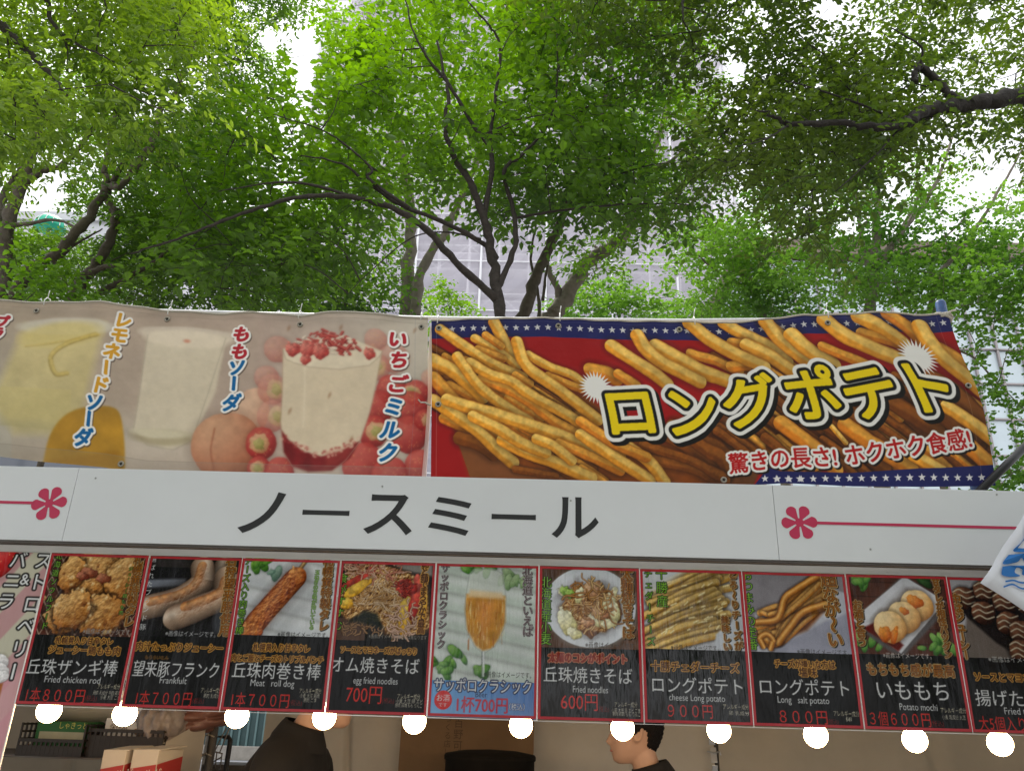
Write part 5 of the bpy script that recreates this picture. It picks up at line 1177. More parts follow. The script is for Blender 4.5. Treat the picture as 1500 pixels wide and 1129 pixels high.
for k in range(2):
    T = glyph('保存箱')*.024; V = np.stack([T[..., 0]*.95+xB0+.05+k*.105, np.full(T.shape[:2], 3.3992), T[..., 1]+zs+.098], -1).reshape(-1, 3); link('print', np_mesh('print', V, np.arange(len(V)).reshape(-1, 3)), MT['faded_ink'], t)
simple_box('long_carton', 'grey white long carton lying tilted behind the second bulb', 'carton', tuple(zw(180, 1040, 3.58)), (.30, .12, .13), MT['cloth'], R(10), R(28))
simple_box('flat_carton', 'small open white carton tilted above the grey plastic bag', 'carton', tuple(zw(224, 1044, 3.5)), (.15, .09, .055), MT['white_paint'], R(-12), R(25), .002)
def lump(name, label, cat, c, r, m, seed, amp=.25, part='bag'):
    bm_ = bmesh.new(); bmesh.ops.create_icosphere(bm_, subdivisions=5, radius=1); rg_ = np.random.default_rng(seed); K = rg_.normal(size=(14, 3))*3.2; ph = rg_.uniform(0, 6, 14)
    for v in bm_.verts:
        p_ = np.array(v.co); s_ = sum(abs(math.sin(K[k] @ p_+ph[k]))**.7/(1+k*.25) for k in range(14))/6
        v.co = Vector((c[0]+p_[0]*r[0]*(1-amp+amp*2*s_), c[1]+p_[1]*r[1]*(1-amp+amp*2*s_), c[2]+p_[2]*r[2]*(1-amp+amp*2*s_)))
    me_ = bpy.data.meshes.new(part); bm_.to_mesh(me_); bm_.free(); t_ = thing(name, label, cat, (c[0], c[1], c[2]-r[2])); link(part, me_, m, t_, True); return t_
lump('plastic_bag', 'crumpled grey plastic bag on the rack below the small open carton', 'bag', zw(240, 1058, 3.46), (.075, .09, .075), MT['poly_bag'], 3, .45)
lump('food_bag', 'crumpled clear bag of reddish food at the right end of the rack', 'bag', zw(280, 1046, 3.55), (.125, .1, .06), MT['meat_bag'], 4, .4)
lump('onion', 'small golden onion lying between the white box and the grey bag', 'onion', zw(203, 1071, 3.42), (.022, .022, .020), MT['onion'], 5, .1, 'bulb')
lump('black_bag', 'black bag slumped on the rack above the two red labelled cartons', 'bag', zw(222, 1082, 3.52), (.12, .08, .026), MT['black'], 6, .12)
bk = thing('wire_basket', 'small black wire basket behind the reddish food bag', 'basket', tuple(zw(252, 1040, 3.66)))
o = MB(); q = zw(252, 1036, 3.66)
for k in range(9): o.tube([(q[0]-.09+k*.022, 3.66, q[2]-.04), (q[0]-.09+k*.022, 3.66, q[2]+.04)], .003, 6)
for k in range(4): o.tube([(q[0]-.095, 3.66, q[2]-.035+k*.025), (q[0]+.095, 3.66, q[2]-.035+k*.025)], .003, 6)
o.build('wire_side', MT['black'], bk)
# two cartons with red labels on a low table
tb = thing('side_table', 'plain low table under the two red labelled cartons', 'table', (zw(210, 1129, 3.1)[0], 3.1, 0))
zt = zw(200, 1095, 3.05)[2]-.235; tx = zw(215, 1129, 3.05)[0]
MB().box((tx, 3.1, zt-.012), (.7, .45, .024)).build('table_top', MT['white_paint'], tb, bevel=.003)
for sx_ in (-.31, .31):
    for sy_ in (-.19, .19): MB().box((tx+sx_, 3.1+sy_, (zt-.024)/2), (.03, .03, zt-.024)).build('leg', MT['steel'], tb)
for k, (pa, pb, lbl, rz) in enumerate(((151, 196, 'left pale carton with a red lettered label on the low table', R(-4)), (196, 247, 'right pale carton with a red lettered label on the low table', R(-9)))):
    A, B = zw(pa, 1095, 3.02), zw(pb-10, 1095, 3.02); wd = B[0]-A[0]
    t = thing('drink_carton', lbl, 'carton', ((A[0]+B[0])/2, 3.1, zt), 'red labelled cartons'); h = .228+k*.004; cx_, cy__ = (A[0]+B[0])/2+.008, 3.1
    Mr = Matrix.Translation((cx_, cy__, 0)) @ Matrix.Rotation(rz, 4, 'Z'); dpt = .16
    def tr(mb): mb.v = [tuple(Mr @ Vector(v)) for v in mb.v]; return mb
    tr(MB().box((0, 0, zt+h/2), (wd, dpt, h))).build('body', MT['carton'], t, bevel=.003)
    tr(MB().box((.004, .003, zt+h+.0035), (wd*1.06, dpt*1.05, .004), M=Matrix.Rotation(R(3), 4, 'X') @ Matrix.Rotation(R(-2), 4, 'Y'))).build('lid_flap', MT['carton'], t)
    y_ = -dpt/2-.001; zl = zt+h
    tr(MB().add([(-wd/2+.001, y_, zt+.01), (wd/2-.001, y_, zt+.01), (wd/2-.001, y_, zl-.044), (-wd/2+.001, y_, zl-.060)], [(0, 1, 2, 3)])).build('red_label', MT['carton_red'], t)
    xr_ = wd/2+.001
    tr(MB().add([(xr_, -dpt/2+.002, zt+.01), (xr_, dpt/2-.002, zt+.01), (xr_, dpt/2-.002, zl-.024), (xr_, -dpt/2+.002, zl-.044)], [(0, 1, 2, 3)])).build('red_label', MT['carton_red'], t)
    T = glyph('ミルド')*.040; V = np.array([tuple(Mr @ Vector((p_[0]*.85-wd/2+.02, y_-.0006, p_[1]+zl-.098+.12*p_[0]))) for p_ in T.reshape(-1, 2)]); link('lettering', np_mesh('lettering', V, np.arange(len(V)).reshape(-1, 3)), MT['carton'], t)
# black frame (folding trolley handle) and small wire holder seen through the open bay
q = zw(338, 1079, 3.9); t = thing('trolley', 'black metal trolley handle standing in the open bay', 'trolley', (q[0], 3.9, 0)); o = MB()
xl_, xr_ = zw(314, 1079, 3.9)[0], q[0]
o.tube([(xl_, 3.9, .1), (xl_, 3.9, q[2]), (xr_-.01, 3.9, q[2]), (xr_, 3.9, q[2]-.012), (xr_-.006, 3.9, .1)], .011, 10); o.build('handle', MT['black'], t, True)
MB().box(((xl_+xr_)/2+.1, 3.98, .115), (.55, .4, .03)).build('deck', MT['black'], t, bevel=.004)
for sx_ in (-.12, .32):
    for y_ in (3.84, 4.12):
        o = MB(); o.lathe((0, 0, 0), [(.02, -.015), (.05, -.012), (.05, .012), (.02, .015)], 16); o.v = [(x__+(xl_+xr_)/2+sx_, z__+y_, y__+.05) for x__, y__, z__ in o.v]; o.build('wheel', MT['black'], t, True)
bxx = zw(352, 1118, 4.1); simple_box('dark_bin', 'dark box standing in the open bay behind the trolley', 'box', (bxx[0]+.03, 4.12, bxx[2]/2), (.34, .25, bxx[2]), MT['dark_trim'])
q = zw(316, 1112, 3.62); t = thing('wire_holder', 'small grey wire holder hooked on the inner pole', 'holder', tuple(q)); o = MB()
for dx, dz, dx2, dz2 in ((-.012,.03,.022,.022),(.022,.022,.02,-.035),(.02,-.035,-.018,-.035),(-.018,-.035,-.012,.03),(0,.026,.0,-.035),(.022,.01,-.015,-.01),(-.01,.03,.02,.12),(.012,.028,.034,.12)): o.tube([(q[0]+dx, 3.62, q[2]+dz), (q[0]+dx2, 3.63, q[2]+dz2)], .0028, 6)
o.build('wire', MT['wire'], t)
q = zw(1047, 1090, 4.1); t = thing('metal_strap', 'shiny metal strap with a hook hanging below the cheese potato poster', 'strap', (q[0], 4.15, 1.2)); o = MB()
for k in range(5): o.box((q[0]+.002*k, 4.15-.006*(k % 2), q[2]+.03-.075*k), (.030-.002*k, .006, .066), M=Matrix.Rotation(R(14*(-1)**k), 4, 'X'))
o.build('band', MT['strap'], t, bevel=.002); o = MB(); o.tube([(q[0]-.028, 4.14, q[2]-.03), (q[0], 4.13, q[2]-.036), (q[0]+.03, 4.14, q[2]-.03), (q[0]+.034, 4.14, q[2]-.045)], .004, 6); o.tube([(q[0]-.01, 4.15, q[2]+.04), (q[0]-.01, 4.17, 2.16)], .003, 6); o.build('hook', MT['strap'], t)

# ---------------------------------------------------------------- vendors
def head_grid(n=52, m=72, off=0.0, hair=None, seed=0):
    zs = [0,.06,.12,.2,.3,.4,.5,.58,.7,.8,.88,.95,1]; xf = [.062,.078,.083,.086,.084,.082,.080,.089,.086,.076,.058,.034,.0]
    xb = [.0,-.03,-.052,-.068,-.083,-.094,-.101,-.104,-.102,-.09,-.07,-.042,-.0]; wd = [.022,.038,.048,.057,.064,.069,.073,.075,.075,.068,.055,.034,.0]
    r = np.random.default_rng(seed); nz_ = r.normal(size=(400, 3)); V = []
    for i in range(n+1):
        z = .004+.992*(1-math.cos(math.pi*i/n))/2; f, b, w_ = np.interp(z, zs, xf), np.interp(z, zs, xb), np.interp(z, zs, wd)
        if i in (0, n): w_ *= .25
        for j in range(m):
            a = 2*math.pi*j/m; c, s_ = math.cos(a), math.sin(a); cx_ = (f+b)/2
            x = cx_+(f-cx_)*(abs(c)**.85)*(1 if c > 0 else -1); y = w_*(abs(s_)**.9)*(1 if s_ > 0 else -1)
            if c > 0:
                g = lambda zz, dz, yy, dy: math.exp(-((z-zz)/dz)**2-((abs(y)-yy)/dy)**2)
                x += .024*g(.335, .055, 0, .013)+.013*g(.43, .08, 0, .010)+.006*g(.225, .022, 0, .022)+.006*g(.165, .022, 0, .018)-.004*g(.195, .010, 0, .024)+.006*g(.06, .06, 0, .02)-.011*g(.49, .05, .031, .016)+.004*g(.57, .03, .03, .025)
            if hair is not None:
                th = math.degrees(abs(math.atan2(math.sin(a), math.cos(a))))   # 0 front, 180 back
                line = np.interp(th, [0, 40, 62, 76, 84, 100, 112, 125, 180], [.80, .76, .72, .50, .40, .52, .46, .24, .13]); k = np.clip((z-line)/.045, -1, 1)
                jag = abs(math.sin(j*2.9+i*1.1))*.5+abs(math.sin(j*1.3-i*2.3))*.5
                d = (off*(.55+.75*jag)*(1+.5*max(0, z-.6)) if k > 0 else -.006); L = math.hypot(x-cx_, y)+1e-6; q = (z-.45)
                x += (x-cx_)/L*d; y += y/L*d; zz = z+ (max(0, q)*d*4.2 if k > 0 else 0)
            else: zz = z
            V.append((x, y, zz*.235-.1175))
    F = [(i*m+j, i*m+(j+1) % m, (i+1)*m+(j+1) % m, (i+1)*m+j) for i in range(n) for j in range(m)]+[tuple(range(m-1, -1, -1)), tuple(range(n*m, (n+1)*m))]
    return V, F
def skin_graph(J, E_, root=0, sub=2):
    me = bpy.data.meshes.new('g'); me.from_pydata([j[0] for j in J], E_, []); o = bpy.data.objects.new('g', me); COL.objects.link(o)
    sm = o.modifiers.new('s', 'SKIN'); sm.use_smooth_shade = True
    for k, j in enumerate(J):
        d = me.skin_vertices[0].data[k]; d.radius = j[1] if isinstance(j[1], tuple) else (j[1], j[1]); d.use_root = (k == root)
    sb = o.modifiers.new('u', 'SUBSURF'); sb.levels = sub; sb.render_levels = sub
    bpy.context.view_layer.update(); r = bpy.data.meshes.new_from_object(o.evaluated_get(bpy.context.evaluated_depsgraph_get()))
    V = [tuple(v.co) for v in r.vertices]; F = [tuple(p.vertices) for p in r.polygons]; bpy.data.objects.remove(o); return V, F
def remesh(mb, vox):
    me = bpy.data.meshes.new('g'); me.from_pydata(mb.v, [], mb.f); o = bpy.data.objects.new('g', me); COL.objects.link(o)
    m = o.modifiers.new('r', 'REMESH'); m.mode = 'VOXEL'; m.voxel_size = vox; s_ = o.modifiers.new('s', 'SMOOTH'); s_.factor = .5; s_.iterations = 2
    bpy.context.view_layer.update(); r = bpy.data.meshes.new_from_object(o.evaluated_get(bpy.context.evaluated_depsgraph_get())); bpy.data.objects.remove(o); return r
def person(label, head_at, face, H, lean, nod=0, seed=0, hairoff=.012):
    k = H/1.72; Lx = lean
    nb = Vector((Lx*.82, 0, 1.44)); hc = Vector((Lx+.055, 0, 1.605-max(0, lean)*.12))
    R_ = Matrix.Rotation(face, 4, 'Z'); base = Vector((head_at[0], head_at[1], 0))-(R_ @ Vector((hc.x*k, 0, 0)))
    T = Matrix.Translation(base) @ R_ @ Matrix.Scale(k, 4); dz = head_at[2]-hc.z*k      # spare height is taken up in the torso
    def W_(p): 
        q = T @ Vector(p); f = min(1, max(0, (p[2]-.95)/.5)); q.z += dz*f; return q
    root = thing('person', label, 'person', (base.x, base.y, 0)); fwd = .06
    J = [((0,0,.93),(.13,.10)),((0,0,1.06),(.12,.095)),((Lx*.35,0,1.2),(.14,.105)),((Lx*.7,0,1.33),(.13,.10)),(tuple(nb),(.053,.053)),((Lx*.95+.02,0,1.51),(.054,.054)),((hc.x-.015,0,hc.z-.03),(.056,.056))]
    E_ = [(0,1),(1,2),(2,3),(3,4),(4,5),(5,6)]
    def add(p, r, par): J.append((p, r)); E_.append((par, len(J)-1)); return len(J)-1
    arms = {}
    for s_ in (1, -1):
        a = add((Lx*.75, .12*s_, 1.36), .048, 3); a = add((Lx*.75-.005, .185*s_, 1.35), .050, a); b = add((Lx*.8+.02, .225*s_, 1.08), .042, a); c = add((Lx*.8+.20, .20*s_, .96), .034, b); h = add((Lx*.8+.27, .185*s_, .94), .024, c); p = add((Lx*.8+.32, .178*s_, .93), (.036, .017), h)
        for q, ln in ((-.03, .068), (-.010, .080), (.010, .075), (.028, .058)):
            f1 = add((Lx*.8+.345, (.178)*s_+q, .925), .0095, p); f2 = add((Lx*.8+.345+ln*.5, .178*s_+q*1.1, .915), .0088, f1); f3 = add((Lx*.8+.345+ln*.85, .178*s_+q*1.15, .893), .0078, f2)
        t1 = add((Lx*.8+.30, .178*s_-.035*s_, .925), .011, h); add((Lx*.8+.335, .178*s_-.06*s_, .912), .0095, t1)
        l = add((0, .095*s_, .86), .088, 0); kn = add((.015, .10*s_, .48), .056, l); an = add((-.01, .10*s_, .09), .038, kn); ft = add((.12, .105*s_, .035), (.036, .030), an)
    V, F = skin_graph(J, E_); mb = MB(); mb.add([W_(p) for p in V], F)
    Rn = Matrix.Rotation(nod, 4, 'Y'); hp = lambda p: W_(hc)+ (R_ @ (Rn @ Vector(p)))*k
    V, F = head_grid(); mb.add([hp(p) for p in V], F)
    for s_ in (1, -1):   # ears: a cupped shell on each side
        V = []; F = []; n = 16
        for i in range(n):
            a = 2*math.pi*i/n; V += [(-.010+.017*math.cos(a)-.004*math.sin(a), s_*(.066), -.012+.031*math.sin(a)), (-.014+.020*math.cos(a)-.004*math.sin(a), s_*(.083+.006*math.cos(a+2.6)), -.010+.034*math.sin(a)), (-.012+.011*math.cos(a), s_*.077, -.010+.022*math.sin(a))]
        for i in range(n):
            a, b = 3*i, 3*((i+1) % n); F += [(a, b, b+1, a+1), (a+1, b+1, b+2, a+2)]
        F += [tuple(3*i for i in range(n)), tuple(3*i+2 for i in range(n))]; mb.add([hp(p) for p in V], F)
    body = remesh(mb, .0055); link('body', body, MT['skin'], root, True)
    V, F = head_grid(64, 96, hairoff, True, seed); mb = MB(); mb.add([hp(p) for p in V], F); mb.build('hair', MT['hair'], root, True)
    for s_ in (1, -1):
        mb = MB(); mb.lathe((0, 0, 0), [(.0005, -.011)]+[(.011*math.sin(a), -.011*math.cos(a)) for a in np.linspace(.3, 2.84, 8)]+[(.0005, .011)], 14); mb.v = [hp((v[0]+.070, v[1]+.031*s_, v[2]-.002)) for v in mb.v]; e = mb.build('eye', MT['eye'], root, True)
        mb = MB(); mb.lathe((0, 0, 0), [(.0005, 0), (.0055, -.0008), (.0005, -.0016)], 12); mb.v = [hp((.0818-v[2], v[0]+.031*s_, v[1]-.002)) for v in mb.v]; mb.build('iris', MT['iris'], e, True)
        mb = MB(); mb.tube([hp((.084, .014*s_, .020)), hp((.087, .03*s_, .025)), hp((.076, .048*s_, .019))], [.002, .0032, .0012], 6); mb.build('eyebrow', MT['hair'], root, True)
    mb = MB(); mb.tube([hp((.079, -.022, -.071)), hp((.0895, -.008, -.0695)), hp((.0895, .008, -.0695)), hp((.079, .022, -.071))], [.0015, .0042, .0042, .0015], 8); mb.build('lips', MT['lip'], root, True)
    J = [((0,0,.90),(.155,.125)),((0,0,1.06),(.15,.12)),((Lx*.35-.01,0,1.2),(.165,.13)),((Lx*.7-.01,0,1.33),(.15,.118)),((nb.x-.012,0,nb.z-.012),(.095,.090)),((nb.x+.000,0,nb.z+.034),(.073,.071))]; E_ = [(0,1),(1,2),(2,3),(3,4),(4,5)]
    for s_ in (1, -1):
        a = add((Lx*.75-.005, .12*s_, 1.372), .085, 3); a = add((Lx*.75-.01, .19*s_, 1.355), .078, a); a = add((Lx*.78+.005, .215*s_, 1.22), .066, a); add((Lx*.8+.01, .222*s_, 1.13), .062, a)
    V, F = skin_graph(J, E_); mb = MB(); mb.add([W_(p) for p in V], F); ts = mb.build('t_shirt', MT['shirt'], root, True)
    mb = MB(); n = 32; V = []
    for r_, z_, dx in ((.060, .040, .004), (.066, .043, .003), (.074, .032, .000), (.084, .014, -.004), (.094, -.006, -.008), (.100, -.030, -.010)):
        for k_ in range(n): a = 2*math.pi*k_/n; V.append(W_((nb.x+dx+r_*math.cos(a)*.98, r_*math.sin(a)*(1+.35*max(0, (r_-.08)/.06)), nb.z+z_-.020*math.cos(a))))
    mb.add(V, [(i*n+k_, i*n+(k_+1) % n, (i+1)*n+(k_+1) % n, (i+1)*n+k_) for i in range(5) for k_ in range(n)]); mb.build('collar', MT['shirt'], ts, True)
    J = [((0,0,.98),(.150,.122)),((0,0,.90),(.155,.128))]; E_ = [(0,1)]
    for s_ in (1, -1):
        a = add((0, .095*s_, .82), .105, 1); a = add((.015, .10*s_, .48), .078, a); add((-.005, .10*s_, .10), .066, a)
    V, F = skin_graph(J, E_); mb = MB(); mb.add([W_(p) for p in V], F); mb.build('trousers', MT['trousers'], root, True)
    for s_ in (1, -1):
        J = [((-.04, .10*s_, .045), (.044, .044)), ((.05, .102*s_, .045), (.046, .042)), ((.15, .107*s_, .034), (.042, .032))]; V, F = skin_graph(J, [(0,1),(1,2)], sub=1); mb = MB(); mb.add([W_((p[0], p[1], max(p[2], .002))) for p in V], F); mb.build('shoe', MT['shoe'], root, True)
    return root
person('person in a black t-shirt facing right, head hidden behind the posters', at(482, 1012, 3.15), R(-8), 1.80, .14, 0, 1)
person('person with short black hair in profile facing left, face behind a bulb', at(927, 1068, 3.3), R(176), 1.68, .03, R(4), 2, .016)
q0 = at(718, 1102, 3.75); pr = (at(786, 1102, 3.75)[0]-at(652, 1102, 3.75)[0])/2
t = thing('cooking_table', 'steel work table under the black cooking pot', 'table', (q0[0], 3.75, 0))
MB().box((q0[0], 3.75, .86), (.9, .5, .03)).build('table_top', MT['steel'], t, bevel=.003)
for sx_ in (-.41, .41):
    for sy_ in (-.21, .21): MB().box((q0[0]+sx_, 3.75+sy_, .4225), (.03, .03, .845)).build('leg', MT['steel'], t)
t = thing('cooking_pot', 'tall black cooking pot in front of the cardboard sheet', 'pot', (q0[0], 3.75, .875)); hgt = q0[2]-.875
MT['soot'] = mat('soot', (.012, .010, .008), .9, noise=.5, nscale=20, spec=.15)
MB().lathe((q0[0], 3.75, .875), [(pr*.94, 0), (pr*.97, .02), (pr*.97, hgt-.03), (pr*1.0, hgt-.026), (pr*1.0, hgt-.012)], 36).build('body', MT['soot'], t, True)
lid = MB().lathe((q0[0], 3.75, .875), [(pr*1.0, hgt-.0115), (pr*.97, hgt-.004), (pr*.6, hgt+.008), (.03, hgt+.012), (.01, hgt+.013)], 36).build('lid', MT['soot'], t, True)

# ---------------------------------------------------------------- buildings beyond the trees
D_ = 46.0
xl, xr = at(452, 150, D_)[0], at(1084, 320, D_)[0]; HT = 78.0; dp = 22
tw = thing('scaffolded_tower', 'tall tower wrapped in pale lilac scaffold netting behind the trees', 'building', ((xl+xr)/2, D_+dp/2, 0))
MB().box(((xl+xr)/2, D_+2+dp/2, HT/2), (xr-xl-3, dp, HT)).build('wall', MT['tower_wall'], tw)
o = MB(); nb_ = 9; fl = 3.6
for k in range(1, 21):
    for i in range(nb_): xx = xl+2.4+(xr-xl-4.8)*(i+.5)/nb_; o.box((xx, D_+1.99, k*fl+.4), ((xr-xl-6)/nb_*.62, .06, 1.7))
o.build('window', MT['tower_glass'], tw)
o = MB()
for k in range(1, 22): o.box(((xl+xr)/2, D_+1.90, k*fl-1.1), (xr-xl-2.6, .3, .35))
o.build('floor_band', MT['concrete'], tw)
o = MB(); nx = 15
for i in range(nx+1):
    xx = xl+.2+(xr-xl-.4)*i/nx
    for yy in (D_+.35, D_+1.35): o.tube([(xx, yy, 0), (xx, yy, HT)], .045, 6)
for k in range(1, 44):
    z = k*1.8
    for yy in (D_+.35, D_+1.35): o.tube([(xl+.2, yy, z), (xr-.2, yy, z)], .04, 6)
    if k % 2 == 0: o.box(((xl+xr)/2, D_+.85, z-.05), (xr-xl-.4, .8, .05))
for i in range(nx):
    xa = xl+.2+(xr-xl-.4)*i/nx; xb = xl+.2+(xr-xl-.4)*(i+1)/nx
    for k in range(0, 43, 2): o.tube([(xa, D_+.32, k*1.8), (xb, D_+.32, k*1.8+1.8)] if (i+k//2) % 2 else [(xb, D_+.32, k*1.8), (xa, D_+.32, k*1.8+1.8)], .028, 5)
o.build('scaffold_frame', MT['pipe'], tw)
o = MB()
for i in range(8):
    xx = xl+.15+(xr-xl-.3)*i/7; o.tube([(xx, D_-.02, 0), (xx, D_-.02, HT)], .075, 6)
for k in range(1, 22): o.tube([(xl, D_-.03, k*3.6+.4), (xr, D_-.03, k*3.6+.4)], .05, 6)
o.build('net_clamp_bar', MT['pipe'], tw)
o = MB(); ny, nz_ = 30, 86; V = []
for j in range(nz_+1):
    for i in range(ny+1):
        u = i/ny; V.append((xl+(xr-xl)*u, D_+.10+.10*math.sin(u*math.pi*15)**2*(math.sin(j*math.pi/2)**2)+.03*math.sin(i*2.1+j), HT*j/nz_))
o.add(V, [(j*(ny+1)+i, j*(ny+1)+i+1, (j+1)*(ny+1)+i+1, (j+1)*(ny+1)+i) for j in range(nz_) for i in range(ny)])
for xx in (xl, xr): o.add([(xx, D_+.1, 0), (xx, D_+dp, 0), (xx, D_+dp, HT), (xx, D_+.1, HT)], [(0, 1, 2, 3)])
o.build('scaffold_net', MT['net'], tw)
lx0, lx1 = at(-200, 380, 36)[0], at(432, 380, 36)[0]; hz = at(200, 327, 36)[2]
lbd = thing('pale_building', 'pale grey building behind the dark trunks at the left', 'building', ((lx0+lx1)/2, 40, 0))
MB().box(((lx0+lx1)/2, 42, hz/2), (lx1-lx0, 12, hz)).build('wall', MT['pale_wall'], lbd)
MB().box(((lx0+lx1)/2, 42, hz+.25), (lx1-lx0+.4, 12.4, .5)).build('parapet', MT['pale_wall'], lbd)

for k in range(1, 4): MB().box(((lx0+lx1)/2, 35.98, k*hz/4.2+.3), (lx1-lx0-1, .08, 1.2)).build('window_strip', MT['tower_glass'], lbd)
q = at(65, 318, 34); t = thing('green_dome', 'small bright green ribbed dome glimpsed between the left trunks', 'dome', (q[0], 34.5, q[2]-.35))
o = MB(); o.lathe((q[0], 34.6, q[2]-.3), [(.75*math.cos(a), .72*math.sin(a)) for a in np.linspace(0, 1.5, 10)], 28); o.build('shell', MT['teal'], t, True)
o = MB()
for a in np.linspace(0, 2*math.pi, 15)[:-1]: o.tube([(q[0]+.765*math.cos(e)*math.cos(a), 34.6+.765*math.cos(e)*math.sin(a), q[2]-.3+.735*math.sin(e)) for e in np.linspace(0, 1.45, 8)], .022, 5)
o.build('rib', MT['white_paint'], t)
MB().tube([(q[0], 34.6, 0), (q[0], 34.6, q[2]-.3)], .12, 10).build('mast', MT['steel'], t, True)
rx0, rx1 = at(1092, 400, 38)[0], at(1720, 400, 38)[0]; hz = at(1300, 360, 38)[2]
rb = thing('glass_building', 'pale glass fronted building with a brown cornice behind the right trees', 'building', ((rx0+rx1)/2, 44, 0))
MB().box(((rx0+rx1)/2, 44.1, (hz-1)/2), (rx1-rx0, 12, hz-1)).build('curtain_wall', MT['curtain_glass'], rb)
MB().box(((rx0+rx1)/2, 43.9, hz-.35), (rx1-rx0+.6, 12.6, .9)).build('cornice', MT['brown_cornice'], rb)
o = MB(); k = 0
xx = rx0
while xx <= rx1: o.box((xx, 38.02, (hz-1)/2), (.10, .16, hz-1)); xx += 1.25
z = .8
while z < hz-1: o.box(((rx0+rx1)/2, 38.03, z), (rx1-rx0, .12, .09)); z += 1.9
o.build('mullion_grid', MT['mullion'], rb)

# ---------------------------------------------------------------- trees
def P3(t): return Vector(at(t[0], t[1], t[2]))
def leaf_mesh(P, Dv, Nv, L, Wd, tone, shape):
    """P base, Dv direction, Nv face normal, L length, Wd width: arrays -> one mesh of folded leaves"""
    n = len(P); S = np.cross(Dv, Nv); S /= np.linalg.norm(S, axis=1)[:, None]+1e-9; Nn = np.cross(S, Dv)
    L = L[:, None]; Wd = Wd[:, None]; up = Nn*Wd*.28
    a, b = shape   # where along the leaf the two widest points lie
    V = np.stack([P, P+Dv*L*a-S*Wd*.5+up, P+Dv*L*b-S*Wd*.40+up*.8, P+Dv*L-Nn*L*.10, P+Dv*L*b+S*Wd*.40+up*.8, P+Dv*L*a+S*Wd*.5+up], 1)
    i = np.arange(n)[:, None]*6; F = np.concatenate([i+np.array([[0, 3, 2, 1]]), i+np.array([[0, 5, 4, 3]])], 0)
    me = np_mesh('crown', V.reshape(-1, 3), F); at_ = me.attributes.new('leaf_tone', 'FLOAT', 'POINT'); at_.data.foreach_set('value', np.repeat(tone, 6).astype(np.float32)); return me
def inpoly(x, y, P):
    r = False; n = len(P)
    for i in range(n):
        (ax, ay), (bx, by) = P[i], P[(i+1) % n]
        if (ay > y) != (by > y) and x < (bx-ax)*(y-ay)/(by-ay)+ax: r = not r
    return r
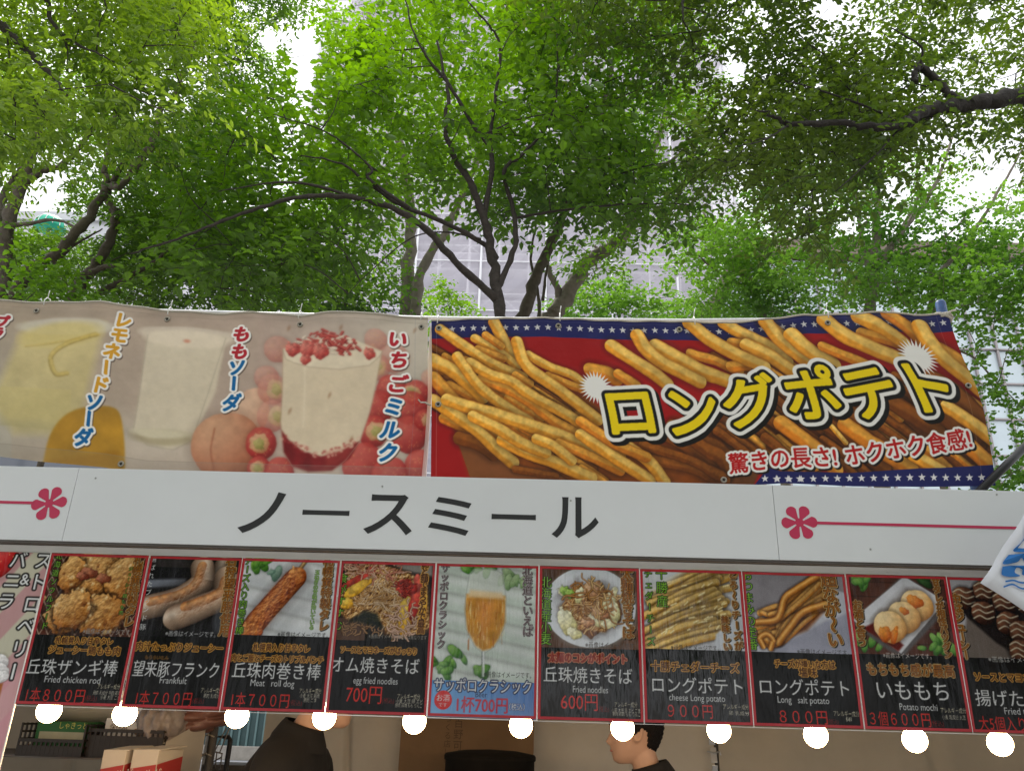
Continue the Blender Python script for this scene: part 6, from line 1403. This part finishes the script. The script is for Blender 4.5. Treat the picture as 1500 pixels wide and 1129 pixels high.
def tree(label, limbs, crowns, bark, leafmat, leaf, seed, holes=(), name='tree', ground=True, twig=(.35, .7), per=14, kind='tree', shape=(.35, .68), droop=.25, flat=.7, side=1, kids=None):
    """limbs: (points (px,py,depth), r0, r1); crowns: (pixel outline, depth near, far, clumps)"""
    rg = random.Random(seed); nr = np.random.default_rng(seed)
    wood = MB(); nodes = []
    for li, (pts, r0, r1) in enumerate(limbs):
        P = [P3(p) for p in pts]; Q = [Vector(p) for p in smooth([tuple(p) for p in P], 6)]; n = len(Q)
        for i, q in enumerate(Q): q += Vector((rg.gauss(0, 1), rg.gauss(0, 1), rg.gauss(0, 1)))*(r0*.12 if 0 < i < n-1 else 0)
        rr = [(r0+(r1-r0)*(i/(n-1)))*(1+.10*math.sin(i*1.9+li)) for i in range(n)]
        if li == 0 and ground:
            b = Q[0]; g = [Vector((b.x+(b.x-Q[1].x)*.3, b.y, -.05)), Vector((b.x+(b.x-Q[1].x)*.2, b.y, .25)), Vector((b.x+.02, b.y, max(.6, b.z*.55)))]
            Q = g+Q; rr = [rr[0]*1.7, rr[0]*1.3, rr[0]*1.1]+rr
        wood.tube(Q, rr, 10 if r0 > .05 else 7)
        nodes += [(q, r) for q, r in zip(Q, rr) if q.z > 2.2]
    NP = np.array([tuple(q[0]) for q in nodes])
    LP, LD = [], []
    cs = []
    for outline, d0, d1, cnt in crowns:
        x0, x1 = min(p[0] for p in outline), max(p[0] for p in outline); y0, y1 = min(p[1] for p in outline), max(p[1] for p in outline); k = 0; tries = 0
        while k < cnt and tries < cnt*60:
            tries += 1; x, y = rg.uniform(x0, x1), rg.uniform(y0, y1)
            if not inpoly(x, y, outline) or any(math.hypot((x-h[0])/h[2], (y-h[1])/h[3]) < 1 for h in holes): continue
            cs.append(P3((x, y, rg.uniform(d0, d1)))); k += 1
    cs.sort(key=lambda c: np.min(np.linalg.norm(NP-np.array(tuple(c)), axis=1)))
    for c in cs:
        dist = np.linalg.norm(NP-np.array(tuple(c)), axis=1)+np.maximum(0, NP[:, 2]-c.z+.1)*.8; j = int(np.argmin(dist)); s_ = Vector(NP[j]); d = c-s_; L = d.length
        if L > .05:
            mid = s_+d*.5+Vector((rg.gauss(0, .06), rg.gauss(0, .06), rg.gauss(.05, .05)))*L; pts = [Vector(p) for p in smooth([tuple(s_), tuple(mid), tuple(c)], 4)]; r = min(.004+.006*L, .02)
            wood.tube(pts, [r+(.0028-r)*i/(len(pts)-1) for i in range(len(pts))], 5); NP = np.vstack([NP, [tuple(p) for p in pts[2:]]])
        for t_ in range(leaf['twigs']):
            an = rg.uniform(0, 6.28); dr = Vector((math.cos(an), math.sin(an), rg.gauss(.05, .35))).normalized(); ln = rg.uniform(*twig); p0 = c+Vector((rg.gauss(0, .10), rg.gauss(0, .10), rg.gauss(0, .10)))
            p1 = p0+dr*ln*.5+Vector((0, 0, .02)); p2 = p0+dr*ln-Vector((0, 0, droop*ln*.5))
            if leaf.get('wood', 1) and t_ % 3 == 0: wood.tube([p0, p1, p2], [.003, .0022, .001], 4, False)
            for i in range(per):
                t = (i+rg.random())/per; q = p0*(1-t)**2+p1*2*t*(1-t)+p2*t*t; sd = (1 if i % 2 else -1)
                sv = dr.cross(Vector((0, 0, 1))).normalized()*sd; dv = (dr*.55+sv*(.8*side)+Vector((0, 0, rg.gauss(-droop, .3)))).normalized()
                LP.append(tuple(q+Vector((rg.gauss(0, .015), rg.gauss(0, .015), rg.gauss(0, .02))))); LD.append(tuple(dv))
    LP, LD = np.array(LP), np.array(LD)
    rel = LP-CAM; dep = rel @ FWD; px_ = 750+FPX*(rel @ RIGHT)/dep; py_ = 564.5-FPX*(rel @ UP)/dep; keep = np.ones(len(LP), bool)
    for h in holes: keep &= ~(np.hypot((px_-h[0])/h[2], (py_-h[1])/h[3]) < nr.uniform(.6, 1.15, len(LP)))
    LP, LD = LP[keep], LD[keep]; n = len(LP); Nv = nr.normal(size=(n, 3))*(1-flat)+np.array((0, 0, 1.0))*flat
    sz = leaf['len']*np.clip(nr.normal(1, .22, n), .5, 1.5); cl = vn3(LP*1.3, seed)
    tone = np.clip(.42*nr.random(n)+.72*cl-.07, 0, 1)
    root = thing(name, label, kind, (NP[0][0], NP[0][1], 0))
    link('crown', leaf_mesh(LP, LD, Nv, sz, sz*leaf['w'], tone, shape), leafmat, root)
    wood.build('trunk', bark, root, True); return n
def vn3(P, seed):
    r = np.random.default_rng(seed); K = r.normal(size=(6, 3))*1.2; return np.clip(.5+sum(np.sin(P @ K[i]+r.uniform(0, 6)) for i in range(6))/5, 0, 1)
LM = dict(cherry=leaf_mat('cherry_leaf', (.032, .086, .008), (.122, .242, .018), .52), locust=leaf_mat('locust_leaf', (.034, .084, .010), (.128, .242, .024), .52),
          yellowish=leaf_mat('yellow_leaf', (.070, .140, .012), (.205, .310, .030), .55), zelkova=leaf_mat('zelkova_leaf', (.040, .080, .010), (.120, .186, .020), .5), ginkgo=leaf_mat('ginkgo_leaf', (.042, .112, .016), (.138, .275, .036), .53),
          bright=leaf_mat('bright_leaf', (.042, .108, .010), (.142, .275, .022), .54), dark=leaf_mat('dark_leaf', (.020, .056, .008), (.066, .142, .012), .43))
A = lambda z, *pts: [(x, y, z) for x, y in pts]
nl = 0
# cherry in the middle
nl += tree('slender dark cherry tree rising behind the gap between the banners', [
    ([(735,500,6.6),(733,462,6.6),(723,392,6.6),(712,333,6.5),(692,275,6.4),(667,233,6.3),(652,190,6.2),(655,130,6.1),(640,60,6.0)], .060, .010),
    ([(733,455,6.6),(729,441,6.6),(667,383,6.4),(617,329,6.2),(550,296,6.0),(483,287,5.9),(421,292,5.8),(340,318,5.7),(260,350,5.6),(190,372,5.5)], .042, .006),
    ([(723,385,6.6),(721,367,6.6),(658,329,6.4),(587,300,6.2),(537,267,6.0),(500,240,5.9),(440,228,5.8)], .030, .006),
    ([(600,305,6.1),(540,262,6.0),(545,248,6.0),(510,215,6.0),(470,190,5.9),(400,168,5.8)], .018, .004), ([(545,297,6.0),(460,272,5.9),(400,268,5.8),(320,280,5.7)], .018, .004),
    ([(708,325,6.5),(721,229,6.4),(692,183,6.3),(658,125,6.2),(625,83,6.1),(604,42,6.0),(590,-20,5.9)], .028, .006), ([(716,215,6.4),(725,146,6.3),(733,71,6.2),(717,38,6.1),(690,8,6.0),(671,-20,6.0)], .020, .005),
    ([(733,440,6.6),(731,417,6.6),(754,362,6.6),(752,308,6.6),(738,252,6.5),(767,225,6.5),(808,171,6.5),(817,92,6.4),(812,10,6.4)], .034, .005), ([(806,172,6.5),(840,162,6.5),(904,144,6.4),(960,120,6.4)], .014, .004),
    ([(752,320,6.6),(796,312,6.6),(879,302,6.6),(962,298,6.6),(1010,300,6.6)], .016, .004), ([(712,196,6.3),(760,175,6.3),(820,165,6.3)], .010, .003), ([(705,350,6.5),(650,340,6.5),(600,350,6.4),(540,400,6.3),(510,430,6.2)], .010, .003)],
    [([(300,170),(420,110),(500,40),(620,-80),(800,-80),(930,20),(990,130),(1015,230),(1020,325),(960,345),(880,310),(760,300),(700,262),(620,300),(560,310),(470,330),(430,395),(330,415),(240,390),(215,330),(260,250)], 5.9, 8.8, 250),
     ([(280,300),(460,300),(520,330),(500,420),(420,450),(300,430)], 6.0, 8.2, 40), ([(1000,290),(930,320),(900,350),(860,320),(900,280)], 6.2, 7.2, 8), ([(690,170),(900,150),(960,240),(900,300),(780,290),(700,260)], 6.6, 9.2, 36), ([(650,285),(900,285),(880,330),(700,335)], 6.8, 9.0, 12)],
    MT['bark_dark'], LM['cherry'], dict(len=.092, w=.5, twigs=7), 11, holes=[(445,90,26,60),(500,20,18,20),(975,205,32,45),(690,385,60,30)], per=9, name='cherry_tree')
# left: brown stems of a pinnate tree
locust = dict(len=.075, w=.36, twigs=10, wood=0)
nl += tree('brown stemmed tree at the far left with leaves in long feathered rows', [
    ([(0,470,9.0),(3,407,9.0),(10,338,9.0),(30,269,9.0),(49,212,8.9),(75,130,8.8),(110,40,8.6)], .115, .04), ([(33,270,9),(60,252,9),(85,245,9),(110,224,9),(150,170,9),(190,100,9)], .055, .02),
    ([(10,330,9),(40,328,8.8),(81,322,8.6),(115,335,8.4)], .035, .012), ([(-5,330,9.4),(5,290,9.6),(20,262,9.7),(40,235,9.8)], .07, .03)],
    [([(-120,90),(150,120),(200,200),(150,215),(30,215),(-120,300)], 8.8, 11.5, 90), ([(-100,300),(60,340),(130,360),(110,440),(-100,450)], 8.9, 11.5, 70), ([(40,220),(130,230),(140,300),(90,310)], 9, 11, 10)],
    MT['bark_brown'], LM['locust'], locust, 12, holes=[(75,270,26,40),(140,322,18,22),(5,395,14,24)], per=15)
nl += tree('leaning brown tree with forked stems between the left trunk and the cherry', [
    ([(5,470,8.0),(20,436,8.0),(45,395,8.0),(81,375,8.0),(118,334,8.0),(151,285,8.0),(163,271,8.0),(175,275,7.9),(200,240,7.8)], .085, .03),
    ([(152,284,8),(155,262,8.0),(154,246,8.0),(165,190,8.0),(180,120,8.0)], .045, .02), ([(95,470,8.3),(118,414,8.3),(139,391,8.3),(159,355,8.3),(171,318,8.3),(160,297,8.3),(157,284,8.3),(166,262,8.3),(210,200,8.3)], .075, .03),
    ([(125,405,8.3),(150,392,8.2),(172,388,8.1)], .045, .02), ([(130,440,8.4),(147,428,8.4),(191,405,8.3),(230,380,8.2),(262,350,8.1)], .045, .015), ([(195,250,8),(208,232,8),(228,200,8),(236,155,8),(253,147,7.9),(275,90,7.8),(300,20,7.7)], .055, .02), ([(85,375,8),(120,352,8.1),(150,335,8.2)], .02, .008)],
    [([(100,120),(300,60),(420,-80),(330,-90),(250,-60),(200,40)], 7.8, 10.5, 80), ([(300,-60),(445,-60),(430,40),(400,70),(430,130),(400,190),(300,170)], 8, 11, 50), ([(150,200),(330,140),(400,200),(310,300),(240,330),(180,320),(160,250)], 8, 11, 90), ([(170,330),(310,310),(330,400),(300,445),(170,445),(120,380)], 8.2, 11, 90)],
    MT['bark_brown'], LM['locust'], locust, 13, holes=[(445,85,27,60),(395,60,18,22),(150,335,16,14),(128,322,14,20),(275,425,20,20)], per=15)
# overhanging yellow-green branch at the upper left
nl += tree('yellow green leafed tree reaching over the upper left corner', [
    ([(-420,330,5.4),(-330,100,5.3),(-180,20,5.2),(-60,10,5.1),(0,40,5.0),(60,95,5.0),(100,140,4.9)], .10, .006), ([(-120,12,5.2),(-20,-60,5.1),(60,-10,5.0),(75,30,5.0),(100,58,5.0),(142,78,4.9),(165,90,4.9)], .03, .004), ([(10,45,5),(14,90,5),(12,118,5)], .008, .003), ([(95,50,5),(99,80,5),(97,105,5)], .006, .003)],
    [([(-260,-160),(250,-160),(290,-20),(300,90),(270,160),(215,225),(150,190),(90,235),(0,230),(-160,240),(-260,100)], 4.5, 6.8, 330)],
    MT['bark_dark'], LM['yellowish'], dict(len=.066, w=.40, twigs=9, wood=0), 14, per=13, droop=.45, flat=.55)
# grey trunks behind the cherry
nl += tree('grey double trunked tree standing behind the cherry', [
    ([(596,500,11.5),(596,462,11.5),(600,375,11.5),(602,325,11.5),(590,230,11.5),(560,120,11.4),(540,20,11.3)], .125, .05), ([(605,495,11.3),(608,462,11.3),(617,400,11.3),(650,342,11.2),(667,308,11.2),(700,230,11.1),(710,120,11)], .095, .04), ([(601,340,11.5),(585,290,11.5),(520,220,11.4),(480,150,11.3)], .05, .02)],
    [([(440,160),(520,120),(620,-60),(760,-60),(800,100),(720,250),(600,300),(520,300),(450,330)], 9.5, 13, 150), ([(420,340),(590,310),(595,420),(520,470),(400,460)], 9.5, 12, 46), ([(460,40),(520,-40),(540,60),(500,150),(455,170)], 10, 12, 20)],
    MT['bark_grey'], LM['bright'], dict(len=.085, w=.5, twigs=6, wood=0), 15, holes=[(445,85,26,60),(650,400,34,60)], per=10)
nl += tree('dark trunked tree leaning right beside the cherry', [
    ([(755,500,9),(767,462,9),(787,400,9),(812,346,9),(827,308,9),(850,240,9),(880,170,9),(900,80,9)], .085, .03), ([(790,470,9.6),(788,430,9.6),(778,380,9.6),(785,330,9.6),(800,280,9.6)], .028, .01), ([(795,440,9.4),(800,400,9.4),(805,372,9.4),(822,340,9.4)], .022, .008)],
    [([(780,-60),(1060,-60),(1040,90),(960,170),(900,250),(820,250),(760,120)], 8, 11.5, 90)],
    MT['bark_brown'], LM['bright'], dict(len=.085, w=.46, twigs=6, wood=0), 16, holes=[(1040,130,30,50)], per=10)
nl += tree('grey barked tree leaning far right with a bare lower trunk', [
    ([(795,500,10),(808,465,10),(837,421,10),(867,379,10),(900,358,10),(917,342,10),(930,300,10),(945,250,10),(965,200,10),(985,130,10)], .12, .04), ([(812,460,10),(818,430,10),(805,400,10),(800,380,10)], .06, .03), ([(870,378,10),(885,372,10.1),(870,360,10.2)], .05, .02), ([(945,250,10),(990,230,9.8),(1030,180,9.7)], .03, .012)],
    [([(900,150),(1050,130),(1070,230),(1040,320),(960,310),(900,260)], 8.5, 11.5, 56), ([(850,345),(925,330),(920,390),(880,400)], 9, 10.5, 6), ([(830,360),(860,350),(870,400),(840,410)], 9, 10.5, 4)],
    MT['bark_grey'], LM['bright'], dict(len=.08, w=.36, twigs=7, wood=0), 17, holes=[(985,215,24,26)], per=12)
# dark overhanging limb at the upper right
zel = dict(len=.060, w=.50, twigs=9)
nl += tree('dark limbed tree reaching in from the right above the fries banner', [
    ([(1900,420,6.2),(1800,240,6.0),(1650,150,5.8),(1500,142,5.6),(1440,150,5.55),(1400,154,5.5),(1358,162,5.4),(1330,178,5.35),(1313,185,5.3),(1250,181,5.2),(1158,181,5.1),(1135,172,5.05),(1108,162,5.0)], .095, .006),
    ([(1408,150,5.5),(1395,142,5.5),(1375,121,5.5),(1352,100,5.45),(1345,98,5.4),(1340,108,5.4),(1341,121,5.4)], .040, .024), ([(1348,98,5.4),(1350,70,5.3),(1320,50,5.2),(1305,40,5.1)], .012, .004), ([(1400,160,5.5),(1360,172,5.5),(1320,188,5.4),(1280,230,5.3),(1225,280,5.2)], .018, .004),
    ([(1315,183,5.3),(1290,165,5.2),(1200,132,5.1),(1150,118,5.0)], .014, .004), ([(1158,181,5.1),(1120,205,5.0),(1080,215,4.9)], .008, .003), ([(1650,150,5.8),(1560,20,5.6),(1480,-60,5.4),(1300,-90,5.2),(1100,-60,5.1),(1010,-10,5.0),(1000,30,5.0)], .05, .006)],
    [([(790,-140),(1250,-160),(1250,10),(1170,90),(1080,80),(1020,110),(940,115),(850,85),(800,20)], 5.0, 7.0, 105), ([(1080,100),(1200,60),(1330,60),(1420,180),(1380,235),(1290,225),(1250,275),(1180,345),(1140,300),(1090,270),(1010,275),(1010,215),(1060,180)], 5.2, 7.2, 125), ([(1200,-120),(1700,-160),(1700,260),(1480,250),(1420,190),(1330,60)], 5.5, 8.2, 155)],
    MT['bark_black'], LM['zelkova'], zel, 18, holes=[(1072,105,26,24),(1210,15,22,20),(990,40,14,14),(1470,260,26,24),(1440,20,16,14),(1485,110,14,18)], per=13, droop=.3)
# light ginkgos lower right
gk = dict(len=.058, w=.95, twigs=8, wood=0)
nl += tree('light green ginkgo with many rising branches behind the fries banner', [
    ([(1262,520,11),(1275,440,11),(1283,358,11),(1285,310,11),(1287,267,11),(1290,180,11)], .10, .03), ([(1280,400,11),(1300,370,11),(1329,329,11),(1358,291,11),(1379,250,11),(1395,200,11)], .06, .02), ([(1282,390,11),(1310,350,11.2),(1340,300,11.3),(1355,250,11.4)], .04, .012), ([(1278,420,11),(1262,350,11),(1255,290,11),(1250,230,11)], .04, .012), ([(1276,430,11),(1230,380,10.8),(1180,340,10.6),(1150,310,10.4)], .03, .008), ([(1280,395,11),(1320,372,10.8),(1380,350,10.6),(1430,300,10.4)], .03, .008)],
    [([(1100,250),(1200,215),(1330,215),(1420,260),(1500,290),(1480,400),(1400,440),(1250,450),(1120,420),(1080,330)], 9.5, 12.5, 130)],
    MT['bark_grey'], LM['ginkgo'], gk, 19, holes=[(1190,300,22,16),(1310,280,26,24),(1240,330,20,16),(1440,320,24,18),(1150,360,20,12)], per=12, shape=(.6, .9), name='ginkgo_tree')
nl += tree('light green ginkgo left of the rising ginkgo, over the middle of the fries banner', [
    ([(1130,520,12),(1110,440,12),(1085,400,12),(1060,360,12),(1030,310,12)], .07, .02), ([(1108,436,12),(1090,420,11.8),(1040,390,11.6),(1000,350,11.4)], .03, .01), ([(1090,405,12),(1130,360,12),(1150,320,12)], .03, .01)],
    [([(985,350),(1040,330),(1090,300),(1130,350),(1180,400),(1180,480),(1020,480),(985,440)], 10.5, 13, 90)],
    MT['bark_grey'], LM['ginkgo'], gk, 20, holes=[(1080,300,16,20),(1000,420,14,20)], per=12, shape=(.6, .9), name='ginkgo_tree')
nl += tree('light green ginkgo at the right edge in front of the glass building', [
    ([(1350,540,10.5),(1371,417,10.5),(1400,372,10.5),(1441,317,10.5),(1480,250,10.5),(1520,180,10.5)], .045, .012), ([(1362,460,10.5),(1420,420,10.4),(1470,400,10.3),(1540,370,10.2)], .025, .008), ([(1356,500,10.5),(1420,520,10.4),(1460,560,10.3),(1500,600,10.2)], .02, .006), ([(1352,520,10.5),(1330,440,10.5),(1310,400,10.5)], .02, .006)],
    [([(1300,400),(1400,360),(1480,330),(1640,300),(1640,470),(1480,470),(1400,480),(1330,470)], 9.2, 11.8, 90), ([(1385,470),(1470,480),(1620,480),(1620,600),(1470,600),(1440,560)], 9.2, 11.2, 30), ([(1440,600),(1640,600),(1640,740),(1440,740)], 9.2, 11.2, 34)],
    MT['bark_grey'], LM['ginkgo'], gk, 21, holes=[(1462,520,16,30),(1490,560,14,30),(1470,640,14,26)], per=12, shape=(.6, .9), name='ginkgo_tree')
# bushes whose tops show above the banners
for lbl, ol, d0, d1, cnt, lm, seed, sz in (
    ('dark leafy bush behind the left banner below the long cherry branch', [(250,395),(330,380),(420,385),(500,400),(560,440),(560,520),(230,520),(240,430)], 8.6, 10.5, 70, 'dark', 31, .07),
    ('light maple leafed bush behind the left end of the pale banner', [(25,420),(70,398),(120,402),(150,430),(170,520),(0,520)], 7.0, 8.2, 30, 'bright', 32, .07),
    ('low green bush behind the fries banner in front of the tower', [(820,445),(860,415),(910,412),(960,425),(1000,440),(1010,520),(800,520)], 13, 15, 60, 'ginkgo', 33, .085),
    ('small bush behind the trunks of the double trunked tree', [(615,440),(640,415),(690,430),(720,450),(720,520),(600,520)], 13.5, 15, 24, 'bright', 34, .08)):
    cx_ = sum(p[0] for p in ol)/len(ol); nl += tree(lbl, [([(cx_, 560, (d0+d1)/2), (cx_+4, 500, (d0+d1)/2), (cx_-6, 450, (d0+d1)/2)], .03, .012)], [(ol, d0, d1, cnt)], MT['bark_brown'], LM[lm], dict(len=sz, w=.6, twigs=7, wood=0), seed, per=11, name='bush', kind='bush')
# unseen trees added behind the viewpoint to keep sky light off the stall front
for i, (x_, y_, h_) in enumerate(((-4.5, -4.5, 8.5), (1.0, -6.5, 9.5), (6.0, -4.0, 8.0))):
    r_ = np.random.default_rng(90+i); n = 9000; u = r_.normal(size=(n, 3)); u /= np.linalg.norm(u, axis=1)[:, None]; u *= (r_.random(n)**.4)[:, None]
    C_ = np.array((x_, y_, h_*.62))+u*np.array((3.4, 3.0, h_*.40)); dv = r_.normal(size=(n, 3)); dv[:, 2] -= .4; dv /= np.linalg.norm(dv, axis=1)[:, None]
    L_ = r_.uniform(.22, .36, n); t = thing('tree', ('unseen tree added behind the viewpoint to shade the stall, towards the left', 'unseen tree added straight behind the viewpoint to shade the stall', 'unseen tree added behind the viewpoint to shade the stall, towards the right')[i], 'tree', (x_, y_, 0))
    link('crown', leaf_mesh(C_, dv, r_.normal(size=(n, 3))*.4+np.array((0, 0, .6)), L_, L_*.6, r_.random(n), (.35, .68)), LM['cherry'], t)
    mb = MB(); mb.tube([(x_, y_, -.05), (x_+.05, y_, 1.5), (x_, y_+.05, 3.5), (x_+.1, y_, h_*.8)], [.2, .15, .13, .04], 12)
    for k in range(6): a_ = k*1.05; mb.tube([(x_, y_, 2.6+k*.4), (x_+math.cos(a_)*1.0, y_+math.sin(a_)*1.0, 3.6+k*.5), (x_+math.cos(a_)*2.2, y_+math.sin(a_)*2.0, 4.4+k*.6)], [.07, .05, .015], 8)
    mb.build('trunk', MT['bark_brown'], t, True)
print('leaves', nl)
bpy.context.view_layer.update()
